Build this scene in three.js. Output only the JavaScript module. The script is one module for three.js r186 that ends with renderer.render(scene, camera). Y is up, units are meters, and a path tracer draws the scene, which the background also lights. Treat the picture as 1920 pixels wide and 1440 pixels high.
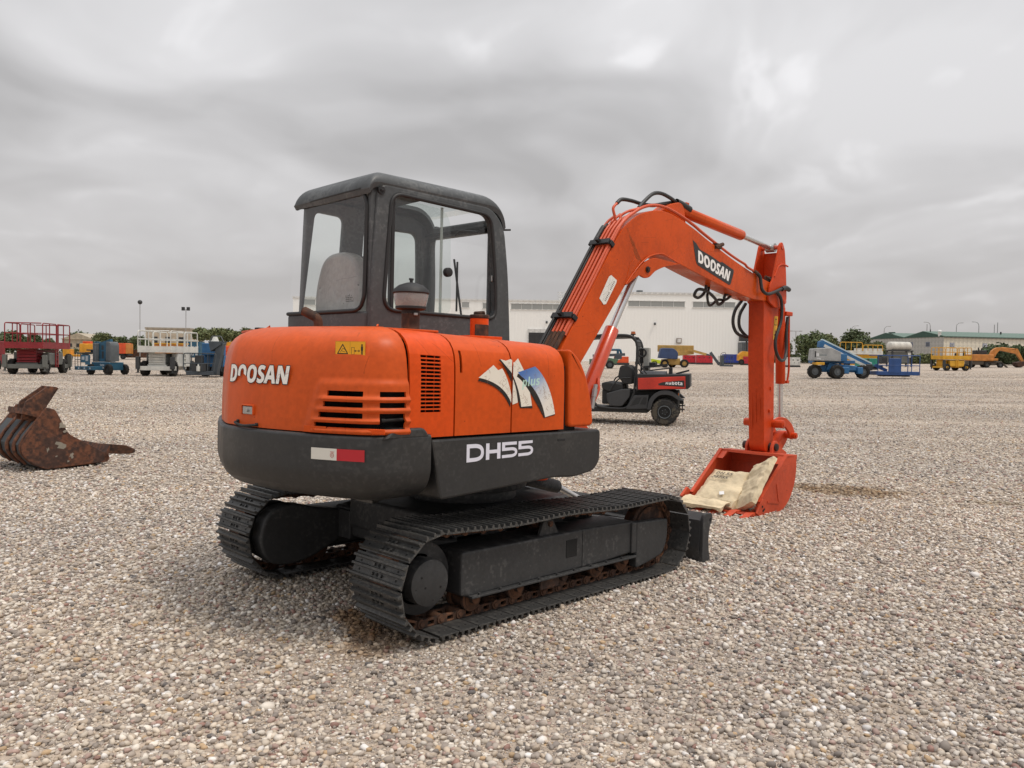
import * as THREE from 'three';
import { mergeGeometries, toCreasedNormals } from 'three/addons/utils/BufferGeometryUtils.js';
import { RoundedBoxGeometry } from 'three/addons/geometries/RoundedBoxGeometry.js';

// ---------------------------------------------------------------- camera
// world: +X = the way the excavator faces, +Z = its right-hand side, +Y up, origin on the ground under its slew ring
const rad = Math.PI / 180, TH = 45.3 * rad, PIT = 1.8 * rad, ROLL = 0.85 * rad;
const CAM = new THREE.Vector3(-3.53, 1.42, 4.03);
const FW = new THREE.Vector3(Math.cos(TH), 0, -Math.sin(TH)), RT = new THREE.Vector3(Math.sin(TH), 0, Math.cos(TH)), UP = new THREE.Vector3(0, 1, 0);
const scene = new THREE.Scene();
const camera = new THREE.PerspectiveCamera(2 * Math.atan(720 / 1500) / rad, 4 / 3, 0.1, 3000);
{
  const f2 = FW.clone().multiplyScalar(Math.cos(PIT)).addScaledVector(UP, -Math.sin(PIT));
  const u2 = UP.clone().multiplyScalar(Math.cos(PIT)).addScaledVector(FW, Math.sin(PIT));
  const r3 = RT.clone().multiplyScalar(Math.cos(ROLL)).addScaledVector(u2, Math.sin(ROLL));
  const u3 = u2.clone().multiplyScalar(Math.cos(ROLL)).addScaledVector(RT, -Math.sin(ROLL));
  camera.position.copy(CAM);
  camera.quaternion.setFromRotationMatrix(new THREE.Matrix4().makeBasis(r3, u3, f2.negate()));
}
const renderer = new THREE.WebGLRenderer({ antialias: true });
renderer.toneMapping = THREE.LinearToneMapping;
renderer.toneMappingExposure = 1.22;
renderer.shadowMap.enabled = true;

// ---------------------------------------------------------------- noise
function rng(seed) { let a = seed >>> 0; return () => { a = (a + 0x6D2B79F5) >>> 0; let t = a; t = Math.imul(t ^ (t >>> 15), t | 1); t ^= t + Math.imul(t ^ (t >>> 7), t | 61); return ((t ^ (t >>> 14)) >>> 0) / 4294967296; }; }
const hash2 = (x, y, s) => { let h = Math.imul(x, 374761393) ^ Math.imul(y, 668265263) ^ Math.imul(s, 2147483647); h = Math.imul(h ^ (h >>> 13), 1274126177); return ((h ^ (h >>> 16)) >>> 0) / 4294967296; };
function vnoise(x, y, s = 0, per = 0) {
  const xi = Math.floor(x), yi = Math.floor(y), fx = x - xi, fy = y - yi, u = fx * fx * fx * (fx * (fx * 6 - 15) + 10), v = fy * fy * fy * (fy * (fy * 6 - 15) + 10);
  const w = per ? (n) => ((n % per) + per) % per : (n) => n, a = w(xi), b = w(xi + 1), c = w(yi), d = w(yi + 1);
  return (hash2(a, c, s) * (1 - u) + hash2(b, c, s) * u) * (1 - v) + (hash2(a, d, s) * (1 - u) + hash2(b, d, s) * u) * v;
}
function fbm(x, y, oct, s = 0, per = 0, gain = 0.5) { let a = 0, w = 1, t = 0; for (let i = 0; i < oct; i++) { a += w * vnoise(x, y, s + i * 17, per); t += w; w *= gain; x *= 2; y *= 2; per *= 2; } return a / t; }
const sst = (x, a, b) => { const t = Math.min(1, Math.max(0, (x - a) / (b - a))); return t * t * (3 - 2 * t); };
const lerp = (a, b, t) => a + (b - a) * t, cl = (x) => Math.min(1, Math.max(0, x));

// ---------------------------------------------------------------- sky: one overcast layer, bright and dull cloud, haze towards the horizon
{
  const W = 2048, H = 1024, data = new Float32Array(W * H * 4);
  const az0 = Math.atan2(FW.z, FW.x);
  for (let j = 0; j < H; j++) {
    const el = ((j + 0.5) / H - 0.5) * Math.PI;
    for (let i = 0; i < W; i++) {
      const az = ((i + 0.5) / W - 0.5) * 2 * Math.PI, o = (j * W + i) * 4;
      const y = Math.sin(el), k = 1 / (Math.max(y, 0) + 0.16);
      const dx = Math.cos(az - az0) * Math.cos(el) * k, dz = Math.sin(az - az0) * Math.cos(el) * k;   // cloud plane, x ahead, z to the right
      const wx = fbm(dx * 1.1 + 3, dz * 1.1 + 7, 3, 11) - 0.5, wz = fbm(dx * 1.1 + 13, dz * 1.1 + 1, 3, 23) - 0.5;
      const big = fbm(dx * 0.55 + 5.2 + wx * 0.9, dz * 0.62 + 2.7 + wz * 0.9, 3, 31);
      const mid = fbm(dx * 1.5 + wx * 2.2 + 1.3, dz * 1.9 + wz * 2.2, 5, 47);
      const fine = fbm(dx * 4.2 + wx * 3.5, dz * 6 + wz * 3.5, 5, 71);
      let c = 0.52 + (big - 0.5) * 1.30 + (mid - 0.5) * 0.92 + (fine - 0.5) * 0.36;
      // the long dull bank ahead and the brighter breaks to its right
      const ra = (az - az0) / rad - 0, a180 = ((ra + 540) % 360) - 180, ed = el / rad;
      c -= 0.20 * Math.exp(-(((a180 - 3) / 17) ** 2) - (((ed - 12 + a180 * 0.10) / 6) ** 2));
      c += 0.26 * Math.exp(-(((a180 - 22) / 10) ** 2) - (((ed - 17) / 5) ** 2));
      c += 0.16 * Math.exp(-(((a180 + 24) / 14) ** 2) - (((ed - 18) / 9) ** 2));
      c = Math.min(1.15, Math.max(0, c));
      let L = lerp(0.385, 0.675, cl((c - 0.12) / 0.86));
      const crest = sst(fine, 0.56, 0.80) * sst(c, 0.62, 0.95) * 0.12; L += crest;
      let r = L * 0.985, g = L * 0.983, b = L * 1.008;
      const hz = Math.exp(-Math.max(0, ed) / 10), side = 0.5 + 0.5 * Math.sin((a180 + 10) * rad);
      const hr = lerp(0.475, 0.375, side), hg = lerp(0.455, 0.355, side), hb = lerp(0.445, 0.342, side);
      const hw = Math.min(0.97, hz * 1.05); r = lerp(r, hr, hw); g = lerp(g, hg, hw); b = lerp(b, hb, hw);
      const zen = 1 + 1.0 * sst(ed, 22, 70);    // sky overhead, out of view, brightened to light the yard
      data[o] = r * zen; data[o + 1] = g * zen; data[o + 2] = b * zen; data[o + 3] = 1;
    }
  }
  const sky = new THREE.DataTexture(data, W, H, THREE.RGBAFormat, THREE.FloatType);
  sky.mapping = THREE.EquirectangularReflectionMapping; sky.magFilter = sky.minFilter = THREE.LinearFilter; sky.needsUpdate = true;
  scene.background = sky; scene.environment = sky;
}
// ---------------------------------------------------------------- sun behind thin cloud
const sun = new THREE.DirectionalLight(0xfff4e6, 1.5);
{
  const d = RT.clone().multiplyScalar(0.42).addScaledVector(FW, -0.22).addScaledVector(UP, 1.0).normalize();
  sun.position.copy(d).multiplyScalar(60); sun.castShadow = true; sun.shadow.radius = 26;
  sun.shadow.mapSize.set(4096, 4096);
  Object.assign(sun.shadow.camera, { left: -60, right: 60, top: 60, bottom: -60, near: 1, far: 200 });
  scene.add(sun, sun.target);
}

// ---------------------------------------------------------------- geometry helpers
const V = (x, y, z) => new THREE.Vector3(x, y, z);
function prep(g, uvKeep = false) {
  if (g.userData.ready) return g;
  let q = g.index ? g.toNonIndexed() : g;
  if (!q.attributes.normal) q.computeVertexNormals();
  const p = q.attributes.position.array, n = p.length / 9;
  for (const k of Object.keys(q.attributes)) if (!['position', 'normal', 'uv'].includes(k)) q.deleteAttribute(k);
  if (!(uvKeep && q.attributes.uv)) {
    const uv = new Float32Array(n * 6);
    for (let t = 0; t < n; t++) {
      const i = t * 9, ax = p[i + 3] - p[i], ay = p[i + 4] - p[i + 1], az = p[i + 5] - p[i + 2], bx = p[i + 6] - p[i], by = p[i + 7] - p[i + 1], bz = p[i + 8] - p[i + 2];
      const nx = Math.abs(ay * bz - az * by), ny = Math.abs(az * bx - ax * bz), nz = Math.abs(ax * by - ay * bx);
      for (let v = 0; v < 3; v++) {
        const x = p[i + v * 3], y = p[i + v * 3 + 1], z = p[i + v * 3 + 2], o = t * 6 + v * 2;
        if (nz >= nx && nz >= ny) { uv[o] = x; uv[o + 1] = y; } else if (nx >= ny) { uv[o] = z; uv[o + 1] = y; } else { uv[o] = x; uv[o + 1] = z; }
      }
    }
    q.setAttribute('uv', new THREE.BufferAttribute(uv, 2));
  }
  q.morphAttributes = {}; q.groups = []; q.userData.ready = true;
  return q;
}
const M = (...g) => { const l = g.flat(Infinity).map((x) => prep(x)); const r = l.length === 1 ? l[0] : mergeGeometries(l); r.userData.ready = true; return r; };
const at = (g, x, y, z, rx = 0, ry = 0, rz = 0) => g.applyMatrix4(new THREE.Matrix4().compose(V(x, y, z), new THREE.Quaternion().setFromEuler(new THREE.Euler(rx, ry, rz)), V(1, 1, 1)));
// box by centre; r = edge rounding
const B = (w, h, d, x = 0, y = 0, z = 0, r = 0) => (r ? new RoundedBoxGeometry(w, h, d, 2, Math.min(r, w * 0.49, h * 0.49, d * 0.49)) : new THREE.BoxGeometry(w, h, d)).translate(x, y, z);
// box by limits
const BB = (x0, x1, y0, y1, z0, z1, r = 0) => B(x1 - x0, y1 - y0, z1 - z0, (x0 + x1) / 2, (y0 + y1) / 2, (z0 + z1) / 2, r);
// polygon with rounded corners; points [x, y, radius]
function path(pts, r0 = 0, Cls = THREE.Shape) {
  const s = new Cls(), n = pts.length;
  for (let i = 0; i < n; i++) {
    const [x, y, r = r0] = pts[i], [px, py] = pts[(i + n - 1) % n], [qx, qy] = pts[(i + 1) % n];
    const la = Math.hypot(px - x, py - y), lb = Math.hypot(qx - x, qy - y), k = Math.min(r, la * 0.48, lb * 0.48);
    if (k < 1e-5) { i ? s.lineTo(x, y) : s.moveTo(x, y); continue; }
    const ax = x + (px - x) / la * k, ay = y + (py - y) / la * k, bx = x + (qx - x) / lb * k, by = y + (qy - y) / lb * k;
    i ? s.lineTo(ax, ay) : s.moveTo(ax, ay); s.quadraticCurveTo(x, y, bx, by);
  }
  s.closePath(); return s;
}
// prism: polygon in XY, from z0 to z1
function P(pts, z0, z1, bev = 0.004, { r = 0, holes = [], seg = 5 } = {}) {
  const s = pts.isShape ? pts : path(pts, r); for (const h of holes) s.holes.push(h.isPath ? h : path(h.pts ?? h, h.r ?? 0, THREE.Path));
  const b = Math.min(bev, (z1 - z0) * 0.45);
  const g = new THREE.ExtrudeGeometry(s, { depth: z1 - z0 - 2 * b, bevelEnabled: b > 0, bevelThickness: b, bevelSize: b, bevelOffset: -b, bevelSegments: b > 0.012 ? 4 : 2, curveSegments: seg });
  return g.translate(0, 0, z0 + b);
}
// the same prism with its polygon in (Z, Y) and its depth along X
const PX = (pts, x0, x1, bev, o) => P(pts, -x1, -x0, bev, o).applyMatrix4(new THREE.Matrix4().set(0, 0, -1, 0, 0, 1, 0, 0, 1, 0, 0, 0, 0, 0, 0, 1));
// polygon in (X, Z), depth along Y
const PY = (pts, y0, y1, bev, o) => P(pts, -y1, -y0, bev, o).applyMatrix4(new THREE.Matrix4().set(1, 0, 0, 0, 0, 0, -1, 0, 0, 1, 0, 0, 0, 0, 0, 1));
function C(a, b, r, seg = 16, r2 = r, open = false) {
  const p = V(...a), q = V(...b), d = q.clone().sub(p), g = new THREE.CylinderGeometry(r2, r, d.length(), seg, 1, open);
  return g.applyQuaternion(new THREE.Quaternion().setFromUnitVectors(UP, d.clone().normalize())).translate((p.x + q.x) / 2, (p.y + q.y) / 2, (p.z + q.z) / 2);
}
// cylinder with softened rims
function CR(a, b, r, seg = 24, e = 0.006) {
  const p = V(...a), q = V(...b), d = q.clone().sub(p), l = d.length();
  const g = new THREE.LatheGeometry([[0, 0], [r - e, 0], [r - e * 0.3, e * 0.3], [r, e], [r, l - e], [r - e * 0.3, l - e * 0.3], [r - e, l], [0, l]].map((v) => new THREE.Vector2(...v)), seg);
  return toCreasedNormals(g, 0.6).applyQuaternion(new THREE.Quaternion().setFromUnitVectors(UP, d.normalize())).translate(p.x, p.y, p.z);
}
function T(pts, r, seg, rs = 8, closed = false, tension = 0.5) {
  const c = new THREE.CatmullRomCurve3(pts.map((p) => V(...p)), closed, 'catmullrom', tension);
  return new THREE.TubeGeometry(c, seg ?? Math.max(8, pts.length * 6), r, rs, closed);
}
// straight bars through points
const bars = (pts, r, seg = 6) => pts.slice(1).map((p, i) => C(pts[i], p, r, seg));
const bar = (a, b, w, h) => { const p = V(...a), q = V(...b), d = q.clone().sub(p), l = d.length(); d.normalize(); const g = new THREE.BoxGeometry(l, h, w); const z = V(0, 0, 1); if (Math.abs(d.z) > 0.9) z.set(1, 0, 0); const yv = z.clone().cross(d).normalize(), zz = d.clone().cross(yv); return g.applyMatrix4(new THREE.Matrix4().makeBasis(d, yv, zz)).translate((p.x + q.x) / 2, (p.y + q.y) / 2, (p.z + q.z) / 2); };

// ---------------------------------------------------------------- scene graph helpers
const taken = new Map();
const numbered = (n) => { const k = taken.get(n) ?? 0; taken.set(n, k + 1); return k ? n + '_' + String(k).padStart(3, '0') : n; };
function thing(name, label, category, pos = [0, 0, 0], turn = 0, group) {
  const o = new THREE.Group(); o.name = numbered(name); o.position.set(...pos); o.rotation.y = turn; o.userData = { label, category }; if (group) o.userData.group = group; scene.add(o); return o;
}
function part(name, geo, mat, parent, label) {
  const m = new THREE.Mesh(Array.isArray(geo) ? M(geo) : geo.userData.ready ? geo : M(geo), mat); m.name = name; m.castShadow = m.receiveShadow = true; if (label) m.userData.label = label; parent.add(m); return m;
}
function tag(m, label, category, group, kind) { m.name = numbered(m.name); Object.assign(m.userData, { label, category }); if (group) m.userData.group = group; if (kind) m.userData.kind = kind; return m; }

// ---------------------------------------------------------------- textures
function dataTex(n, fn, srgb = true, rep = 1, m = n) {
  const d = new Uint8Array(n * m * 4);
  for (let j = 0; j < m; j++) for (let i = 0; i < n; i++) { const v = fn(i / n, j / m, i, j), o = (j * n + i) * 4; d[o] = v[0] * 255; d[o + 1] = v[1] * 255; d[o + 2] = v[2] * 255; d[o + 3] = 255; }
  const t = new THREE.DataTexture(d, n, m); t.wrapS = t.wrapT = THREE.RepeatWrapping; t.magFilter = THREE.LinearFilter; t.minFilter = THREE.LinearMipmapLinearFilter; t.repeat.set(rep, rep); if (srgb) t.colorSpace = THREE.SRGBColorSpace; t.needsUpdate = true; return t;
}

// weathered paint: dull patches, fine chalky grain, a few chips and scuffs (1 tile = 1 m)
const paintTex = (seed, wear, dust) => {
  const R = rng(seed), chips = []; for (let i = 0; i < 9 * wear; i++) chips.push([R(), R(), 0.001 + R() * R() * 0.006, 0.3 + R() * 1.2]);
  const scr = []; for (let i = 0; i < 9 * wear; i++) scr.push([R(), R(), R() * 3.14, 0.03 + R() * 0.12]);
  return dataTex(512, (u, v) => {
    const big = fbm(u * 3, v * 3, 4, seed, 3), fine = fbm(u * 48, v * 48, 3, seed + 5, 48), st = fbm(u * 40, v * 3, 3, seed + 9, 0);
    let k = 0.965 + (big - 0.5) * 0.14 * wear + (fine - 0.5) * 0.10, w = dust * sst(big + (fine - 0.5) * 0.5, 0.48, 0.8);
    k += (st - 0.5) * 0.03 * wear;
    let ch = 0;
    for (const [x, y, r, e] of chips) { const dx = Math.min(Math.abs(u - x), 1 - Math.abs(u - x)) * e, dy = Math.min(Math.abs(v - y), 1 - Math.abs(v - y)); if (dx * dx + dy * dy < r * r * (0.5 + fine * 1.2)) ch = 0.38; }
    for (const [x, y, a, l] of scr) { const dx = u - x, dy = v - y, p = dx * Math.cos(a) + dy * Math.sin(a), q = -dx * Math.sin(a) + dy * Math.cos(a); if (Math.abs(p) < l && Math.abs(q + Math.sin(p * 40) * 0.002) < 0.0014) ch = Math.max(ch, 0.16); }
    k *= 1 - ch;
    return [cl(lerp(k, 0.92, w)), cl(lerp(k, 0.9, w)), cl(lerp(k, 0.86, w))];
  });
};
const roughTex = (seed, lo, hi) => dataTex(256, (u, v) => { const k = lerp(lo, hi, sst(fbm(u * 5, v * 5, 5, seed, 5), 0.3, 0.7)); return [k, k, k]; }, false);
const bumpTex = (seed, f) => dataTex(256, (u, v) => { const k = fbm(u * f, v * f, 4, seed, f); return [k, k, k]; }, false);
const TX = { paint: paintTex(3, 1, 0.10), paint2: paintTex(8, 0.6, 0.04), worn: paintTex(21, 1.6, 0.22), rough: roughTex(5, 0.75, 1.0), rough2: roughTex(9, 0.55, 1.0), bump: bumpTex(3, 24), bump2: bumpTex(6, 60) };
// dark paint rubbed and dusted: matt streaks, pale scuffs, dried dust in blots
const scuffTex = (seed, wear) => { const R = rng(seed), sc = []; for (let i = 0; i < 26 * wear; i++) sc.push([R(), R(), (R() - 0.5) * 1.1 + (R() < 0.25 ? 1.57 : 0), 0.01 + R() * R() * 0.09, 0.0008 + R() * 0.0016, 0.2 + R() * 0.5]);
  return dataTex(512, (u, v) => { const a = fbm(u * 4, v * 4, 5, seed, 4), b = fbm(u * 64, v * 64, 2, seed + 3, 64), st = fbm(u * 36, v * 2, 3, seed + 7, 0); let k = 0.30 + (a - 0.5) * 0.09 + (b - 0.5) * 0.09 + (st - 0.5) * 0.05 * wear; const d = 0.16 * wear * sst(a + (b - 0.5) * 0.7, 0.56, 0.78); let w = 0; for (const [x, y, t, l, h, s] of sc) { const dx = u - x, dy = v - y, p = dx * Math.cos(t) + dy * Math.sin(t), q = -dx * Math.sin(t) + dy * Math.cos(t); if (Math.abs(p) < l && Math.abs(q) < h * (1 - (p / l) ** 2)) w = Math.max(w, s * (0.4 + b)); } k += w * 0.16; return [cl(k + d), cl(k + d * 0.93), cl(k + d * 0.84)]; }, false); };
TX.scuff = scuffTex(41, 0.8); TX.scuff2 = scuffTex(57, 1.5);
// rust and caked dirt on steel
TX.rust = dataTex(512, (u, v) => { const a = fbm(u * 6, v * 6, 5, 77, 6), b = fbm(u * 30, v * 30, 3, 78, 30), t = sst(a + (b - 0.5) * 0.5, 0.3, 0.7); const k = 0.75 + b * 0.5; return [cl(lerp(0.44, 0.62, t) * k), cl(lerp(0.35, 0.44, t) * k), cl(lerp(0.31, 0.33, t) * k)]; });
TX.dirt = dataTex(512, (u, v) => { const a = fbm(u * 5, v * 5, 5, 91, 5), b = fbm(u * 40, v * 40, 3, 92, 40), t = sst(a + (b - 0.5) * 0.5, 0.46, 0.7); const k = 0.85 + b * 0.3; return [cl(lerp(0.62, 1.0, t) * k), cl(lerp(0.62, 0.93, t) * k), cl(lerp(0.63, 0.84, t) * k)]; });
function mat(c, rough, o = {}) { const { phys, ...r } = o; const col = Array.isArray(c) ? new THREE.Color().setRGB(...c) : new THREE.Color(c); return new (phys ? THREE.MeshPhysicalMaterial : THREE.MeshStandardMaterial)({ color: col, roughness: rough, ...r }); }
const MT = {
  hood: mat([0.63, 0.096, 0.015], 0.5, { map: TX.paint, roughnessMap: TX.rough, phys: 1, specularIntensity: 0.42 }),
  panel: mat([0.72, 0.080, 0.006], 0.48, { map: TX.paint2, roughnessMap: TX.rough, phys: 1, specularIntensity: 0.45 }),
  sidep: mat([0.63, 0.084, 0.008], 0.5, { map: TX.paint, roughnessMap: TX.rough, phys: 1, specularIntensity: 0.42 }),
  boom: mat([0.64, 0.084, 0.008], 0.46, { map: TX.worn, roughnessMap: TX.rough2, phys: 1, specularIntensity: 0.45 }),
  arm: mat([0.60, 0.062, 0.012], 0.5, { map: TX.paint2, roughnessMap: TX.rough2, phys: 1, specularIntensity: 0.45 }),
  cyl: mat([0.62, 0.066, 0.018], 0.3, { map: TX.paint2, phys: 1, clearcoat: 0.5, clearcoatRoughness: 0.15 }),
  bucket: mat([0.58, 0.068, 0.018], 0.6, { map: TX.worn, bumpMap: TX.bump, bumpScale: 0.002 }),
  pipe: mat([0.62, 0.085, 0.022], 0.42, { map: TX.paint2 }),
  skirt: mat([0.086, 0.087, 0.088], 0.52, { map: TX.scuff, roughnessMap: TX.rough }),
  cab: mat([0.205, 0.225, 0.238], 0.6, { map: TX.scuff, roughnessMap: TX.rough }),
  frame: mat([0.115, 0.118, 0.122], 0.6, { map: TX.scuff2, bumpMap: TX.bump, bumpScale: 0.0014 }),
  shoe: mat([0.125, 0.125, 0.122], 0.5, { map: TX.scuff2, bumpMap: TX.bump2, bumpScale: 0.0012 }),
  black: mat([0.012, 0.012, 0.013], 0.6),
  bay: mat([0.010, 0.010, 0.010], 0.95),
  rubber: mat([0.016, 0.016, 0.017], 0.55),
  hose: mat([0.022, 0.022, 0.022], 0.5),
  rust: mat([0.36, 0.34, 0.32], 0.9, { map: TX.rust, bumpMap: TX.bump, bumpScale: 0.002 }),
  rustdark: mat([0.24, 0.22, 0.21], 0.85, { map: TX.rust, bumpMap: TX.bump, bumpScale: 0.002 }),
  chrome: mat([0.62, 0.62, 0.62], 0.24, { metalness: 0.75 }),
  steel: mat([0.45, 0.45, 0.44], 0.4, { metalness: 0.8 }),
  glass: mat([1, 1, 1], 0.02, { phys: 1, transmission: 1, thickness: 0, ior: 1.5 }),
  dimglass: mat([0.86, 0.90, 0.88], 0.03, { phys: 1, transmission: 1, thickness: 0, ior: 1.5 }),
  seat: mat([0.38, 0.37, 0.35], 0.4, { bumpMap: TX.bump, bumpScale: 0.006, map: TX.worn }),
  white: mat([0.72, 0.72, 0.72], 0.45),
  pin: mat([0.10, 0.05, 0.035], 0.6, { map: TX.rust }),
};
const flat = (c, r = 0.6, o) => mat(c, r, o);
// canvas print on a flat sheet
function print(w, h, draw, o = {}) {
  const c = document.createElement('canvas'); c.width = w; c.height = h; const x = c.getContext('2d'); x.clearRect(0, 0, w, h); draw(x, w, h);
  const t = new THREE.CanvasTexture(c); t.colorSpace = THREE.SRGBColorSpace; t.magFilter = THREE.LinearFilter;
  return new THREE.MeshStandardMaterial({ map: t, roughness: 0.5, transparent: true, alphaTest: 0.5, ...o });
}
// sheet from four corners (bottom-left, bottom-right, top-right, top-left), uv 0..1
function sheet(a, b, c, d) {
  const g = new THREE.BufferGeometry(); g.setAttribute('position', new THREE.Float32BufferAttribute([...a, ...b, ...c, ...a, ...c, ...d], 3));
  g.setAttribute('uv', new THREE.Float32BufferAttribute([0, 0, 1, 0, 1, 1, 0, 0, 1, 1, 0, 1], 2)); g.computeVertexNormals(); g.userData.ready = true; return g;
}
// ================================================================ excavator
const ex = thing('excavator', 'orange tracked excavator with dark grey cab, parked in the foreground', 'excavator');
ex.rotation.z = -0.6 * rad;

// thin bodywork swept along a plan outline, with openings cut through it
function shell(o) {
  const { outline, prof, holes = [], th = 0.012, bump, yk } = o;
  const S = [0]; for (let i = 1; i < outline.length; i++) S.push(S[i - 1] + Math.hypot(outline[i][0] - outline[i - 1][0], outline[i][1] - outline[i - 1][1]));
  const Tt = [0]; for (let i = 1; i < prof.length; i++) Tt.push(Tt[i - 1] + Math.hypot(prof[i][0] - prof[i - 1][0], prof[i][1] - prof[i - 1][1]));
  const tOf = (y) => { for (let i = 1; i < prof.length; i++) if ((prof[i][0] - y) * (prof[i - 1][0] - y) <= 0) return lerp(Tt[i - 1], Tt[i], (y - prof[i - 1][0]) / (prof[i][0] - prof[i - 1][0] || 1)); return 0; };
  const hs = holes.map(([a, b, c, d]) => [a, b, tOf(c), tOf(d)].map((v, i) => v)).map(([a, b, c, d]) => [a, b, Math.min(c, d), Math.max(c, d)]);
  const uniq = (l) => [...new Set(l.map((v) => Math.round(v * 1e4) / 1e4))].sort((a, b) => a - b);
  const ss = uniq([...S, ...hs.flatMap((h) => [h[0], h[1]]), ...(o.sCuts ?? [])]), ts = uniq([...Tt, ...hs.flatMap((h) => [h[2], h[3]]), ...(o.yCuts ?? []).map(tOf)]);
  const out = (s) => { let i = 1; while (i < S.length - 1 && S[i] < s) i++; const k = (s - S[i - 1]) / (S[i] - S[i - 1]), a = outline[i - 1], b = outline[i]; return [lerp(a[0], b[0], k), lerp(a[1], b[1], k)]; };
  const nrm = (s) => { const e = 0.02, a = out(Math.max(0, s - e)), b = out(Math.min(S.at(-1), s + e)), l = Math.hypot(b[0] - a[0], b[1] - a[1]); return [-(b[1] - a[1]) / l, (b[0] - a[0]) / l]; };
  const pr = (t) => { let i = 1; while (i < Tt.length - 1 && Tt[i] < t) i++; const k = (t - Tt[i - 1]) / (Tt[i] - Tt[i - 1]); return [lerp(prof[i - 1][0], prof[i][0], k), lerp(prof[i - 1][1], prof[i][1], k)]; };
  const ns = ss.length, nt = ts.length, pos = [], inn = [];
  for (let i = 0; i < ns; i++) for (let j = 0; j < nt; j++) {
    const [x, z] = out(ss[i]), [nx, nz] = nrm(ss[i]); let [y, ins] = pr(ts[j]);
    const d = -ins + (bump ? bump(ss[i], y) : 0), px = x + nx * d, pz = z + nz * d; if (yk) y = yk(y, px, pz);
    pos.push([px, y, pz]);
  }
  for (let i = 0; i < ns; i++) for (let j = 0; j < nt; j++) {
    const a = pos[Math.max(0, i - 1) * nt + j], b = pos[Math.min(ns - 1, i + 1) * nt + j], c = pos[i * nt + Math.max(0, j - 1)], d = pos[i * nt + Math.min(nt - 1, j + 1)];
    const n = V(b[0] - a[0], b[1] - a[1], b[2] - a[2]).cross(V(d[0] - c[0], d[1] - c[1], d[2] - c[2])).normalize(); if (!o.flip) n.negate(); const p = pos[i * nt + j]; inn.push([p[0] + n.x * th, p[1] + n.y * th, p[2] + n.z * th]);
  }
  const has = (i, j) => i >= 0 && j >= 0 && i < ns - 1 && j < nt - 1 && !hs.some((h) => (ss[i] + ss[i + 1]) / 2 > h[0] && (ss[i] + ss[i + 1]) / 2 < h[1] && (ts[j] + ts[j + 1]) / 2 > h[2] && (ts[j] + ts[j + 1]) / 2 < h[3]);
  const io = [], ii = [], side = [];
  const quad = (l, a, b, c, d) => l.push(a, b, c, a, c, d);
  for (let i = 0; i < ns - 1; i++) for (let j = 0; j < nt - 1; j++) if (has(i, j)) {
    const a = i * nt + j, b = (i + 1) * nt + j, c = b + 1, d = a + 1;
    quad(io, a, d, c, b); quad(ii, a, b, c, d);
    const edge = (p, q) => side.push(...pos[p], ...pos[q], ...inn[q], ...pos[p], ...inn[q], ...inn[p]);
    if (!has(i - 1, j)) edge(d, a); if (!has(i + 1, j)) edge(b, c); if (!has(i, j - 1)) edge(a, b); if (!has(i, j + 1)) edge(c, d);
  }
  const mk = (v, idx) => { const g = new THREE.BufferGeometry(); g.setAttribute('position', new THREE.Float32BufferAttribute(v.flat(), 3)); g.setIndex(idx); g.computeVertexNormals(); return g; };
  const gs = new THREE.BufferGeometry(); gs.setAttribute('position', new THREE.Float32BufferAttribute(side, 3)); gs.computeVertexNormals();
  return M(mk(pos, io), mk(inn, ii), gs);
}
// thin sheet over a rectangular grid of points, some cells left open
function gridSheet(ns, nt, at_, th, open) {
  const pos = [], inn = []; for (let i = 0; i < ns; i++) for (let j = 0; j < nt; j++) pos.push(at_(i, j));
  for (let i = 0; i < ns; i++) for (let j = 0; j < nt; j++) { const p = pos[i * nt + j]; inn.push([lerp(p[0], th[1], th[0]), p[1] - th[2], lerp(p[2], th[3], th[0])]); }
  const has = (i, j) => i >= 0 && j >= 0 && i < ns - 1 && j < nt - 1 && !open(i, j), io = [], ii = [], side = [];
  for (let i = 0; i < ns - 1; i++) for (let j = 0; j < nt - 1; j++) if (has(i, j)) {
    const a = i * nt + j, b = a + nt, c = b + 1, d = a + 1; io.push(a, d, c, a, c, b); ii.push(a, b, c, a, c, d);
    const edge = (p, q) => side.push(...pos[p], ...pos[q], ...inn[q], ...pos[p], ...inn[q], ...inn[p]);
    if (!has(i - 1, j)) edge(a, d); if (!has(i + 1, j)) edge(c, b); if (!has(i, j - 1)) edge(b, a); if (!has(i, j + 1)) edge(d, c);
  }
  const mk = (v, idx) => { const g = new THREE.BufferGeometry(); g.setAttribute('position', new THREE.Float32BufferAttribute(v.flat(), 3)); g.setIndex(idx); g.computeVertexNormals(); return g; };
  const gs = new THREE.BufferGeometry(); gs.setAttribute('position', new THREE.Float32BufferAttribute(side, 3)); gs.computeVertexNormals();
  return M(mk(pos, io), mk(inn, ii), gs);
}
const arc = (r, a0, a1, n) => Array.from({ length: n + 1 }, (_, i) => { const a = lerp(a0, a1, i / n) * rad; return [-r * Math.cos(a), r * Math.sin(a)]; });
const bez = (p0, p1, p2, p3, n) => Array.from({ length: n }, (_, i) => { const t = (i + 1) / n, u = 1 - t; return [0, 1].map((k) => u * u * u * p0[k] + 3 * u * u * t * p1[k] + 3 * u * t * t * p2[k] + t * t * t * p3[k]); });
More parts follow.
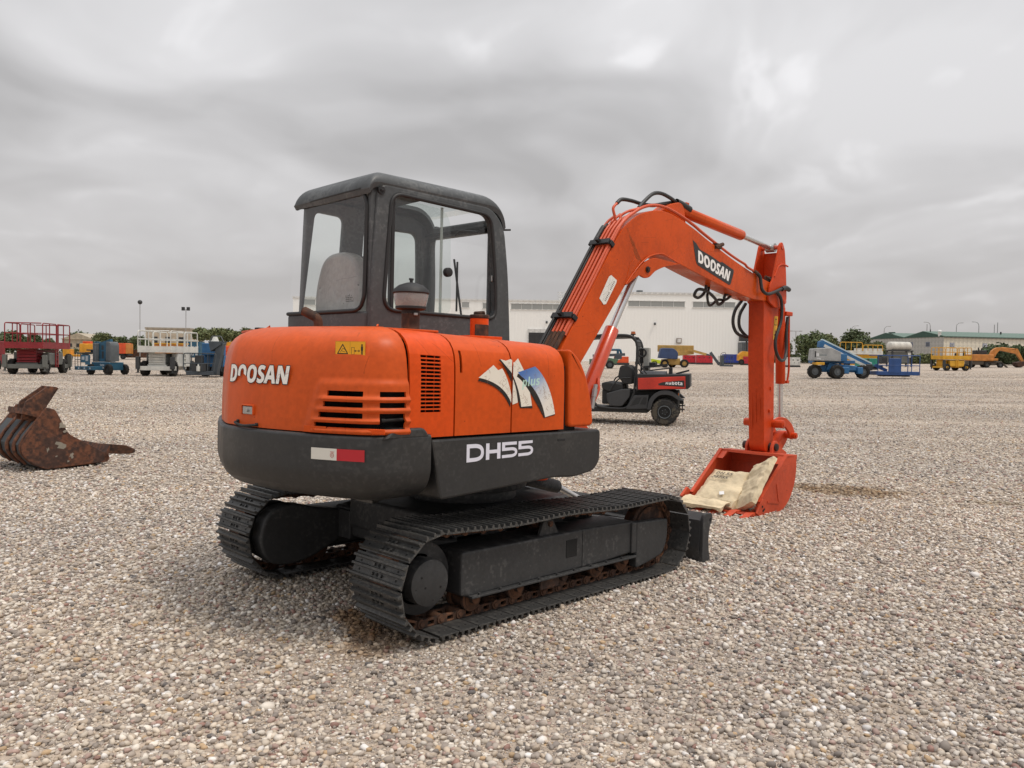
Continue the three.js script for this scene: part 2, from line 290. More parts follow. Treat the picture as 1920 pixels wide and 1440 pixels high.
// plan of the tail: swept back on the cab side, round behind, turned sharply into the right-hand side
function rearOutline(r, zs, xe) {
  const e0 = r - 1.636, left = new THREE.CatmullRomCurve3([[-1.14, -0.935], [-1.245 - e0, -0.915], [-1.447 - e0, -0.56], [-1.572 - e0, -0.27], [-r * Math.cos(3 * rad), -r * Math.sin(3 * rad)], [-r, 0.05]].map((p) => V(p[0], 0, p[1]))).getPoints(75).slice(0, 60).map((p) => [p.x, p.z]);
  let len = 0; left.push(arc(r, -3, -3, 1)[0]); for (let i = 1; i < left.length; i++) len += Math.hypot(left[i][0] - left[i - 1][0], left[i][1] - left[i - 1][1]);
  const A = arc(r, -3, 30.5, 26), e = A.at(-1), t = [Math.sin(30.5 * rad), Math.cos(30.5 * rad)], q = [e[0] + 0.19, zs];
  const o = [...left.slice(0, -1), ...A, ...bez(e, [e[0] + t[0] * 0.075, e[1] + t[1] * 0.075], [q[0] - 0.07, zs], q, 10), [q[0] + 0.02, zs], [xe, zs]];
  o.at3 = len; return o;
}

// ---- rear hood with its slots
const hoodProf = [[1.035, 0.0], [1.10, 0], [1.2, 0.002], [1.28, 0.006], [1.34, 0.011], [1.40, 0.020], [1.44, 0.030], [1.475, 0.046], [1.503, 0.069], [1.525, 0.098], [1.541, 0.134], [1.553, 0.178], [1.560, 0.225]];
{
  const ol = rearOutline(1.612, 0.92, -1.172);
  const sA = (a) => ol.at3 + 1.612 * (a + 3) * rad;
  const rows = [1.228, 1.176, 1.124, 1.074], hh = 0.0125;
  const L0 = [sA(24.7), sA(24.0), sA(23.1), sA(22.3)], Lend = sA(31.4), R0 = sA(34.1), R1 = sA(38.7);
  const holes = rows.slice(0, 3).map((y, i) => [L0[i], Lend, y - hh, y + hh]);
  holes.push([L0[3], R0, rows[3] - hh, rows[3] + hh]);
  for (const y of rows.slice(0, 2)) holes.push([R0, R1, y - hh, y + hh]);
  holes.push([R0, R1 - 0.006, rows[3] - hh, rows[2] + hh]);
  const bump = (s, y) => {
    const left = lerp(sA(19.6), sA(22.6), cl((y - 1.05) / 0.23)), top = 1.288;
    const m = sst(s, left - 0.02, left + 0.035) * (1 - sst(y, top - 0.022, top + 0.018)); if (m <= 0) return 0;
    let rid = 0; for (let i = 0; i < 4; i++) { const d = (y - (rows[i] - 0.026)) / 0.013; rid = Math.max(rid, Math.exp(-d * d)); }
    return m * (0.012 + 0.015 * rid * sst(s, left + 0.02, left + 0.08));
  };
  const yCuts = []; for (let y = 1.04; y < 1.32; y += 0.0062) yCuts.push(y);
  const sCuts = []; for (let s = sA(18.6); s < sA(24.5); s += 0.016) sCuts.push(s);
  const hood = part('engine_hood', shell({ outline: ol, prof: hoodProf, holes, bump, yCuts, sCuts, flip: false }), MT.hood, ex, 'faded orange rear hood with slots and peeling lettering');
  // top sheet between hood rim and cab
  part('hood_top', PY([[-1.28, -0.55], [-1.38, -0.05], [-1.36, 0.45], [-1.22, 0.70], [-1.172, 0.72], [-0.80, 0.72], [-0.80, -0.80], [-1.20, -0.80]], 1.545, 1.557, 0.003, { r: 0.06 }), MT.hood, ex);
  // latch pocket, pull handle, bolts
  const onArc = (a, y, r = 1.61) => [-r * Math.cos(a * rad), y, r * Math.sin(a * rad)];
  const plate = (a0, a1, y0, y1, r, n = 8) => { const g = new THREE.PlaneGeometry(1, 1, n, 1), p = g.attributes.position; for (let i = 0; i < p.count; i++) { const a = lerp(a0, a1, p.getX(i) + 0.5) * rad, y = lerp(y0, y1, p.getY(i) + 0.5); p.setXYZ(i, -r * Math.cos(a), y, r * Math.sin(a)); } g.computeVertexNormals(); g.userData.ready = true; return g; };
  const boxAt = (a, y, w, h, d, r, ro = 0.004) => at(B(d, h, w, 0, 0, 0, ro), ...onArc(a, y, r), 0, a * rad, 0);
  part('latch', [boxAt(5.0, 1.118, 0.088, 0.040, 0.012, 1.613, 0.003), C(onArc(5.2, 1.118, 1.61), onArc(5.2, 1.118, 1.628), 0.008, 10)], MT.steel, ex);
  part('latch_frame', [boxAt(5.0, 1.145, 0.105, 0.008, 0.02, 1.614), boxAt(3.2, 1.12, 0.008, 0.05, 0.02, 1.614), boxAt(6.9, 1.12, 0.008, 0.05, 0.02, 1.614)], MT.hood, ex);
  part('pull_handle', [T([onArc(1.4, 1.052, 1.612), onArc(1.6, 1.050, 1.632), onArc(4.6, 1.040, 1.640), onArc(7.6, 1.046, 1.632), onArc(7.9, 1.046, 1.612)], 0.007, 24, 8), boxAt(1.5, 1.056, 0.022, 0.018, 0.012, 1.614), boxAt(7.8, 1.048, 0.022, 0.018, 0.012, 1.614)], MT.black, ex);
  // lower patch plate on the right of the hood and the loose bar in the broken opening
  part('patch_plate', [boxAt(22.6, 1.052, 0.13, 0.030, 0.004, 1.632, 0.001), C(onArc(22.4, 1.052, 1.63), onArc(22.4, 1.052, 1.640), 0.005, 8)], MT.sidep, ex);
  part('lower_rail', [boxAt(30.2, 1.052, 0.30, 0.026, 0.010, 1.618)], MT.panel, ex);
  part('inner_hose', [C([-1.26, 1.098, 0.855], [-1.17, 1.102, 0.875], 0.010, 10), C([-1.28, 1.098, 0.85], [-1.26, 1.098, 0.855], 0.013, 10)], MT.hose, ex);
  // lettering across the hood, edges outlined in black, partly peeled
  const letters = (x, w, h) => {
    x.save(); x.translate(w * 0.02, 0); x.transform(1, 0, -0.2, 1, h * 0.2, 0);
    x.font = 'bold ' + h * 1.12 + 'px sans-serif'; x.textBaseline = 'alphabetic';
    const t = 'DOOSAN', tw = x.measureText(t).width; x.scale(w * 0.92 / tw, 1); x.lineJoin = 'round';
    x.lineWidth = h * 0.13; x.strokeStyle = '#15110f'; x.strokeText(t, 0, h * 0.91); x.lineWidth = h * 0.045; x.strokeStyle = '#f2efe9'; x.strokeText(t, 0, h * 0.91); x.fillStyle = '#f2efe9'; x.fillText(t, 0, h * 0.91); x.restore();
  };
  part('lettering', plate(-2.8, 17.2, 1.255, 1.362, 1.6145, 16), print(1024, 192, (x, w, h) => {
    letters(x, w, h); const R = rng(5); x.globalCompositeOperation = 'destination-out'; x.lineWidth = 3;
    x.beginPath(); x.moveTo(w * 0.17, h); x.lineTo(w * 0.20, h * 0.62); x.lineTo(w * 0.27, h * 0.66); x.lineTo(w * 0.31, h * 0.52); x.lineTo(w * 0.37, h * 0.70); x.lineTo(w * 0.385, h); x.fill();
    x.lineWidth = 2; for (let i = 0; i < 9; i++) { let px = R() * w, py = R() * h; x.beginPath(); x.moveTo(px, py); for (let k = 0; k < 4; k++) { px += (R() - 0.5) * 90; py += (R() - 0.3) * 50; x.lineTo(px, py); } x.stroke(); }
  }), hood, 'peeling white lettering');
  // yellow keep-clear sticker
  part('warning_sticker', plate(25.4, 31.2, 1.402, 1.478, 1.588, 8), print(512, 256, (x, w, h) => {
    x.fillStyle = '#e8a512'; x.fillRect(0, 0, w, h); x.strokeStyle = '#5a3a08'; x.lineWidth = 3; x.strokeRect(6, 6, w - 12, h - 12); x.beginPath(); x.moveTo(w * 0.5, 0); x.lineTo(w * 0.5, h); x.stroke();
    x.lineWidth = 16; x.strokeStyle = '#1b1408'; x.lineJoin = 'round'; x.beginPath(); x.moveTo(w * 0.25, h * 0.2); x.lineTo(w * 0.42, h * 0.78); x.lineTo(w * 0.08, h * 0.78); x.closePath(); x.stroke();
    x.lineWidth = 7; x.beginPath(); x.moveTo(w * 0.17, h * 0.7); x.lineTo(w * 0.26, h * 0.45); x.lineTo(w * 0.33, h * 0.52); x.moveTo(w * 0.2, h * 0.6); x.lineTo(w * 0.34, h * 0.68); x.stroke();
    x.lineWidth = 6; x.strokeRect(w * 0.55, h * 0.38, w * 0.09, h * 0.44);
    x.beginPath(); x.moveTo(w * 0.67, h * 0.6); x.lineTo(w * 0.8, h * 0.6); x.lineWidth = 9; x.stroke(); x.fillStyle = '#1b1408'; for (const [a, d] of [[0.66, -1], [0.81, 1]]) { x.beginPath(); x.moveTo(w * (a + d * 0.02), h * 0.6); x.lineTo(w * (a - d * 0.03), h * 0.52); x.lineTo(w * (a - d * 0.03), h * 0.68); x.fill(); }
    x.beginPath(); x.arc(w * 0.89, h * 0.23, 15, 0, 7); x.fill(); x.fillRect(w * 0.855, h * 0.3, w * 0.07, h * 0.28); x.fillRect(w * 0.862, h * 0.55, w * 0.025, h * 0.3); x.fillRect(w * 0.895, h * 0.55, w * 0.025, h * 0.3);
  }), hood, 'yellow warning sticker with a standing figure');

  // ---- counterweight
  const cwProf = [[1.028, 0.045], [1.030, 0.014], [1.024, 0.004], [1.012, 0], [0.86, 0.0], [0.835, 0.004], [0.80, 0.014], [0.765, 0.034], [0.735, 0.066], [0.712, 0.112], [0.697, 0.17], [0.688, 0.25], [0.684, 0.40]];
  const cwo = rearOutline(1.636, 0.936, -1.036);
  const cw = part('counterweight', shell({ outline: cwo, prof: cwProf, th: 0.02, flip: true, yCuts: [0.95, 0.9] }), MT.skirt, ex, 'dark grey curved counterweight');
  part('counterweight_belly', PY([[-1.18, -0.55], [-1.32, 0], [-1.30, 0.50], [-1.12, 0.62], [-0.9, 0.62], [-0.9, -0.62], [-1.12, -0.62]], 0.690, 0.80, 0.01, { r: 0.1 }), MT.skirt, ex);
  part('corner_step', P([[-1.315, 1.015], [-1.262, 1.064, 0.02], [-1.075, 1.064, 0.03], [-1.042, 1.015]], 0.80, 0.936, 0.014), MT.skirt, ex);
  part('reflector', plate(22.1, 27.1, 0.908, 0.964, 1.6395, 6), flat([0.66, 0.64, 0.58], 0.35), cw, 'white half of the reflector strip');
  part('reflector', plate(27.1, 32.2, 0.908, 0.964, 1.6395, 6), flat([0.46, 0.012, 0.022], 0.35), cw, 'red half of the reflector strip');
  part('reflector_mark', plate(25.75, 26.75, 0.92, 0.952, 1.6408, 2), print(96, 96, (x, w, h) => { x.strokeStyle = '#b33a2e'; x.lineWidth = 7; x.beginPath(); x.arc(48, 58, 30, 0, 7); x.stroke(); x.fillStyle = '#b33a2e'; x.fillRect(14, 8, 68, 8); x.font = 'bold 34px sans-serif'; x.textAlign = 'center'; x.fillText('X', 48, 70); }), cw);
}
// ---- right-hand side panels
const sideY = (y, x) => 1.02 + (y - 1.02) * (1 - 0.085 * cl((x + 1.2) / 1.2));
{
  const prof = [[1.012, 0], [1.10, 0], [1.2, 0], [1.30, 0.001], [1.38, 0.004], [1.43, 0.011], [1.470, 0.026], [1.502, 0.050], [1.526, 0.083], [1.543, 0.125], [1.554, 0.18], [1.559, 0.25], [1.561, 0.81]];
  const seg = (a, b, n = 6) => Array.from({ length: n + 1 }, (_, i) => [lerp(a, b, i / n), 0.92]);
  const lou = []; for (let i = 0; i < 15; i++) { const y = 1.145 + i * 0.0196; lou.push([0.068, 0.196, y - 0.0062, y + 0.0062]); }
  part('louvre_panel', shell({ outline: seg(-1.163, -0.881), prof, holes: lou, yk: sideY }), MT.panel, ex, 'bright orange side panel with louvre slots');
  const p2 = part('engine_door', shell({ outline: seg(-0.871, -0.471), prof, holes: [[0.030, 0.046, 1.345, 1.462]], yk: sideY }), MT.sidep, ex);
  const p3 = part('tank_panel', shell({ outline: seg(-0.461, -0.034), prof, yk: sideY }), MT.sidep, ex);
  part('louvre_strip', [B(0.004, 0.31, 0.004, -1.05, 1.285, 0.900), B(0.004, 0.31, 0.004, -0.998, 1.285, 0.900)], MT.panel, ex);
  // dark machinery space behind the openings
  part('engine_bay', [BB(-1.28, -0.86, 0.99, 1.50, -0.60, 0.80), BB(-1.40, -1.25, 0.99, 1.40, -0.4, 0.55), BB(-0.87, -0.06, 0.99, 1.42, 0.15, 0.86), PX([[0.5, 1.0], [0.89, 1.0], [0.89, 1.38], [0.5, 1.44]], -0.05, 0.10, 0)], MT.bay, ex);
  // front nose cover
  part('nose_cover', P([[0.012, 1.022, 0.03], [0.238, 1.022, 0.04], [0.229, 1.10, 0.1], [0.208, 1.20, 0.1], [0.168, 1.32, 0.1], [0.108, 1.415, 0.08], [0.05, 1.462, 0.05], [0.0, 1.486, 0.03]], 0.34, 0.924, 0.018, { seg: 6 }), MT.sidep, ex);
  // torn curved sticker across the seam; boards with white film, printed black edge and a blue end
  const S0 = [-0.72, 1.08], S1 = [-0.105, 1.43], k = 1700, X = (x) => (x - S0[0]) * k, Yc = (y) => (S1[1] - y) * k;
  const W = Math.round((S1[0] - S0[0]) * k), H = Math.round((S1[1] - S0[1]) * k);
  const cv = (x) => {
    const R = rng(12);
    const blade = (pts, fill) => { x.beginPath(); x.moveTo(X(pts[0][0]), Yc(pts[0][1])); for (let i = 1; i < pts.length; i++) { const p = pts[i]; p.length === 4 ? x.quadraticCurveTo(X(p[0]), Yc(p[1]), X(p[2]), Yc(p[3])) : x.lineTo(X(p[0]), Yc(p[1])); } x.closePath(); x.fillStyle = fill; x.fill(); };
    const crack = (x0, y0, x1, y1, n) => { x.save(); x.globalCompositeOperation = 'source-atop'; x.strokeStyle = 'rgba(120,85,60,0.75)'; x.lineWidth = 1.6; for (let i = 0; i < n; i++) { let px = X(lerp(x0, x1, R())), py = Yc(lerp(y0, y1, R())); x.beginPath(); x.moveTo(px, py); for (let j = 0; j < 5; j++) { px += (R() - 0.5) * 60; py += (R() - 0.5) * 60; x.lineTo(px, py); } x.stroke(); } x.restore(); };
    blade([[-0.722, 1.294], [-0.55, 1.275, -0.478, 1.150], [-0.472, 1.20], [-0.56, 1.30, -0.70, 1.312]], '#17120f');
    blade([[-0.716, 1.311], [-0.61, 1.379], [-0.575, 1.352], [-0.545, 1.362], [-0.49, 1.30, -0.468, 1.20], [-0.47, 1.172], [-0.53, 1.285, -0.716, 1.311]], '#e7e0d3');
    blade([[-0.572, 1.405], [-0.49, 1.36, -0.40, 1.145], [-0.30, 1.142], [-0.31, 1.17], [-0.42, 1.35, -0.562, 1.412]], '#17120f');
    blade([[-0.562, 1.412], [-0.52, 1.404], [-0.482, 1.414], [-0.455, 1.395], [-0.426, 1.419], [-0.376, 1.352], [-0.33, 1.27, -0.307, 1.155], [-0.392, 1.151], [-0.41, 1.26, -0.478, 1.345]], '#e7e0d3');
    blade([[-0.46, 1.305], [-0.43, 1.25, -0.42, 1.175], [-0.46, 1.165], [-0.472, 1.20]], '#e2dacc');
    blade([[-0.432, 1.318], [-0.36, 1.29, -0.205, 1.084], [-0.112, 1.098], [-0.2, 1.25, -0.424, 1.336]], '#17120f');
    const gr = x.createLinearGradient(X(-0.35), Yc(1.37), X(-0.2), Yc(1.16)); gr.addColorStop(0, '#456fb4'); gr.addColorStop(0.35, '#7d97c6'); gr.addColorStop(0.6, '#c3c8d2'); gr.addColorStop(1, '#e6e0d6');
    blade([[-0.424, 1.342], [-0.288, 1.376], [-0.16, 1.30, -0.113, 1.104], [-0.196, 1.088], [-0.24, 1.24, -0.40, 1.322]], gr);
    crack(-0.72, 1.1, -0.11, 1.42, 110);
    x.save(); x.translate(X(-0.392), Yc(1.262)); x.rotate(-0.08); x.transform(1, 0, -0.2, 1, 0, 0); x.font = 'bold 116px sans-serif'; x.fillStyle = '#b9dccd'; x.globalAlpha = 0.9; x.scale(1.05, 1); x.fillText('plus', 0, 0); x.restore();
    x.globalCompositeOperation = 'destination-out'; x.fillRect(X(-0.471), 0, X(-0.461) - X(-0.471), H);
  };
  part('side_sticker', sheet([S0[0], S0[1], 0.9225], [S1[0], S0[1], 0.9225], [S1[0], S1[1], 0.9225], [S0[0], S1[1], 0.9225]), print(W, H, cv, { roughness: 0.45 }), p2, 'cracked white and blue sticker reading plus');

  // ---- dark skirt with the model lettering
  const sk = part('side_skirt', P([[-1.026, 1.0, 0.02], [0.306, 1.0, 0.03], [0.306, 0.80, 0.05], [0.245, 0.745, 0.05], [0.06, 0.722, 0.05], [-0.10, 0.735, 0.05], [-0.96, 0.690, 0.02], [-0.985, 0.80]], 0.70, 0.925, 0.012, { seg: 6 }), MT.skirt, ex, 'dark grey side skirt');
  part('side_skirt', P([[-1.026, 1.0], [0.52, 1.0, 0.03], [0.52, 0.80, 0.05], [0.06, 0.722, 0.05], [-0.96, 0.690, 0.02]], -0.925, -0.70, 0.012, { seg: 6 }), MT.skirt, ex);
  part('skirt_slot', B(0.066, 0.014, 0.004, -0.055, 0.952, 0.9255, 0.006), MT.black, sk);
  part('model_lettering', sheet([-0.800, 0.868, 0.9268], [-0.287, 0.876, 0.9268], [-0.287, 0.969, 0.9268], [-0.800, 0.969, 0.9268]), print(1024, 200, (x, w, h) => {
    x.fillStyle = '#dcdce8'; x.strokeStyle = '#dcdce8'; x.lineWidth = 34; x.lineJoin = 'miter'; const t = 14, b = h - 8, m = (t + b) / 2 + 2;
    x.beginPath(); x.moveTo(36, t + 17); x.lineTo(36, b - 17); x.lineTo(120, b - 17); x.quadraticCurveTo(238, b - 17, 238, m); x.quadraticCurveTo(238, t + 17, 120, t + 17); x.closePath(); x.lineWidth = 42; x.stroke();
    x.fillRect(288, t, 50, b - t); x.fillRect(452, t, 50, b - t); x.fillRect(300, m - 20, 180, 38);
    for (const o of [524, 776]) { x.fillRect(o, t, 225, 34); x.fillRect(o, t, 46, 92); x.beginPath(); x.moveTo(o, t + 78); x.lineTo(o + 130, t + 78); x.quadraticCurveTo(o + 216, t + 78, o + 216, (t + 78 + b - 17) / 2); x.quadraticCurveTo(o + 216, b - 17, o + 130, b - 17); x.lineTo(o, b - 17); x.lineWidth = 36; x.stroke(); }
  }), sk, 'white model lettering on the skirt');
  // main deck, belly and slew ring
  part('main_frame', [BB(-1.1, 0.42, 0.72, 0.985, -0.72, 0.72, 0.02), BB(-0.9, 0.5, 0.69, 0.74, -0.55, 0.55, 0.01), BB(0.28, 0.62, 0.62, 0.98, -0.16, 0.16, 0.02)], MT.black, ex);
  part('slew_ring', [CR([0, 0.575, 0], [0, 0.70, 0], 0.43, 40, 0.012), CR([0, 0.50, 0], [0, 0.58, 0], 0.36, 36, 0.01)], MT.frame, ex);
  // swing post carrying boom and boom cylinder
  part('swing_post', [CR([0.70, 0.55, 0], [0.70, 1.06, 0], 0.10, 20), P([[0.62, 0.62], [1.02, 0.62, 0.05], [1.20, 0.80, 0.05], [1.16, 0.92, 0.04], [0.98, 1.02, 0.05], [0.92, 1.22, 0.06], [0.80, 1.30, 0.06], [0.66, 1.22, 0.05]], 0.075, 0.125, 0.008), P([[0.62, 0.62], [1.02, 0.62, 0.05], [1.20, 0.80, 0.05], [1.16, 0.92, 0.04], [0.98, 1.02, 0.05], [0.92, 1.22, 0.06], [0.80, 1.30, 0.06], [0.66, 1.22, 0.05]], -0.125, -0.075, 0.008)], MT.arm, ex);
}
// ---- exhaust, air pre-cleaner, fuel filler, mirror bracket on the hood
part('exhaust_pipe', [T([[-1.10, 1.53, -0.035], [-1.10, 1.60, -0.035], [-1.108, 1.632, -0.050], [-1.135, 1.662, -0.115]], 0.026, 24, 16), T([[-1.108, 1.632, -0.05], [-1.140, 1.668, -0.125]], 0.027, 4, 16)], MT.rustdark, ex, 'rusty bent exhaust pipe');
part('exhaust_bore', C([-1.1402, 1.6686, -0.1262], [-1.1412, 1.6697, -0.1285], 0.0225, 16), MT.bay, ex);
{
  const pc = [-0.846, 0.5];
  const lat = (pts, seg = 28) => toCreasedNormals(new THREE.LatheGeometry(pts.map((p) => new THREE.Vector2(p[0] * 0.9, p[1])), seg), 0.7).translate(pc[0], 0, pc[1]);
  const p = part('air_precleaner', lat([[0, 1.822], [0.03, 1.82], [0.075, 1.806], [0.104, 1.785], [0.112, 1.766], [0.108, 1.760], [0, 1.760]]), MT.black, ex, 'air pre-cleaner with a black cap over a clear bowl');
  part('bowl', lat([[0.104, 1.760], [0.107, 1.75], [0.092, 1.690], [0.088, 1.690], [0.1, 1.75], [0.099, 1.758]]), mat([0.72, 0.68, 0.66], 0.12, { phys: 1, transmission: 0.75, thickness: 0 }), p);
  part('vane', [lat([[0, 1.732], [0.05, 1.712], [0.062, 1.692], [0, 1.692]]), ...[0, 1, 2, 3, 4].map((i) => at(B(0.05, 0.05, 0.003, 0.06, 0, 0), pc[0], 1.727, pc[1], 0, i * 1.2566, 0.4))], flat([0.2, 0.19, 0.19], 0.5), p);
  part('collar', [lat([[0, 1.690], [0.094, 1.690], [0.094, 1.678], [0.08, 1.672], [0.055, 1.668], [0.055, 1.648], [0, 1.648]])], MT.black, p);
  part('wing_nut', [C([pc[0], 1.815, pc[1]], [pc[0], 1.838, pc[1]], 0.009, 8), B(0.03, 0.012, 0.008, pc[0], 1.84, pc[1], 0.003)], MT.black, p);
  part('clamp', [lat([[0.052, 1.652], [0.055, 1.652], [0.055, 1.642], [0.052, 1.642]]), B(0.02, 0.014, 0.012, pc[0] - 0.01, 1.647, pc[1] + 0.058, 0.002)], MT.steel, p);
  part('intake_pipe', C([pc[0], 1.52, pc[1]], [pc[0], 1.65, pc[1]], 0.050, 24), MT.rust, p, 'rusty intake pipe');
  const fx = -0.335, fz = 0.5, f = part('fuel_filler', [C([fx, 1.50, fz], [fx, 1.652, fz], 0.055, 24), PY([[fx - 0.13, fz - 0.09], [fx + 0.10, fz - 0.09], [fx + 0.13, fz + 0.08], [fx - 0.15, fz + 0.08]], 1.528, 1.548, 0.003, { r: 0.03 })], MT.panel, ex);
  part('filler_cap', [CR([fx, 1.652, fz], [fx, 1.676, fz], 0.059, 24, 0.006), CR([fx, 1.676, fz], [fx, 1.692, fz], 0.036, 10, 0.004), B(0.012, 0.014, 0.085, fx, 1.69, fz, 0.004)], MT.rustdark, f);
  part('bracket', P([[fx - 0.085, 1.548], [fx + 0.02, 1.548], [fx + 0.02, 1.615, 0.008], [fx - 0.085, 1.615, 0.008]], 0.555, 0.561, 0.001), MT.rustdark, ex);
  part('hood_bracket', B(0.05, 0.012, 0.04, -1.16, 1.573, -0.62, 0.004), MT.black, ex);
}
// ---- cab
{
  const cab = new THREE.Group(); cab.name = 'cab'; cab.userData.label = 'dark grey glazed operator cab'; ex.add(cab);
  const win = [[-0.750, 1.692, 0.10], [0.172, 1.688, 0.075], [0.166, 1.95, 0.3], [0.112, 2.375, 0.085], [-0.700, 2.392, 0.085]];
  const wallR = [[-0.845, 1.0], [0.335, 1.0], [0.318, 1.57, 0.3], [0.285, 2.02, 0.3], [0.238, 2.32, 0.13], [0.12, 2.43, 0.09], [-0.75, 2.44, 0.03], [-0.800, 2.40, 0.03], [-0.835, 1.8]];
  part('side_wall', P(wallR, 0.045, 0.105, 0.016, { holes: [{ pts: win }], seg: 8 }), MT.cab, cab);
  const outlinePts = (pts, z, n = 60) => path(pts).getSpacedPoints(n).slice(0, -1).map((p) => [p.x, p.y, z]);
  part('window_seal', T(outlinePts(win, 0.104, 90), 0.013, 180, 6, true), MT.rubber, cab);
  part('side_window', new THREE.ShapeGeometry(path(win)).translate(0, 0, 0.076), MT.glass, cab);
  // sliding pane, its uprights and knob
  part('sliding_pane', new THREE.ShapeGeometry(path([[-0.66, 1.70], [-0.185, 1.70, 0.06], [-0.205, 2.36, 0.12], [-0.66, 2.38]])).translate(0, 0, 0.060), MT.dimglass, cab);
  part('window_bar', [BB(-0.680, -0.655, 1.69, 2.39, 0.048, 0.082, 0.004)], MT.rubber, cab);
  part('pane_edge', [BB(-0.282, -0.262, 1.70, 2.375, 0.052, 0.058, 0.002)], mat([0.62, 0.66, 0.64], 0.3, { phys: 1, transmission: 0.6, thickness: 0 }), cab);
  part('window_knob', CR([-0.235, 1.965, 0.062], [-0.235, 1.965, 0.100], 0.030, 18, 0.008), MT.black, cab);
  part('window_catch', B(0.012, 0.04, 0.012, 0.148, 1.96, 0.085, 0.003), MT.steel, cab);
  part('lamp_bracket', [C([-0.778, 2.392, 0.098], [-0.778, 2.392, 0.114], 0.024, 16), B(0.022, 0.012, 0.01, -0.778, 2.393, 0.118, 0.002)], MT.black, cab);
  part('mirror_stub', C([0.24, 2.30, 0.06], [0.30, 2.305, 0.10], 0.007, 8), MT.black, cab);
  // rear wall: panel below, glass that wraps to the left edge above
  part('rear_wall', [PX([[-0.842, 1.0], [0.070, 1.0], [0.070, 1.68, 0.02], [-0.842, 1.68, 0.02]], -0.848, -0.80, 0.012), PX([[0.048, 1.60], [0.085, 1.60], [0.085, 2.44], [0.048, 2.44]], -0.835, -0.77, 0.012), PX([[-0.735, 2.385], [0.085, 2.385], [0.085, 2.44], [-0.725, 2.44]], -0.838, -0.78, 0.008)], MT.cab, cab);
  part('rear_window', new THREE.ShapeGeometry(path([[-0.835, 1.690], [0.048, 1.690, 0.07], [0.050, 2.385, 0.07], [-0.738, 2.385]])).applyMatrix4(new THREE.Matrix4().set(0, 0, -1, -0.842, 0, 1, 0, 0, 1, 0, 0, 0, 0, 0, 0, 1)), MT.glass, cab);
  part('rear_seal', [T([[-0.846, 1.688, -0.842], [-0.848, 1.686, -0.4], [-0.848, 1.686, -0.05], [-0.848, 1.703, 0.015], [-0.846, 1.77, 0.048], [-0.842, 2.05, 0.05], [-0.838, 2.30, 0.05], [-0.838, 2.36, 0.03], [-0.838, 2.392, -0.03], [-0.838, 2.392, -0.40], [-0.838, 2.388, -0.745]], 0.013, 90, 6, false, 0.15)], MT.rubber, cab);
  // left wall with quarter window and door window
  const wl = [[-0.80, 1.0], [0.31, 1.0], [0.285, 2.02, 0.3], [0.238, 2.36, 0.13], [0.12, 2.45, 0.09], [-0.80, 2.45]];
  const w1 = [[-0.765, 1.70, 0.05], [-0.505, 1.70, 0.05], [-0.505, 2.365, 0.05], [-0.728, 2.372, 0.05]], w2 = [[-0.335, 1.36, 0.07], [0.19, 1.36, 0.07], [0.175, 1.97, 0.2], [0.130, 2.335, 0.07], [-0.335, 2.325, 0.07]];
  const lean = (g) => { const p = g.attributes.position; for (let i = 0; i < p.count; i++) p.setZ(i, p.getZ(i) + Math.max(0, p.getY(i) - 1.6) * 0.112); g.computeVertexNormals(); return g; };
  part('door_wall', lean(P(wl, -0.835, -0.79, 0.012, { holes: [{ pts: w1 }, { pts: w2 }], seg: 6 })), MT.cab, cab);
  part('quarter_window', lean(new THREE.ShapeGeometry(path(w1)).translate(0, 0, -0.815)), MT.dimglass, cab);
  part('door_window', lean(new THREE.ShapeGeometry(path(w2)).translate(0, 0, -0.815)), MT.dimglass, cab);
  part('grab_rail', T([[-0.38, 2.09, -0.76], [-0.31, 2.11, -0.74], [-0.25, 2.05, -0.74], [-0.23, 1.9, -0.74], [-0.23, 1.7, -0.76]], 0.013, 30, 8), MT.black, cab);
  // front: pillars, header bar, windscreen, wiper
  part('front_frame', [PX([[-0.835, 1.0], [-0.75, 1.0], [-0.67, 1.86, 0.2], [-0.69, 2.29, 0.1], [-0.64, 2.40], [-0.735, 2.40], [-0.825, 1.6]], 0.235, 0.285, 0.01), PX([[0.01, 1.0], [0.045, 1.0], [0.045, 2.36], [0.01, 2.36]], 0.165, 0.225, 0.01), PX([[-0.70, 2.300], [0.06, 2.292], [0.06, 2.378], [-0.70, 2.385]], 0.215, 0.275, 0.012), PX([[-0.80, 1.0], [0.06, 1.0], [0.06, 1.36], [-0.80, 1.36]], 0.24, 0.29, 0.01)], MT.cab, cab);
  part('header_rail', [BB(0.205, 0.222, 2.318, 2.340, -0.72, 0.04, 0.004), T([[0.20, 2.30, -0.36], [0.195, 2.325, -0.30], [0.195, 2.312, -0.2], [0.2, 2.30, -0.12]], 0.008, 20, 6), BB(0.19, 0.22, 2.285, 2.315, -0.10, -0.04, 0.004)], MT.black, cab);
  part('windscreen', new THREE.PlaneGeometry(0.74, 0.93).rotateY(Math.PI / 2).translate(0.262, 1.83, -0.345), MT.glass, cab);
  part('wiper', [C([0.255, 1.62, -0.32], [0.250, 2.14, -0.43], 0.008, 6), B(0.010, 0.36, 0.016, 0.252, 1.94, -0.395, 0.004)], MT.black, cab);
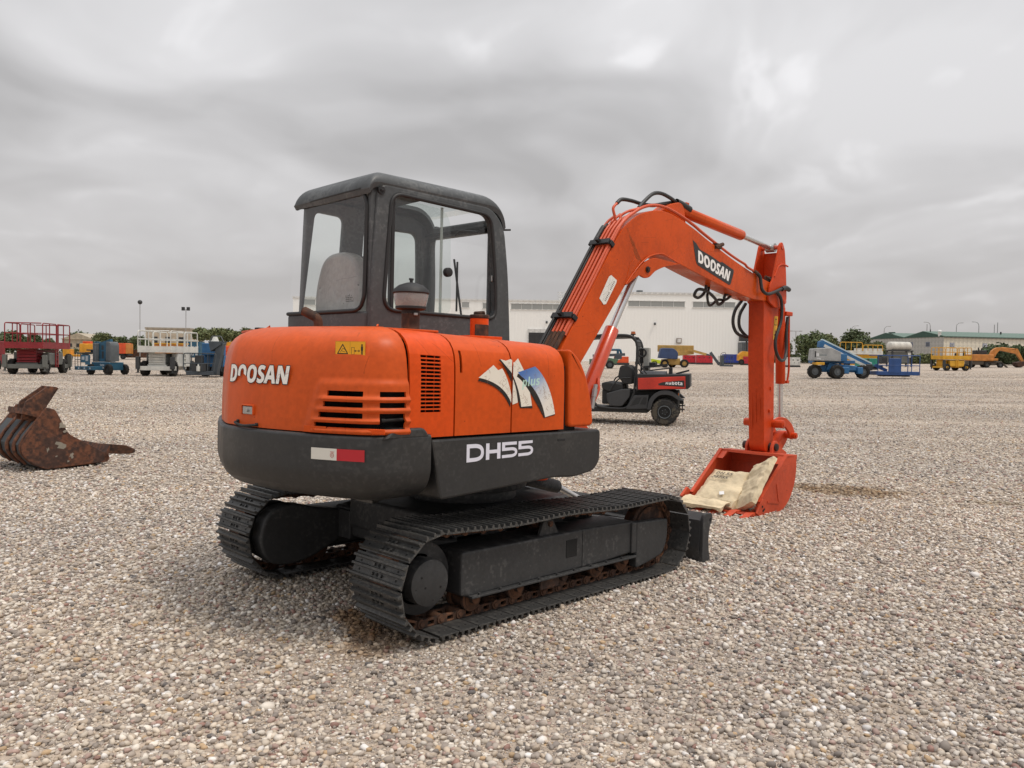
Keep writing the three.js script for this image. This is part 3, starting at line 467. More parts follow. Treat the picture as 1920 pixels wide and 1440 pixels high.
  // roof with an opening for the skylight
  {
    const edges = (lo, hi, ra, rb, n) => { const l = []; for (let i = 0; i <= 12; i++) l.push(lo + ra * (1 - Math.cos(i / 12 * Math.PI / 2))); for (let i = 1; i < n; i++) l.push(lerp(lo + ra, hi - rb, i / n)); for (let i = 12; i >= 0; i--) l.push(hi - rb * (1 - Math.cos(i / 12 * Math.PI / 2))); return l; };
    const xs = edges(-0.864, 0.245, 0.13, 0.20, 24), zs = edges(-0.752, 0.107, 0.09, 0.08, 24), drop = (d, r, D) => D * (1 - Math.sqrt(Math.max(0, 1 - (1 - Math.min(1, d / r)) ** 2)));
    const y = (x, z) => { const a = Math.max(drop(x + 0.864, 0.13, 0.118), drop(0.245 - x, 0.20, 0.20)), b = Math.max(drop(z + 0.752, 0.09, 0.10), drop(0.107 - z, 0.08, 0.072)), c = 0.010 * (1 - ((z + 0.32) / 0.44) ** 2) * (1 - ((x + 0.3) / 0.56) ** 2); const lim = x > 0.045 ? 0.20 : 0.118; return 2.512 + c - Math.min(lim, Math.hypot(a, b)); };
    part('roof', gridSheet(xs.length, zs.length, (i, j) => [xs[i], y(xs[i], zs[j]), zs[j]], [0.02, -0.31, 0.028, -0.358], (i, j) => { const x = (xs[i] + xs[i + 1]) / 2, z = (zs[j] + zs[j + 1]) / 2; return x > -0.12 && z > -0.63 && z < -0.02; }), MT.cab, cab);
  }
  part('skylight', new THREE.PlaneGeometry(0.36, 0.70).rotateX(-Math.PI / 2).rotateZ(-0.12).translate(0.05, 2.47, -0.36), MT.dimglass, cab);
  part('drip_rail', T([[-0.852, 2.392, -0.757], [-0.858, 2.398, -0.4], [-0.858, 2.402, 0.02]], 0.009, 12, 6), MT.black, cab);
  // seat and levers
  part('seat_back', at(P([[-0.26, 0], [0.26, 0], [0.265, 0.28, 0.1], [0.205, 0.50, 0.13], [0.06, 0.545, 0.1], [-0.17, 0.53, 0.12], [-0.265, 0.30, 0.1]], -0.05, 0.06, 0.04, { seg: 6 }), -0.64, 1.55, -0.50, 0, -Math.PI / 2, 0), MT.seat, cab, 'grey seat back under a plastic cover');
  part('seat_cushion', BB(-0.60, -0.12, 1.46, 1.58, -0.74, -0.26, 0.05), MT.seat, cab);
  part('seat_base', BB(-0.62, -0.1, 1.0, 1.46, -0.76, -0.22, 0.02), MT.black, cab);
  part('control_lever', [C([-0.02, 1.4, -0.18], [0.01, 1.60, -0.15], 0.012, 8), new THREE.SphereGeometry(0.028, 12, 8).scale(1, 1.5, 1).translate(0.012, 1.62, -0.148)], MT.black, cab);
  part('control_lever', [C([-0.02, 1.4, -0.76], [0.03, 1.74, -0.70], 0.012, 8), new THREE.SphereGeometry(0.032, 12, 8).scale(1, 1.5, 1).translate(0.033, 1.77, -0.697)], MT.black, cab);
  part('console', [BB(-0.45, 0.0, 1.35, 1.60, -0.20, -0.02, 0.03), BB(0.12, 0.24, 1.0, 1.66, -0.06, 0.035, 0.02)], MT.black, cab);
  part('cab_floor', BB(-0.80, 0.28, 0.99, 1.03, -0.79, 0.045), MT.black, cab);
  part('window_print', sheet([-0.8432, 1.735, -0.16], [-0.8432, 1.735, -0.06], [-0.8432, 1.785, -0.06], [-0.8432, 1.785, -0.16]), print(128, 64, (x) => { x.fillStyle = '#1c1c1c'; const R = rng(3); for (let j = 0; j < 4; j++) for (let i = 0; i < 12; i++) if (R() > 0.3) x.fillRect(8 + i * 9 + j * 2, 6 + j * 14, 5, 7); }), cab);
}
// ---- undercarriage
{
  const zt = 0.775, SW = 0.42;
  // track path: outside of the chain, as [x, y, tangent angle]
  const cR = [-0.978, 0.272], rR = 0.252, cF = [0.988, 0.260], rF = 0.240, pts = [];
  for (let i = 0; i <= 60; i++) pts.push([lerp(cR[0], cF[0], i / 60), cR[1] - rR + (cF[1] - rF - cR[1] + rR) * i / 60]);
  for (let i = 1; i < 40; i++) { const a = -Math.PI / 2 + Math.PI * i / 40; pts.push([cF[0] + rF * Math.cos(a), cF[1] + rF * Math.sin(a)]); }
  for (let i = 0; i <= 80; i++) { const k = i / 80; pts.push([lerp(cF[0], cR[0], k), lerp(cF[1] + rF, cR[1] + rR, k) - 0.014 * Math.sin(Math.PI * k * 2) ** 2]); }
  for (let i = 1; i < 40; i++) { const a = Math.PI / 2 + Math.PI * i / 40; pts.push([cR[0] + rR * Math.cos(a), cR[1] + rR * Math.sin(a)]); }
  pts.push(pts[0]);
  const cum = [0]; for (let i = 1; i < pts.length; i++) cum.push(cum[i - 1] + Math.hypot(pts[i][0] - pts[i - 1][0], pts[i][1] - pts[i - 1][1]));
  const LEN = cum.at(-1), N = 42, on = (s) => { s = ((s % LEN) + LEN) % LEN; let i = 1; while (cum[i] < s) i++; const k = (s - cum[i - 1]) / (cum[i] - cum[i - 1]); return [lerp(pts[i - 1][0], pts[i][0], k), lerp(pts[i - 1][1], pts[i][1], k)]; };
  const pitch = LEN / N;
  // one grouser plate: local x along the run, +y away from the chain
  const prof = (w) => { const h = pitch / 2; return [[-h + 0.004, 0], [h - 0.002, 0], [h - 0.002, 0.006], [h - 0.006, 0.008], [h - 0.010, 0.026], [h - 0.019, 0.026], [h - 0.024, 0.008], [0.012, 0.008], [0.008, 0.027], [-0.003, 0.027], [-0.007, 0.008], [-h + 0.036, 0.008], [-h + 0.031, 0.027], [-h + 0.020, 0.027], [-h + 0.014, 0.008], [-h + 0.004, 0.006]]; };
  const shoeG = M(P(prof(), -SW / 2, SW / 2, 0.0015), ...[-0.036, 0.036].flatMap((z) => [-0.019, 0.027].map((x) => C([x, 0.006, z], [x, 0.018, z], 0.0085, 6))));
  const holeG = M(...[-0.155, 0.155].flatMap((z) => [-0.022, 0.022].map((x) => C([x, -0.0012, z], [x, 0.0, z], 0.0055, 8))), ...[-0.155, 0.155].flatMap((z) => [-0.018, 0.027].map((x) => C([x, 0.0078, z], [x, 0.0092, z], 0.0065, 8))), ...[-0.018, 0.027].map((x) => C([x, 0.0078, 0], [x, 0.0094, 0], 0.010, 8)));
  const lk = P([[-0.082, -0.018, 0.02], [-0.045, -0.045, 0.02], [0.02, -0.040, 0.02], [0.078, -0.052, 0.02], [0.086, -0.025, 0.02], [0.05, 0.0], [-0.06, 0.0]], -0.011, 0.011, 0.003, { holes: [{ pts: [[-0.018, -0.030], [0.022, -0.030], [0.022, -0.008], [-0.018, -0.008]], r: 0.006 }] });
  const linkG = M(lk.clone().translate(0, 0, 0.046), lk.clone().translate(0, 0, -0.046), C([-0.064, -0.026, -0.064], [-0.064, -0.026, 0.064], 0.025, 14), C([-0.064, -0.026, -0.070], [-0.064, -0.026, 0.070], 0.013, 10));
  const disc = (r, z0, z1, c, e = 0.006, seg = 32) => CR([c[0], c[1], z0], [c[0], c[1], z1], r, seg, e);
  for (const side of [1, -1]) {
    const tr = new THREE.Group(); tr.name = 'crawler_track'; tr.userData.label = side > 0 ? 'near crawler track with steel grouser shoes' : 'far crawler track partly hidden under the machine'; ex.add(tr);
    const z = (a) => a * side, zz = (a, b) => [Math.min(z(a), z(b)), Math.max(z(a), z(b))];
    for (let k = 0; k < N; k++) {
      const s = (k + 0.35) * pitch, a = on(s - 0.03), b = on(s + 0.03), p = on(s), ang = Math.atan2(b[1] - a[1], b[0] - a[0]);
      // along the path the inside lies to the left; shoes stand on the right
      const place = (m) => { m.position.set(p[0], p[1], z(zt)); m.rotation.set(Math.PI, 0, 0); m.rotation.order = 'ZXY'; m.rotation.z = ang; };
      place(part('track_shoe', shoeG, MT.shoe, tr)); { const h = part('shoe_holes', holeG, MT.bay, tr); h.userData.kind = 'stuff'; place(h); } place(part('chain_link', linkG, k % 3 ? MT.rust : MT.rustdark, tr));
    }
    const [f0, f1] = zz(0.615, 0.885), [o0, o1] = zz(0.84, 0.905);
    part('track_frame', [P([[-0.775, 0.155, 0.02], [-0.70, 0.142, 0.02], [0.40, 0.150], [0.74, 0.168], [0.74, 0.372, 0.02], [0.22, 0.385], [-0.05, 0.385], [-0.775, 0.388, 0.02]], f0, f1, 0.012, { holes: [] }), BB(-0.72, 0.73, 0.138, 0.150, ...zz(0.60, 0.915), 0.003)], MT.frame, tr);
    part('frame_seam', [BB(0.205, 0.211, 0.16, 0.378, ...zz(0.884, 0.889), 0.001)], MT.frame, tr);
    part('frame_port', B(0.100, 0.105, 0.006, 0.105, 0.285, z(0.885), 0.018), MT.bay, tr);
    for (let i = 0; i < 9; i++) part('bolt', C([-0.66 + i * 0.155, 0.150, z(0.905)], [-0.66 + i * 0.155, 0.162, z(0.905)], 0.009, 6), MT.frame, tr);
    part('idler_guard', [P([[0.735, 0.062, 0.02], [0.86, 0.080, 0.05], [1.03, 0.115, 0.03], [1.085, 0.20, 0.05], [1.088, 0.350, 0.02], [0.735, 0.366, 0.015]], o0, o1, 0.010), BB(0.69, 0.745, 0.165, 0.366, ...zz(0.74, 0.90), 0.008)], MT.frame, tr);
    part('idler', [disc(0.205, ...zz(0.735, 0.815), cF, 0.012), disc(0.176, ...zz(0.72, 0.83), cF, 0.01), disc(0.05, ...zz(0.70, 0.86), cF)], MT.rustdark, tr);
    part('sprocket', [disc(0.190, ...zz(0.745, 0.800), cR, 0.006, 44)], MT.frame, tr);
    part('hub_cover', [disc(0.119, ...zz(0.74, 0.905), [-1.0, 0.272], 0.005, 44), disc(0.135, ...zz(0.74, 0.80), [-1.0, 0.272], 0.004, 44)], MT.frame, tr);
    [[-0.055, 0.035], [-0.03, -0.02], [0.068, -0.03], [-0.09, -0.02], [0.02, -0.09]].forEach(([x, y], i) => part('hub_plug', C([-1.0 + x, 0.272 + y, z(0.905)], [-1.0 + x, 0.272 + y, z(0.9065)], i < 3 ? 0.006 : 0.003, 8), MT.bay, tr));
    part('final_drive', [P([[-1.19, 0.27, 0.18], [-1.13, 0.44, 0.12], [-0.96, 0.475, 0.1], [-0.80, 0.43, 0.05], [-0.60, 0.40, 0.02], [-0.60, 0.20, 0.02], [-0.80, 0.11, 0.05], [-0.96, 0.075, 0.1], [-1.13, 0.11, 0.12]], ...zz(0.535, 0.66), 0.02, { seg: 8 })], MT.frame, tr);
    for (const x of [-0.66, -0.32, 0.06, 0.40, 0.66]) part('track_roller', [disc(0.066, ...zz(0.705, 0.73), [x, 0.112]), disc(0.066, ...zz(0.82, 0.845), [x, 0.112]), disc(0.05, ...zz(0.70, 0.85), [x, 0.112]), disc(0.028, ...zz(0.67, 0.880), [x, 0.120])], MT.rust, tr);
    part('carrier_roller', [disc(0.046, ...zz(0.70, 0.80), [-0.055, 0.448]), disc(0.052, ...zz(0.70, 0.715), [-0.055, 0.448]), disc(0.052, ...zz(0.79, 0.80), [-0.055, 0.448]), disc(0.018, ...zz(0.62, 0.865), [-0.055, 0.448], 0.004, 12)], MT.rustdark, tr);
    part('roller_bracket', [P([[-0.145, 0.378], [-0.105, 0.478, 0.03], [-0.03, 0.478, 0.03], [0.03, 0.378]], ...zz(0.825, 0.850), 0.006)], MT.frame, tr);
    part('lower_guide', [BB(-0.16, 0.0, 0.075, 0.145, ...zz(0.865, 0.885), 0.008)], MT.rust, tr);
  }
  part('car_body', [BB(-0.62, 0.62, 0.30, 0.50, -0.42, 0.42, 0.03), ...[1, -1].flatMap((sx) => [1, -1].map((sz) => P([[0.18 * sx, 0.30], [0.62 * sx, 0.22], [0.62 * sx, 0.40], [0.18 * sx, 0.50]].sort(() => 0), sz > 0 ? 0.40 : -0.62, sz > 0 ? 0.62 : -0.40, 0.01)))], MT.frame, ex);
  part('cross_beam', [BB(-0.60, -0.30, 0.235, 0.42, -0.62, 0.62, 0.02), BB(0.30, 0.60, 0.235, 0.42, -0.62, 0.62, 0.02)], MT.frame, ex);
  // dozer blade
  const bl = part('dozer_blade', [P([[1.440, 0.00], [1.50, -0.015], [1.478, 0.08, 0.1], [1.470, 0.17, 0.2], [1.490, 0.26, 0.1], [1.535, 0.335], [1.500, 0.345], [1.432, 0.30], [1.425, 0.1]], -0.945, 0.945, 0.004), BB(1.36, 1.44, 0.08, 0.24, -0.5, 0.5, 0.01)], MT.frame, ex, 'dark grey dozer blade at the front of the tracks');
  for (const s of [1, -1]) {
    part('blade_end', P([[1.432, 0.0, 0.01], [1.545, -0.018, 0.02], [1.520, 0.06, 0.05], [1.506, 0.15, 0.1], [1.520, 0.24, 0.08], [1.556, 0.30, 0.03], [1.552, 0.345, 0.02], [1.450, 0.352, 0.03], [1.430, 0.30, 0.03]], s > 0 ? 0.945 : -0.972, s > 0 ? 0.972 : -0.945, 0.005), MT.frame, bl);
    part('blade_hole', C([1.525, 0.300, s * 0.970], [1.525, 0.300, s * 0.9735], 0.014, 14), MT.bay, bl);
    part('blade_arm', P([[0.45, 0.30], [1.42, 0.10], [1.42, 0.22], [0.45, 0.40]], s > 0 ? 0.30 : -0.38, s > 0 ? 0.38 : -0.30, 0.008), MT.frame, bl);
  }
  part('blade_cylinder', [CR([0.46, 0.60, 0.0], [0.95, 0.47, 0.0], 0.05, 20, 0.008), P([[0.34, 0.50], [0.52, 0.52, 0.05], [0.56, 0.60, 0.06], [0.50, 0.66, 0.05], [0.34, 0.64]], -0.09, 0.09, 0.01)], MT.frame, ex);
  part('blade_rod', C([0.95, 0.47, 0], [1.40, 0.26, 0], 0.026, 14), MT.chrome, ex);
}
// ---- boom, arm, bucket
{
  const boomSide = [[0.735, 1.20, 0.07], [0.86, 1.17, 0.07], [0.985, 1.30, 0.1], [1.245, 1.605, 0.3], [1.615, 2.055, 0.1], [1.706, 2.150, 0.05], [1.822, 2.246, 0.08], [1.958, 2.316, 0.09], [2.090, 2.338, 0.09], [2.234, 2.313, 0.1], [2.62, 2.235, 0.3], [3.20, 2.135, 0.3], [3.66, 2.075, 0.1], [3.90, 2.078, 0.07], [4.055, 2.095, 0.07], [4.095, 2.175, 0.08], [4.03, 2.262, 0.07], [3.70, 2.315, 0.2], [3.28, 2.412, 0.3], [2.727, 2.571, 0.2], [2.590, 2.616, 0.15], [2.386, 2.668, 0.15], [2.182, 2.705, 0.12], [1.999, 2.703, 0.12], [1.765, 2.632, 0.12], [1.611, 2.536, 0.1], [1.490, 2.415, 0.12], [0.90, 1.575, 0.2], [0.70, 1.29, 0.08]];
  const boom = new THREE.Group(); boom.name = 'boom'; boom.userData.label = 'bent orange boom with lettering and hydraulic pipes'; ex.add(boom);
  part('boom_box', P(boomSide, -0.095, 0.095, 0.005, { seg: 6 }), MT.boom, boom);
  // edge flanges along top and bottom of the side plate
  const curve = (pts, z) => path(pts).getSpacedPoints(80).map((p) => [p.x, p.y, z]);
  const topLine = [[0.90, 1.585], [1.20, 2.005], [1.490, 2.425], [1.600, 2.545], [1.765, 2.645], [1.88, 2.692], [1.999, 2.717], [2.10, 2.722], [2.20, 2.716], [2.386, 2.682], [2.590, 2.630], [2.727, 2.585], [3.05, 2.49]];
  part('boom_pipe', T(topLine.map(([x, y]) => [x, y + 0.022, 0.082]), 0.0135, 90, 8, false, 0.5), MT.pipe, boom);
  // lower gusset with the boom cylinder pin
  part('knee_gusset', [P([[1.60, 2.04], [1.70, 2.14, 0.02], [1.82, 2.24, 0.04], [1.96, 2.30, 0.05], [2.36, 2.285], [2.117, 2.238, 0.1], [1.98, 2.185, 0.04], [1.91, 2.128, 0.04], [1.84, 2.115, 0.03], [1.77, 2.135, 0.02]], 0.088, 0.108, 0.005, { seg: 6 }), P([[1.60, 2.04], [1.70, 2.14, 0.02], [1.82, 2.24, 0.04], [1.96, 2.30, 0.05], [2.36, 2.285], [2.117, 2.238, 0.1], [1.98, 2.185, 0.04], [1.91, 2.128, 0.04], [1.84, 2.115, 0.03], [1.77, 2.135, 0.02]], -0.108, -0.088, 0.005, { seg: 6 })], MT.boom, boom);
  part('knee_plate', P([[1.60, 2.055], [1.652, 2.215, 0.03], [1.725, 2.272, 0.03], [1.80, 2.235, 0.02], [1.70, 2.145]], 0.094, 0.0985, 0.002), MT.boom, boom);
  part('knee_weld', T([[1.60, 2.045, 0.1], [1.706, 2.155, 0.103], [1.80, 2.240, 0.106], [1.90, 2.300, 0.106], [2.0, 2.330, 0.105], [2.09, 2.342, 0.103], [2.20, 2.322, 0.1], [2.34, 2.292, 0.096]], 0.007, 40, 6), MT.boom, boom);
  part('knee_pin', [C([1.875, 2.190, -0.118], [1.875, 2.190, 0.118], 0.026, 16), C([1.875, 2.190, 0.1], [1.875, 2.190, 0.124], 0.014, 10)], MT.pin, boom);
  part('tip_pin', [C([4.030, 2.176, -0.118], [4.030, 2.176, 0.118], 0.030, 16)], MT.pin, boom);
  part('foot_pin', C([0.80, 1.24, -0.14], [0.80, 1.24, 0.14], 0.03, 14), MT.pin, boom);
  // pipes up the back of the lower boom, bent over the knee
  const back = (t) => { const a = [[0.80, 1.462], [0.98, 1.71], [1.20, 2.02], [1.42, 2.335], [1.52, 2.465], [1.61, 2.556], [1.70, 2.615]]; const k = t * (a.length - 1), i = Math.min(a.length - 2, Math.floor(k)), f = k - i; return [lerp(a[i][0], a[i + 1][0], f), lerp(a[i][1], a[i + 1][1], f)]; };
  const run = (z, off, t0, t1, n = 12) => Array.from({ length: n }, (_, i) => { const [x, y] = back(lerp(t0, t1, i / (n - 1))); return [x - 0.82 * off, y + 0.57 * off, z]; });
  [[0.078, 0.024, 0.09, 1], [0.040, 0.026, 0.09, 0.83], [0.002, 0.026, 0.09, 0.80], [-0.034, 0.026, 0.09, 1], [-0.088, 0.022, 0.09, 1]].forEach(([z, off, a, b], i) => part('boom_pipe', T(run(z, off, a, b), 0.0115, 60, 8), MT.pipe, boom));
  part('boom_pipe', T([...run(0.040, 0.026, 0.80, 0.83, 2), [1.60, 2.60, 0.034], [1.66, 2.64, 0.055], [1.76, 2.672, 0.06], [1.80, 2.69, 0.06]], 0.0115, 30, 8), MT.pipe, boom);
  part('boom_pipe', T([...run(0.002, 0.026, 0.77, 0.80, 2), [1.56, 2.60, 0.0], [1.555, 2.66, -0.01], [1.60, 2.705, -0.01]], 0.0115, 30, 8), MT.pipe, boom);
  for (const z of [0.078, 0.040, 0.002, -0.034]) part('pipe_end', C([...back(0.0), z].map((v, i) => v + [-0.03, 0.0, 0][i]), [...back(0.105), z].map((v, i) => v + [-0.02, 0.015, 0][i]), 0.0165, 10), MT.rustdark, boom);
  part('hose', T(run(-0.062, 0.030, 0.0, 0.76), 0.012, 50, 8), MT.hose, boom);
  part('hose', T(run(-0.066, 0.050, 0.0, 0.66), 0.011, 50, 8), MT.hose, boom);
  part('hose_sleeve', T(run(-0.062, 0.042, 0.52, 0.70, 6), 0.020, 20, 8), MT.hose, boom);
  for (const t of [0.18, 0.50]) { const [x, y] = back(t), a = Math.atan2(0.82, 0.57); part('pipe_clamp', [at(B(0.05, 0.020, 0.20, 0, 0, 0, 0.005), x - 0.82 * 0.052, y + 0.57 * 0.052, 0.0, 0, 0, 0.96), at(B(0.03, 0.045, 0.03, 0, 0, 0, 0.004), x - 0.82 * 0.072, y + 0.57 * 0.072, 0.0, 0, 0, 0.96), at(B(0.04, 0.05, 0.02, 0, 0, 0, 0.004), x - 0.01, y + 0.01, 0.10, 0, 0, 0.96)], MT.black, boom); }
  // hoses over the knee to the arm cylinder
  part('hose', T([[1.60, 2.705, -0.01], [1.66, 2.745, -0.01], [1.78, 2.752, 0.0], [1.90, 2.745, 0.01], [2.04, 2.752, 0.02], [2.2, 2.79, 0.02], [2.36, 2.83, 0.0]], 0.0165, 50, 8), MT.hose, boom);
  part('hose', T([[1.80, 2.69, 0.06], [1.88, 2.76, 0.06], [2.00, 2.838, 0.055], [2.12, 2.862, 0.05], [2.26, 2.852, 0.04], [2.40, 2.832, 0.02], [2.52, 2.815, 0.0]], 0.0165, 50, 8), MT.hose, boom);
  part('hose', T([[2.38, 2.835, 0.03], [2.46, 2.822, 0.035], [2.58, 2.795, 0.04]], 0.03, 16, 8), MT.hose, boom);
  part('cylinder_lug', P([[2.10, 2.70], [2.50, 2.63], [2.46, 2.80, 0.04], [2.40, 2.83, 0.03], [2.33, 2.815, 0.03], [2.24, 2.79, 0.05]], -0.06, 0.06, 0.006), MT.boom, boom);
  // fitting and pipes on the outer boom
  part('boom_pipe', T([[3.05, 2.512, 0.082], [3.2, 2.468, 0.085], [3.36, 2.428, 0.088], [3.46, 2.40, 0.10], [3.50, 2.375, 0.105], [3.62, 2.352, 0.105]], 0.012, 40, 8), MT.pipe, boom);
  part('boom_pipe', T([[2.9, 2.55, -0.02], [3.3, 2.45, -0.02], [3.7, 2.35, -0.02], [3.98, 2.285, -0.01]], 0.012, 30, 8), MT.pipe, boom);
  part('pipe_fitting', [B(0.09, 0.05, 0.06, 2.98, 2.515, 0.08, 0.008), C([2.92, 2.50, 0.1], [3.05, 2.54, 0.1], 0.018, 8), C([3.62, 2.352, 0.105], [3.69, 2.336, 0.105], 0.017, 8)], MT.rustdark, boom);
  part('hose', T([[3.68, 2.338, 0.105], [3.725, 2.30, 0.12], [3.735, 2.22, 0.13], [3.745, 2.17, 0.14], [3.82, 2.14, 0.15], [3.95, 2.165, 0.15], [4.10, 2.21, 0.15], [4.22, 2.24, 0.14], [4.31, 2.235, 0.13]], 0.0165, 60, 8), MT.hose, boom);
  part('hose_sleeve', T([[4.12, 2.213, 0.15], [4.22, 2.235, 0.14], [4.32, 2.222, 0.13]], 0.024, 14, 8), MT.hose, boom);
  part('fitting', [B(0.10, 0.05, 0.04, 3.98, 2.305, 0.07, 0.008), C([3.90, 2.325, 0.085], [4.10, 2.27, 0.10], 0.012, 8)], MT.rustdark, boom);
  // loops of hose hanging under the boom
  part('hose', T([[3.02, 2.185, -0.04], [3.00, 2.10, -0.05], [2.92, 2.045, -0.06], [2.83, 2.06, -0.05], [2.85, 2.115, -0.02], [2.98, 2.10, 0.0], [3.12, 2.04, 0.0], [3.22, 2.0, -0.03], [3.34, 2.04, -0.05], [3.36, 2.105, -0.04], [3.48, 2.125, -0.02]], 0.0145, 80, 8), MT.hose, boom);
  part('hose', T([[3.48, 2.125, -0.03], [3.40, 2.06, -0.06], [3.27, 2.05, -0.07], [3.10, 1.985, -0.05], [3.02, 2.06, -0.03], [3.07, 2.13, -0.05], [3.09, 2.18, -0.06]], 0.013, 60, 8), MT.hose, boom);
  part('hose', T([[3.76, 2.08, -0.09], [3.69, 1.98, -0.12], [3.67, 1.86, -0.13], [3.72, 1.76, -0.12], [3.84, 1.72, -0.10], [3.98, 1.72, -0.095]], 0.0165, 40, 8), MT.hose, boom);
  part('hose', T([[3.86, 2.06, -0.10], [3.80, 1.94, -0.13], [3.80, 1.82, -0.13], [3.88, 1.74, -0.11], [4.0, 1.70, -0.095]], 0.0165, 40, 8), MT.hose, boom);
  // dried dirt run down from the pipes into the bend of the boom
  part('dirt_run', sheet([1.655, 2.26, 0.0966], [1.86, 2.235, 0.0966], [1.76, 2.50, 0.0966], [1.555, 2.52, 0.0966]), print(256, 320, (x, w, h) => { const R = rng(77); for (let i = 0; i < 620; i++) { const t = R() ** 0.8, px = w * (0.18 + 0.42 * t + (R() - 0.5) * 0.26 * (0.4 + t)), py = h * (0.06 + 0.9 * t), r = 1 + R() * 5; x.fillStyle = 'rgba(' + [86 + R() * 30, 62 + R() * 20, 30 + R() * 14].map(Math.round) + ',' + (0.05 + 0.22 * t * R()).toFixed(3) + ')'; x.beginPath(); x.ellipse(px, py, r * 0.6, r * 2.6, -0.35, 0, 7); x.fill(); } }, { alphaTest: 0, roughness: 0.9 }), boom);
  // lettering plate on the boom and the chart label below
  const onBoom = (p) => [p[0], p[1], 0.0972];
  part('boom_lettering', sheet(...[[2.585, 2.305], [3.235, 2.150], [3.283, 2.352], [2.541, 2.530]].map(onBoom)), print(1024, 300, (x, w, h) => {
    x.fillStyle = '#2a2a2b'; x.beginPath(); x.moveTo(14, 12); x.lineTo(90, 24); x.lineTo(170, 70); x.lineTo(420, 58); x.lineTo(640, 64); x.lineTo(700, 40); x.lineTo(w - 50, 44); x.quadraticCurveTo(w - 8, 46, w - 10, 90); x.lineTo(w - 40, h - 60); x.quadraticCurveTo(w - 56, h - 20, w - 100, h - 22); x.lineTo(110, h - 22); x.quadraticCurveTo(60, h - 22, 46, h - 70); x.closePath(); x.fill();
    x.save(); x.transform(1, 0, -0.12, 1, 30, 0); x.font = 'bold 190px sans-serif'; x.fillStyle = '#f1efec'; const t = 'DOOSAN', tw = x.measureText(t).width; x.translate(90, 232); x.scale(830 / tw, 1); x.strokeStyle = '#f1efec'; x.lineWidth = 9; x.strokeText(t, 0, 0); x.fillText(t, 0, 0); x.restore();
  }), boom, 'dark plate with white lettering on the boom');
  part('chart_label', sheet(...[[1.262, 1.905], [1.350, 1.850], [1.497, 2.066], [1.405, 2.118]].map(onBoom)), print(256, 640, (x, w, h) => {
    x.fillStyle = '#e4e2dc'; x.beginPath(); x.moveTo(40, 20); x.lineTo(w - 20, 6); x.lineTo(w - 4, 60); x.lineTo(w - 10, h - 60); x.lineTo(w - 60, h - 8); x.lineTo(20, h - 30); x.lineTo(6, 90); x.fill();
    x.strokeStyle = '#8d8880'; x.lineWidth = 4; for (const [a, b, c, d] of [[50, 90, 120, 300], [60, 300, 130, 120], [40, 420, 130, 560], [120, 360, 60, 500], [50, 200, 140, 210], [130, 60, 130, 590]]) { x.beginPath(); x.moveTo(a, b); x.quadraticCurveTo((a + c) / 2 + 30, (b + d) / 2, c, d); x.stroke(); }
    x.fillStyle = '#26221f'; const R = rng(8); for (let j = 0; j < 13; j++) if (j !== 6) { const y = 70 + j * 38; x.fillRect(170, y, 22, 22); x.clearRect(176, y + 6, 6, 8); x.fillStyle = '#26221f'; x.fillRect(198, y + 4 * R(), 14, 16); }
  }), boom, 'white chart label on the lower boom');
  // ---- boom cylinder
  const bc = part('boom_cylinder', [CR([1.10, 0.885, 0], [1.565, 1.690, 0], 0.058, 36, 0.006), C([1.10, 0.885, -0.06], [1.10, 0.885, 0.06], 0.06, 20), T([[1.20, 1.02, 0.075], [1.30, 1.19, 0.085], [1.315, 1.245, 0.075], [1.33, 1.29, 0.062]], 0.014, 20, 8)], MT.cyl, ex, 'glossy red-orange boom cylinder');
  part('boom_rod', C([1.565, 1.690, 0], [1.875, 2.190, 0], 0.030, 22), MT.chrome, bc);
  part('rod_eye', C([1.875, 2.190, -0.06], [1.875, 2.190, 0.06], 0.045, 18), MT.cyl, bc);
  part('hose_fitting', [C([1.275, 1.245, 0.085], [1.235, 1.06, 0.085], 0.016, 10), C([1.268, 1.21, 0.085], [1.255, 1.15, 0.085], 0.022, 6)], MT.steel, bc);
  part('guard_strap', T([[1.42, 1.78, -0.09], [1.38, 1.68, -0.1], [1.25, 1.52, -0.1], [1.14, 1.42, -0.1], [1.03, 1.33, -0.09]], 0.024, 30, 6), MT.boom, boom);
  // ---- arm cylinder on top of the boom
  const ac = part('arm_cylinder', [CR([2.42, 2.785, 0], [3.560, 2.698, 0], 0.050, 32, 0.01), C([2.42, 2.785, -0.05], [2.42, 2.785, 0.05], 0.055, 18), C([3.35, 2.715, 0.035], [3.2, 2.73, 0.04], 0.01, 6)], MT.boom, ex);
  part('arm_rod', C([3.56, 2.698, 0], [4.14, 2.648, 0], 0.028, 20), MT.chrome, ac);
  part('rod_eye', [C([4.160, 2.646, -0.045], [4.160, 2.646, 0.045], 0.045, 18)], MT.steel, ac);
  part('port_block', [B(0.05, 0.06, 0.05, 2.57, 2.83, 0.0, 0.006)], MT.boom, ac);
  // ---- arm
  const arm = new THREE.Group(); arm.name = 'arm'; arm.userData.label = 'upright orange dipper arm'; ex.add(arm);
  part('arm_box', P([[3.885, 2.10], [3.900, 1.60], [3.975, 0.60, 0.05], [4.02, 0.545, 0.05], [4.13, 0.545, 0.06], [4.165, 0.62, 0.05], [4.165, 0.90, 0.1], [4.133, 1.525, 0.2], [4.20, 1.95, 0.2], [4.20, 2.12], [3.95, 2.22]], -0.085, 0.085, 0.006), MT.arm, arm);
  const cheek = [[3.90, 2.08, 0.05], [4.05, 2.02], [4.22, 2.03, 0.04], [4.295, 2.10, 0.05], [4.272, 2.36, 0.2], [4.222, 2.63, 0.05], [4.165, 2.70, 0.05], [4.115, 2.675, 0.04], [3.99, 2.30, 0.1], [3.93, 2.24, 0.08]];
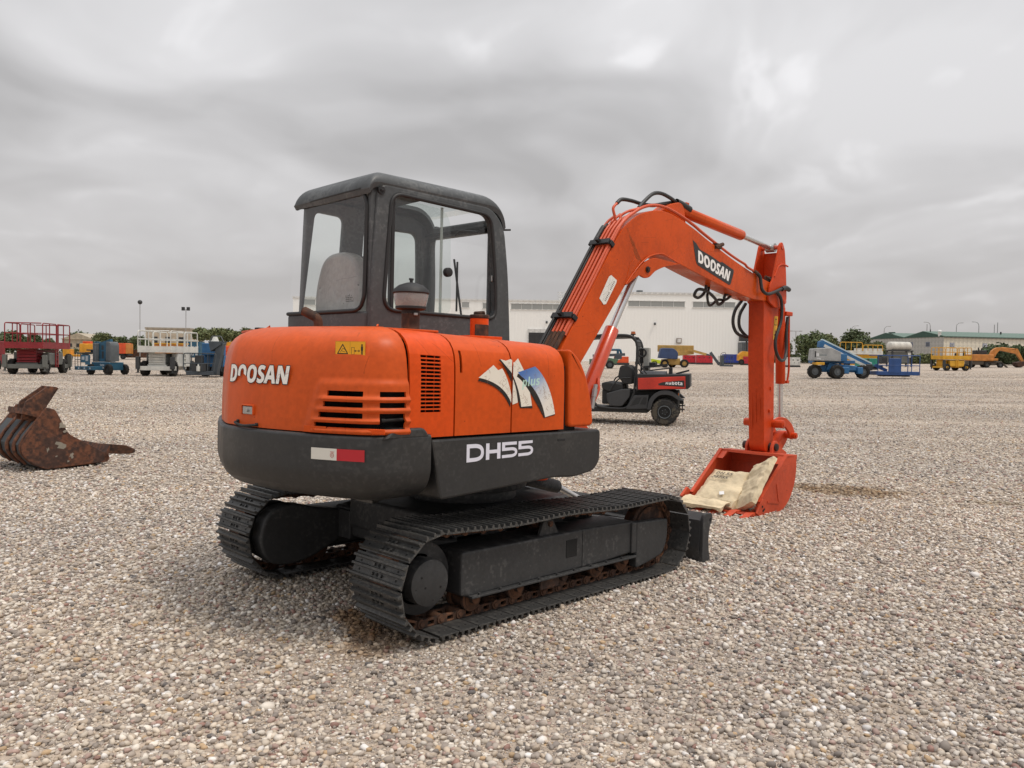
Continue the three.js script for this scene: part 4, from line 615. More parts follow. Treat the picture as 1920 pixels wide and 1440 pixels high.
  part('cheek_plate', P(cheek, 0.100, 0.122, 0.005), MT.arm, arm); part('cheek_plate', P(cheek, -0.122, -0.100, 0.005), MT.arm, arm);
  part('cheek_bridge', [PX([[-0.1, 2.25], [0.1, 2.25], [0.1, 2.60], [-0.1, 2.60]], 4.205, 4.222, 0.003), BB(4.05, 4.24, 2.03, 2.09, -0.1, 0.1, 0.01)], MT.arm, arm);
  part('arm_pin', [C([4.160, 2.646, -0.128], [4.160, 2.646, 0.130], 0.022, 14), C([4.250, 2.095, -0.128], [4.250, 2.095, 0.130], 0.022, 14)], MT.cyl, arm);
  part('cheek_stiffener', T([[4.01, 2.33, 0.124], [4.09, 2.44, 0.124], [4.19, 2.47, 0.124], [4.29, 2.46, 0.124]], 0.009, 20, 6), MT.arm, arm);
  part('arm_sticker', sheet([4.09, 1.70, 0.0865], [4.165, 1.70, 0.0865], [4.185, 1.94, 0.0865], [4.11, 1.94, 0.0865]), print(128, 320, (x, w, h) => { x.fillStyle = '#e0a51c'; x.fillRect(0, 0, w, h); x.fillStyle = '#1d1608'; x.fillRect(30, 40, 70, 10); x.lineWidth = 9; x.beginPath(); x.moveTo(64, 20); x.lineTo(108, 120); x.lineTo(20, 120); x.closePath(); x.stroke(); x.fillRect(52, 180, 16, 90); x.fillRect(30, 250, 70, 14); x.fillRect(74, 200, 34, 30); }), arm);
  part('grease_boss', [B(0.03, 0.035, 0.016, 4.075, 1.20, 0.09, 0.004), B(0.03, 0.035, 0.016, 4.062, 0.97, 0.09, 0.004)], MT.arm, arm);
  // ribs worn into the face of the arm
  part('wear_strip', [-0.045, -0.005, 0.04].map((z, i) => bar([3.951, 0.80 + i * 0.05, z], [3.929, 1.28 - i * 0.09, z], 0.016, 0.004)), MT.arm, arm);
  part('hose', T([[4.02, 2.19, 0.14], [4.12, 2.10, 0.15], [4.13, 1.90, 0.15], [4.03, 1.72, 0.15], [4.03, 1.60, 0.15], [4.14, 1.50, 0.14], [4.30, 1.50, 0.11], [4.40, 1.60, 0.08], [4.43, 1.80, 0.06], [4.47, 1.95, 0.05]], 0.0165, 80, 8), MT.hose, arm);
  // bucket cylinder along the front of the arm
  const kc = part('bucket_cylinder', [CR([4.452, 1.245, 0], [4.40, 2.05, 0], 0.050, 30, 0.008), P([[4.22, 2.04], [4.42, 2.02], [4.43, 2.08, 0.03], [4.24, 2.14, 0.03]], -0.04, 0.04, 0.006), B(0.14, 0.045, 0.06, 4.47, 1.985, 0.045, 0.01), T([[4.50, 1.96, 0.05], [4.515, 1.7, 0.05], [4.53, 1.4, 0.05], [4.515, 1.275, 0.045]], 0.011, 20, 8), B(0.05, 0.03, 0.04, 4.51, 1.265, 0.04, 0.006)], MT.arm, ex);
  part('bucket_rod', C([4.452, 1.245, 0], [4.475, 0.80, 0], 0.028, 18), MT.chrome, kc);
  // linkage
  const linkPath = (z0, z1) => P([[4.115, 0.875, 0.045], [4.205, 0.905, 0.06], [4.36, 0.90, 0.1], [4.52, 0.82, 0.08], [4.585, 0.72, 0.04], [4.56, 0.655, 0.04], [4.49, 0.66, 0.04], [4.445, 0.745, 0.06], [4.34, 0.81, 0.06], [4.22, 0.815, 0.04], [4.15, 0.785, 0.04]], z0, z1, 0.006, { seg: 6 });
  part('link_lever', linkPath(0.092, 0.118), MT.arm, ex); part('link_lever', linkPath(-0.118, -0.092), MT.arm, ex);
  part('bucket_link', [P([[4.24, 0.50, 0.05], [4.35, 0.47, 0.05], [4.57, 0.66, 0.05], [4.56, 0.75, 0.05], [4.47, 0.74, 0.04], [4.36, 0.62, 0.06]], -0.05, 0.05, 0.01)], MT.arm, ex);
  part('link_pin', [C([4.515, 0.700, -0.16], [4.515, 0.700, 0.16], 0.034, 18), C([4.515, 0.700, 0.16], [4.515, 0.700, 0.172], 0.02, 14)], MT.arm, ex);
  part('link_pin', [CR([4.155, 0.838, -0.235], [4.155, 0.838, 0.200], 0.042, 18), C([4.155, 0.838, 0.2], [4.155, 0.838, 0.207], 0.02, 14)], MT.arm, ex);
  part('link_pin', [CR([4.092, 0.602, -0.205], [4.092, 0.602, 0.170], 0.040, 18)], MT.pin, ex);
  part('link_pin', [C([4.295, 0.515, -0.15], [4.295, 0.515, 0.15], 0.032, 18)], MT.arm, ex);
  // ---- bucket: mouth towards the tracks
  const bk = new THREE.Group(); bk.name = 'bucket'; bk.userData.label = 'orange digging bucket resting on the gravel with its mouth open to the tracks'; ex.add(bk);
  const bside = [[3.335, 0.045, 0.01], [3.43, 0.008, 0.03], [3.70, 0.004, 0.1], [3.84, 0.018, 0.08], [3.99, 0.115, 0.09], [4.085, 0.27, 0.09], [4.11, 0.42, 0.05], [4.10, 0.530, 0.01], [3.90, 0.545, 0.02], [3.62, 0.345, 0.3], [3.36, 0.135, 0.03]];
  for (const s of [1, -1]) {
    const [a, b] = s > 0 ? [0.352, 0.372] : [-0.372, -0.352];
    part('side_plate', P(bside, a, b, 0.004), MT.bucket, bk);
    part('side_cutter', P([[3.30, 0.05, 0.01], [3.37, 0.01], [3.47, 0.07], [3.455, 0.165, 0.02], [3.40, 0.175, 0.01]], s > 0 ? 0.370 : -0.388, s > 0 ? 0.388 : -0.370, 0.003), MT.bucket, bk);
    part('cutter_bolts', [[3.40, 0.105], [3.435, 0.075], [3.415, 0.065]].map(([x, y]) => C([x, y, s * 0.387], [x, y, s * 0.392], 0.011, 8)), MT.bay, bk);
    part('cheek_rib', [bar([3.52, 0.135, s * 0.374], [3.76, 0.100, s * 0.374], 0.008, 0.020), bar([3.70, 0.29, s * 0.374], [3.755, 0.10, s * 0.374], 0.008, 0.022)], MT.bucket, bk);
    part('ear_plate', P([[4.01, 0.515], [4.02, 0.62, 0.06], [4.07, 0.672, 0.05], [4.13, 0.665, 0.05], [4.17, 0.60, 0.06], [4.28, 0.565, 0.05], [4.35, 0.53, 0.04], [4.32, 0.46, 0.05], [4.12, 0.40], [4.10, 0.50]], s > 0 ? 0.125 : -0.152, s > 0 ? 0.152 : -0.125, 0.005), MT.bucket, bk);
    part('rim', bar([3.365, 0.148, s * 0.362], [3.905, 0.555, s * 0.362], 0.036, 0.016), MT.bucket, bk);
  }
  part('wrapper', P([[3.35, 0.030], [3.42, 0.004], [3.70, 0.0], [3.85, 0.014], [4.0, 0.11], [4.095, 0.265], [4.122, 0.42], [4.112, 0.535], [4.095, 0.535], [4.100, 0.42], [4.073, 0.275], [3.985, 0.128], [3.84, 0.034], [3.70, 0.020], [3.43, 0.022], [3.36, 0.040]], -0.355, 0.355, 0.002), MT.bucket, bk);
  part('back_rim', [P([[3.895, 0.530], [3.90, 0.556], [4.112, 0.546], [4.115, 0.50], [4.09, 0.50], [4.09, 0.525]], -0.372, 0.372, 0.003)], MT.bucket, bk);
  part('corner_gusset', [P([[3.90, 0.54], [4.0, 0.54], [3.80, 0.47]], 0.28, 0.353, 0.002), P([[3.90, 0.54], [4.0, 0.54], [3.80, 0.47]], -0.353, -0.28, 0.002)], MT.bucket, bk);
  part('cutting_lip', P([[3.26, 0.030], [3.40, 0.004], [3.42, 0.022], [3.27, 0.046]], -0.372, 0.372, 0.003), MT.bucket, bk);
  for (const z of [-0.33, -0.165, 0, 0.165, 0.33]) part('tooth', P([[3.14, 0.018, 0.004], [3.25, 0.008], [3.36, 0.010], [3.36, 0.050], [3.26, 0.054]], z - 0.036, z + 0.036, 0.005), MT.bucket, bk);
  part('side_tooth', P([[3.215, 0.125, 0.01], [3.285, 0.085, 0.01], [3.395, 0.15, 0.01], [3.325, 0.205, 0.01]], -0.405, -0.378, 0.005), MT.bucket, bk);
}
// ================================================================ wrapped parcels lying in the bucket
{
  const kraft = mat([0.74, 0.62, 0.42], 0.85, { map: dataTex(512, (u, v) => { const a = fbm(u * 4, v * 4, 5, 201, 4), b = fbm(u * 60, v * 60, 2, 202, 60), s = sst(fbm(u * 3 + 5, v * 3, 4, 207, 3), 0.58, 0.74); const k = 0.92 + (a - 0.5) * 0.2 + (b - 0.5) * 0.06; return [cl(k * lerp(1, 0.84, s)), cl(k * lerp(1, 0.76, s)), cl(k * lerp(1, 0.6, s))]; }), bumpMap: TX.bump, bumpScale: 0.006 });
  // soft creased slab: a rounded box pushed about by folds
  const slab = (w, h, d, seed, amp, fold) => {
    const g = new THREE.BoxGeometry(w, h, d, 64, 6, 36), p = g.attributes.position;
    for (let i = 0; i < p.count; i++) {
      let x = p.getX(i), y = p.getY(i), z = p.getZ(i); const e = Math.max(Math.abs(x) / (w / 2), Math.abs(z) / (d / 2));
      y *= 1 - 0.35 * sst(e, 0.75, 1); const r = fold(x, z) + (fbm(x * 9 + 20 + seed, z * 9 + 20, 3, seed) - 0.5) * amp;
      y += (y > 0 ? 1 : 0.2) * r; x += (fbm(z * 14 + 9, y * 20 + seed, 2, seed + 3) - 0.5) * 0.018; z += (fbm(x * 14 + 3, y * 20 + seed, 2, seed + 5) - 0.5) * 0.018; p.setXYZ(i, x, y, z);
    }
    g.computeVertexNormals(); return g;
  };
  const flatP = thing('paper_parcel', 'brown paper parcel with handwriting lying flat in the orange bucket', 'parcel', [3.56, 0.145, -0.115], 0, 'paper parcels in the bucket');
  flatP.rotation.set(0, 0.06, 0); flatP.rotation.z = 0.50;
  const body = part('wrapping', slab(0.56, 0.12, 0.43, 4, 0.030, (x, z) => 0.012 * Math.sin(x * 26 + 1.5 + 3 * fbm(x * 5 + 9, z * 5 + 9, 2, 87)) * sst(z, -0.25, 0.2) - 0.02 * sst(-x, 0.17, 0.26)), kraft, flatP);
  part('handwriting', sheet([-0.02, 0.085, 0.06], [0.235, 0.082, 0.07], [0.235, 0.082, -0.15], [-0.02, 0.085, -0.16]), print(512, 400, (x, w, h) => {
    x.strokeStyle = '#2a2118'; x.fillStyle = '#2a2118'; x.translate(w, 0); x.rotate(Math.PI / 2); x.font = 'bold 120px sans-serif'; x.save(); x.transform(1, 0, -0.2, 1, 0, 0); x.translate(50, 260); x.fillText('DH 55', 0, -80); x.fillText('24785', 0, 60); x.restore();
  }), body);
  part('slip', at(B(0.05, 0.002, 0.045, 0, 0, 0), -0.14, 0.074, 0.06, 0.1, 0.5, 0.02), MT.white, flatP);
  const flap = thing('paper_sheet', 'loose creased paper sheet spread over the bucket lip', 'paper', [3.235, 0.072, -0.13]);
  flap.rotation.set(0, 0, 0.16);
  part('sheet', slab(0.20, 0.012, 0.46, 9, 0.045, (x, z) => 0.012 * Math.sin(z * 18) - 0.05 * sst(-x, 0.0, 0.1)), kraft, flap);
  const up = thing('paper_parcel', 'tall crumpled brown paper parcel propped upright against the bucket side', 'parcel', [3.555, 0.240, 0.220], 0, 'paper parcels in the bucket');
  up.rotation.order = 'ZXY'; up.rotation.set(-0.62, 0.0, 0.78);
  part('wrapping', slab(0.56, 0.08, 0.34, 17, 0.022, (x, z) => 0.010 * Math.sin(x * 46 + z * 9 + 5 * fbm(x * 7 + 9, z * 4 + 9, 2, 81)) * fbm(x * 9 + 5, z * 6 + 5, 2, 83) + 0.022 * (fbm(x * 16 + 7, z * 3 + 7, 3, 85) - 0.5)), kraft, up);
}
// ================================================================ ground: one gravel yard reaching the horizon, rising a little far off
const ud = (x, z) => { const dx = x - CAM.x, dz = z - CAM.z; return [dx * RT.x + dz * RT.z, dx * FW.x + dz * FW.z]; };   // metres right of / ahead of the viewpoint
const soft = (x, w) => x / 2 + Math.sqrt(x * x + w * w) / 2;
function rise(u, d) { const far = Math.min(soft(d - 48, 10), 110); return Math.max(0, 0.0125 * far - 0.0065) + 0.011 * Math.min(soft(u - 10, 6), 80) * sst(d, 25, 60) * (d > 0 ? 1 : 0); }
const rough0 = (x, z) => (fbm(x * 0.9 + 50, z * 0.9 + 50, 3, 301) - 0.5) * 0.030;
function groundY(x, z) { const [u, d] = ud(x, z); const near = Math.hypot(x, z); return rise(u, d) + rough0(x, z) * sst(near, 1.6, 4) - 0.016; }
// pale sandy and greyer patches, long dragged streaks, oil and rust spots
function tone(x, z) {
  const [u, d] = ud(x, z);
  const a = fbm(x * 0.35 + 9, z * 0.35 + 4, 4, 311), b = fbm(u * 0.05 + 30, d * 0.45 + 8, 3, 317), c = fbm(x * 2.2, z * 2.2, 3, 321);
  let k = 0.98 + (a - 0.5) * 0.26 + (b - 0.5) * 0.34 * sst(d, 6, 14) + (c - 0.5) * 0.10;
  let r = k, g = k * (1.0 - (a - 0.5) * 0.04), bl = k * (1.03 - (a - 0.5) * 0.12);
  const spot = (cx, cz, ax, az, rot, col, s) => { const dx = x - cx, dz = z - cz, p = (dx * Math.cos(rot) + dz * Math.sin(rot)) / ax, q = (-dx * Math.sin(rot) + dz * Math.cos(rot)) / az; const m = s * (1 - sst(Math.hypot(p, q) + (fbm(x * 5 + 3, z * 5, 3, 331) - 0.5) * 0.9, 0.55, 1.05)); r = lerp(r, r * col[0], m); g = lerp(g, g * col[1], m); bl = lerp(bl, bl * col[2], m); };
  spot(-1.12, 0.45, 0.16, 0.34, 0.2, [0.50, 0.36, 0.24], 1); spot(-1.22, 0.75, 0.22, 0.2, 0, [0.62, 0.50, 0.38], 0.8);
  spot(5.50, 0.40, 0.72, 0.50, 1.15, [0.60, 0.50, 0.38], 1); spot(5.35, -0.25, 0.30, 0.22, 1.1, [0.62, 0.52, 0.40], 0.9); spot(5.9, 1.7, 0.35, 0.16, 1.0, [0.6, 0.55, 0.45], 0.7);
  return [r, g, bl];
}
// stone colours, real-world values
const STONES = [[0.62, 0.565, 0.48, 18], [0.54, 0.47, 0.375, 18], [0.45, 0.37, 0.28, 18], [0.36, 0.305, 0.25, 17], [0.28, 0.240, 0.200, 12], [0.215, 0.185, 0.158, 6], [0.115, 0.105, 0.098, 1.5], [0.36, 0.255, 0.21, 5.5], [0.44, 0.31, 0.18, 3], [0.28, 0.165, 0.13, 2.2], [0.68, 0.65, 0.60, 4]];
const SUMW = STONES.reduce((a, s) => a + s[3], 0), stone = (r) => { let t = r() * SUMW; for (const s of STONES) if ((t -= s[3]) <= 0) return s; return STONES[0]; };
{
  // gravel print for the sheet between and beyond the built pebbles; 1 tile = 4 m
  const N = 2048, S = 4, col = new Float32Array(N * N * 3), hgt = new Float32Array(N * N), R = rng(1234);
  for (let j = 0; j < N; j++) for (let i = 0; i < N; i++) { const o = j * N + i, n = hash2(i, j, 5), f = fbm(i / N * 64, j / N * 64, 2, 341, 64), k = 0.78 + n * 0.42 + (f - 0.5) * 0.5; col[o * 3] = 0.385 * k; col[o * 3 + 1] = 0.318 * k; col[o * 3 + 2] = 0.248 * k; hgt[o] = 0.12 * n; }
  for (let n = 0; n < 46000; n++) {
    const cx = R() * N, cy = R() * N, a = (0.004 + 0.0125 * R() ** 1.8) / S * N, b = a * (0.6 + 0.4 * R()), t = R() * Math.PI, s = stone(R), v = 0.85 + 0.3 * R(), co = Math.cos(t), si = Math.sin(t), q = Math.ceil(a);
    for (let y = -q; y <= q; y++) for (let x = -q; x <= q; x++) {
      const e = ((x * co + y * si) / a) ** 2 + ((-x * si + y * co) / b) ** 2; if (e > 1) continue;
      const o = ((Math.round(cy) + y + N) % N) * N + (Math.round(cx) + x + N) % N, h = 0.25 + 0.75 * Math.sqrt(1 - e) * (0.5 + 0.5 * b / 9); if (h < hgt[o] * 0.8) continue;
      const g = 0.93 + 0.14 * hash2(x + n, y, 9); col[o * 3] = s[0] * v * g; col[o * 3 + 1] = s[1] * v * g; col[o * 3 + 2] = s[2] * v * g; hgt[o] = Math.min(1, h);
    }
  }
  const cd = new Uint8Array(N * N * 4), hd = new Uint8Array(N * N * 4), enc = (c) => 255 * cl(c <= 0.0031308 ? 12.92 * c : 1.055 * c ** (1 / 2.4) - 0.055);
  for (let o = 0; o < N * N; o++) { for (let c = 0; c < 3; c++) { cd[o * 4 + c] = enc(col[o * 3 + c]); hd[o * 4 + c] = hgt[o] * 255; } cd[o * 4 + 3] = hd[o * 4 + 3] = 255; }
  const tex = (d, srgb) => { const t = new THREE.DataTexture(d, N, N); t.wrapS = t.wrapT = THREE.RepeatWrapping; t.magFilter = THREE.LinearFilter; t.minFilter = THREE.LinearMipmapLinearFilter; if (srgb) t.colorSpace = THREE.SRGBColorSpace; t.repeat.set(1 / S, 1 / S); t.needsUpdate = true; return t; };
  const gm = new THREE.MeshStandardMaterial({ map: tex(cd, true), bumpMap: tex(hd, false), bumpScale: 0.012, roughness: 0.95, vertexColors: true });
  const n = 300, c = (s) => Math.sign(s) * (Math.abs(s) * 14 + Math.abs(s) ** 3 * 60 + Math.abs(s) ** 9 * 900), pos = [], uv = [], vc = [], idx = [];
  for (let j = 0; j <= n; j++) for (let i = 0; i <= n; i++) { const x = 1.5 + c(i / n * 2 - 1), z = c(j / n * 2 - 1); pos.push(x, groundY(x, z), z); uv.push(x, -z); vc.push(...tone(x, z)); }
  for (let j = 0; j < n; j++) for (let i = 0; i < n; i++) { const a = j * (n + 1) + i, b = a + 1, d = a + n + 1, e = d + 1; idx.push(a, d, b, b, d, e); }
  const g = new THREE.BufferGeometry(); g.setAttribute('position', new THREE.Float32BufferAttribute(pos, 3)); g.setAttribute('uv', new THREE.Float32BufferAttribute(uv, 2)); g.setAttribute('color', new THREE.Float32BufferAttribute(vc, 3)); g.setIndex(idx); g.computeVertexNormals();
  const m = new THREE.Mesh(g, gm); m.name = 'ground'; m.receiveShadow = true; m.castShadow = true; scene.add(m); tag(m, 'wide pale gravel yard reaching to the far buildings', 'ground', null, 'structure');

  // pebbles
  const group = new THREE.Group(); group.name = 'gravel'; group.userData = { kind: 'stuff', label: 'loose rounded pebbles covering the yard', category: 'gravel' }; scene.add(group);
  const forms = Array.from({ length: 7 }, (_, k) => {
    const q = new THREE.IcosahedronGeometry(1, 1), p = q.attributes.position, RR = rng(60 + k), s = [1, 0.52 + 0.26 * RR(), 0.68 + 0.28 * RR()], ph = RR() * 9, an = k > 3 ? 0.36 : 0.22;
    for (let i = 0; i < p.count; i++) { const v = V(p.getX(i), p.getY(i), p.getZ(i)).normalize(), w = 1 + an * (Math.sin(v.x * 2.3 + ph) * Math.cos(v.y * 2.9 + ph) + 0.5 * Math.sin(v.z * 4.1 + ph * 2)); p.setXYZ(i, v.x * w * s[0], v.y * w * s[1], v.z * w * s[2]); }
    const g = new THREE.BufferGeometry(); g.setAttribute('position', p);
    const nn = new Float32Array(p.count * 3); for (let i = 0; i < p.count; i++) { const v = V(p.getX(i) / s[0] ** 2, p.getY(i) / s[1] ** 2, p.getZ(i) / s[2] ** 2).normalize(); nn.set([v.x, v.y, v.z], i * 3); } g.setAttribute('normal', new THREE.BufferAttribute(nn, 3));
    return g;
  });
  const PR = rng(4242), lists = forms.map(() => []);
  const put = (u, d, size) => {
    const x = CAM.x + RT.x * u + FW.x * d, z = CAM.z + RT.z * u + FW.z * d;
    const lane = fbm(u * 0.05 + 30, d * 0.45 + 8, 3, 317), thin = Math.max(sst(lane, 0.54, 0.66) * sst(d, 6, 11) * 0.75, 0.45 * sst(fbm(x * 0.8 + 3, z * 0.8 + 11, 3, 377), 0.58, 0.72));   // driven lanes and patches of fines hold fewer loose stones
    const keep = PR(), form = Math.floor(PR() * forms.length); if (keep < thin && size > 0.006) return;
    lists[form].push([x, z, size]);
  };
  const band = (d0, d1, dens, s0, s1, pw) => {
    for (let d = d0; d < d1; d += 0.5) { const hw = 0.66 * (d + 0.5) + 1.1, cnt = Math.round(dens * hw * 2 * 0.5); for (let k = 0; k < cnt; k++) put((PR() * 2 - 1) * hw, d + PR() * 0.5, s0 + (s1 - s0) * PR() ** pw); }
  };
  band(1.6, 8, 2300, 0.0055, 0.0185, 1.9); band(1.6, 6.5, 1500, 0.003, 0.006, 1);
  for (let d = 8; d < 78; d += 0.5) band(d, d + 0.4, 1050 * (8 / d) ** 1.6 * (1 - 0.7 * sst(d, 50, 78)), 0.0070 + d * 0.00012, 0.0195 + d * 0.00026, 1.8);
  for (let k = 0; k < 90; k++) { const d = 2 + PR() * 9; put((PR() * 2 - 1) * (0.66 * d + 0.6), d, 0.020 + 0.016 * PR()); }
  const pm = new THREE.MeshStandardMaterial({ roughness: 0.78, color: 0xffffff }), q = new THREE.Quaternion(), eu = new THREE.Euler(), mm = new THREE.Matrix4(), cc = new THREE.Color();
  forms.forEach((f, k) => {
    const l = lists[k], im = new THREE.InstancedMesh(f, pm, l.length); im.name = 'pebbles'; im.castShadow = im.receiveShadow = true;
    l.forEach(([x, z, s], i) => {
      const t = tone(x, z), c = stone(PR), v = (0.82 + 0.36 * PR());
      eu.set((PR() - 0.5) * 0.9, PR() * 6.283, (PR() - 0.5) * 0.9); q.setFromEuler(eu);
      mm.compose(V(x, groundY(x, z) + s * 0.22 + (s > 0.009 ? 0.003 * PR() : 0), z), q, V(s, s, s)); im.setMatrixAt(i, mm); cc.setRGB(c[0] * v * t[0], c[1] * v * t[1], c[2] * v * t[2]); im.setColorAt(i, cc);
    });
    group.add(im);
  });
}
// ================================================================ everything standing round the yard
// spot(px, d): a place d metres ahead of the viewpoint on the bearing (px - 960) / 1500; turned so that local +X runs to the right and +Z comes towards the viewer
const TURN = TH - Math.PI / 2;
const spot = (px, d) => { const u = (px - 960) / 1500 * d, x = CAM.x + RT.x * u + FW.x * d, z = CAM.z + RT.z * u + FW.z * d; return [x, groundY(x, z) + 0.012, z]; };
const far = (name, label, cat, px, d, yaw = 0, group) => thing(name, label, cat, spot(px, d), TURN + yaw * rad, group);
const hYaw = (px) => (673 + (px - 960) * 0.01484);
// metre height above the local ground for a given picture row
const rowY = (px, py, d) => 1.42 + d * (hYaw(px) - py) / 1500 - spot(px, d)[1];
const CM = {};
const pm = (key, c, r = 0.55) => CM[key] ??= mat(c, r, { map: TX.worn });
const tyreM = mat([0.022, 0.021, 0.020], 0.85, { map: TX.dirt });
function wheel(parent, x, y, z, r, w, rimMat, s = 1) {
  const t = toCreasedNormals(new THREE.LatheGeometry([[r * 0.55, -w / 2], [r * 0.86, -w / 2], [r * 0.97, -w * 0.40], [r, -w * 0.22], [r, w * 0.22], [r * 0.97, w * 0.40], [r * 0.86, w / 2], [r * 0.55, w / 2], [r * 0.52, 0]].map((p) => new THREE.Vector2(...p)), 28), 0.5).rotateX(Math.PI / 2);
  const lugs = []; for (let i = 0; i < 22; i++) { const a = i / 22 * Math.PI * 2; lugs.push(at(B(r * 0.12, r * 0.05, w * 0.46, 0, 0, 0), Math.cos(a) * r, Math.sin(a) * r, (i % 2 ? 1 : -1) * w * 0.22, 0, 0, a + Math.PI / 2)); }
  const m = part('wheel', M(t, lugs).clone().translate(x, y, z), tyreM, parent);
  part('rim', [C([x, y, z - w * 0.30], [x, y, z + w * 0.30], r * 0.55, 24), C([x, y, z - w * 0.42], [x, y, z + w * 0.42], r * 0.20, 12)], rimMat, m);
  return m;
}
// ---- rough-terrain scissor lift, X = length
function scissor(t, { L, W, deckY, top, paint, dark, rimM, wr = 0.44, rail, box, legs }) {
  const cw = W * 0.36;
  part('chassis', [BB(-L * 0.40, L * 0.40, wr * 0.9, wr * 1.5, -cw * 0.8, cw * 0.8), BB(-L * 0.46, -L * 0.30, wr * 0.75, wr * 1.3, -W * 0.5, W * 0.5), BB(L * 0.30, L * 0.46, wr * 0.75, wr * 1.3, -W * 0.5, W * 0.5)], dark, t);
  for (const sx of [-1, 1]) for (const sz of [-1, 1]) wheel(t, sx * L * 0.33, wr, sz * W * 0.42, wr, 0.34, rimM);
  // folded scissor pack
  const y0 = wr * 1.55, y1 = deckY - 0.05, n = 4, hh = (y1 - y0) / n;
  for (let i = 0; i < n; i++) { const y = y0 + hh * (i + 0.5); for (const z of [-cw * 0.62, cw * 0.62]) part('scissor_arm', [bar([-L * 0.40, y - hh * 0.32, z], [L * 0.38, y + hh * 0.32, z], 0.07, 0.11), bar([-L * 0.40, y + hh * 0.32, z * 0.8], [L * 0.38, y - hh * 0.32, z * 0.8], 0.07, 0.11)], paint, t); part('cross_tube', [C([-L * 0.40, y - hh * 0.3, -cw * 0.7], [-L * 0.40, y - hh * 0.3, cw * 0.7], 0.045, 8), C([-L * 0.40, y + hh * 0.3, -cw * 0.7], [-L * 0.40, y + hh * 0.3, cw * 0.7], 0.045, 8)], paint, t); }
  for (const s of box) part('machine_box', BB(-L * 0.24, L * 0.26, wr * 1.2, wr * 1.2 + s[1], s[0] > 0 ? cw * 0.8 : -W * 0.48, s[0] > 0 ? W * 0.48 : -cw * 0.8, 0.06), s[2], t);
  part('ladder', [BB(-L * 0.05, -L * 0.03, wr * 0.9, deckY, W * 0.485, W * 0.505), BB(L * 0.03, L * 0.05, wr * 0.9, deckY, W * 0.485, W * 0.505), ...[0, 1, 2, 3].map((i) => BB(-L * 0.04, L * 0.04, lerp(wr, deckY, (i + 0.5) / 4) - 0.02, lerp(wr, deckY, (i + 0.5) / 4) + 0.02, W * 0.485, W * 0.51))], paint, t);
  if (legs) for (const sx of [-1, 1]) for (const sz of [-1, 1]) part('outrigger', [BB(sx * L * 0.46 - 0.1, sx * L * 0.46 + 0.1, wr * 0.9, wr * 0.9 + 0.75, sz * W * 0.52 - 0.12, sz * W * 0.52 + 0.12, 0.02), C([sx * L * 0.46, wr * 0.45, sz * W * 0.52], [sx * L * 0.46, wr * 0.9, sz * W * 0.52], 0.06, 8), C([sx * L * 0.46, wr * 0.40, sz * W * 0.52], [sx * L * 0.46, wr * 0.47, sz * W * 0.52], 0.14, 10)], legs, t);
  part('deck', [BB(-L / 2, L / 2, deckY, deckY + 0.14, -W / 2, W / 2, 0.01), BB(-L / 2 - 0.01, L / 2 + 0.01, deckY + 0.14, deckY + 0.40, W / 2 - 0.03, W / 2), BB(-L / 2 - 0.01, L / 2 + 0.01, deckY + 0.14, deckY + 0.40, -W / 2, -W / 2 + 0.03), BB(-L / 2, -L / 2 + 0.03, deckY + 0.14, deckY + 0.38, -W / 2 + 0.03, W / 2 - 0.03), BB(L / 2 - 0.03, L / 2, deckY + 0.14, deckY + 0.38, -W / 2 + 0.03, W / 2 - 0.03)], paint, t);
  const h = top, r = 0.034, g = (pts) => T(pts, r, pts.length * 5, 6, false, 0.1), y0r = deckY + 0.3;
  const loop = (a, b) => [a[0], b[0], a[1], b[1]];
  const rails = [];
  for (const z of [-W / 2 + 0.02, W / 2 - 0.02]) for (const [a, b] of [[-L / 2 + 0.02, -0.06], [0.06, L / 2 - 0.02]]) rails.push(g([[a, y0r, z], [a, h - 0.12, z], [a + 0.03, h - 0.03, z], [a + 0.12, h, z], [b - 0.12, h, z], [b - 0.03, h - 0.03, z], [b, h - 0.12, z], [b, y0r, z]]), C([a, (h + y0r) / 2, z], [b, (h + y0r) / 2, z], r * 0.85, 6), C([(a + b) / 2, y0r, z], [(a + b) / 2, h, z], r, 6));
  for (const x of [-L / 2 + 0.02, L / 2 - 0.02]) rails.push(C([x, h, -W / 2 + 0.1], [x, h, W / 2 - 0.1], r, 6), C([x, (h + y0r) / 2, -W / 2], [x, (h + y0r) / 2, W / 2], r * 0.85, 6), C([x, y0r, -W * 0.17], [x, h, -W * 0.17], r, 6), C([x, y0r, W * 0.17], [x, h, W * 0.17], r, 6));
  rails.forEach((q) => part('guard_rail', q, rail, t));
}
const grey = pm('machine_grey', [0.13, 0.135, 0.125]), darkg = pm('dark_grey', [0.035, 0.037, 0.04]), wht = pm('off_white', [0.66, 0.66, 0.62]), red = pm('lift_red', [0.25, 0.014, 0.020]), ylw = pm('lift_yellow', [0.70, 0.37, 0.025]), tealB = pm('teal_blue', [0.022, 0.10, 0.17]), lead = pm('lead_grey', [0.12, 0.135, 0.145]), blu = pm('boom_blue', [0.025, 0.13, 0.30]), navy = pm('navy', [0.022, 0.075, 0.24]), steelG = pm('steel_blue', [0.06, 0.075, 0.09]), orng = pm('digger_orange', [0.56, 0.22, 0.045]), ora = pm('signal_orange', [0.72, 0.09, 0.02]), redG = pm('genset_red', [0.55, 0.02, 0.035]), greenM = pm('sea_green', [0.02, 0.24, 0.18]), limeM = pm('lime', [0.55, 0.66, 0.03]);
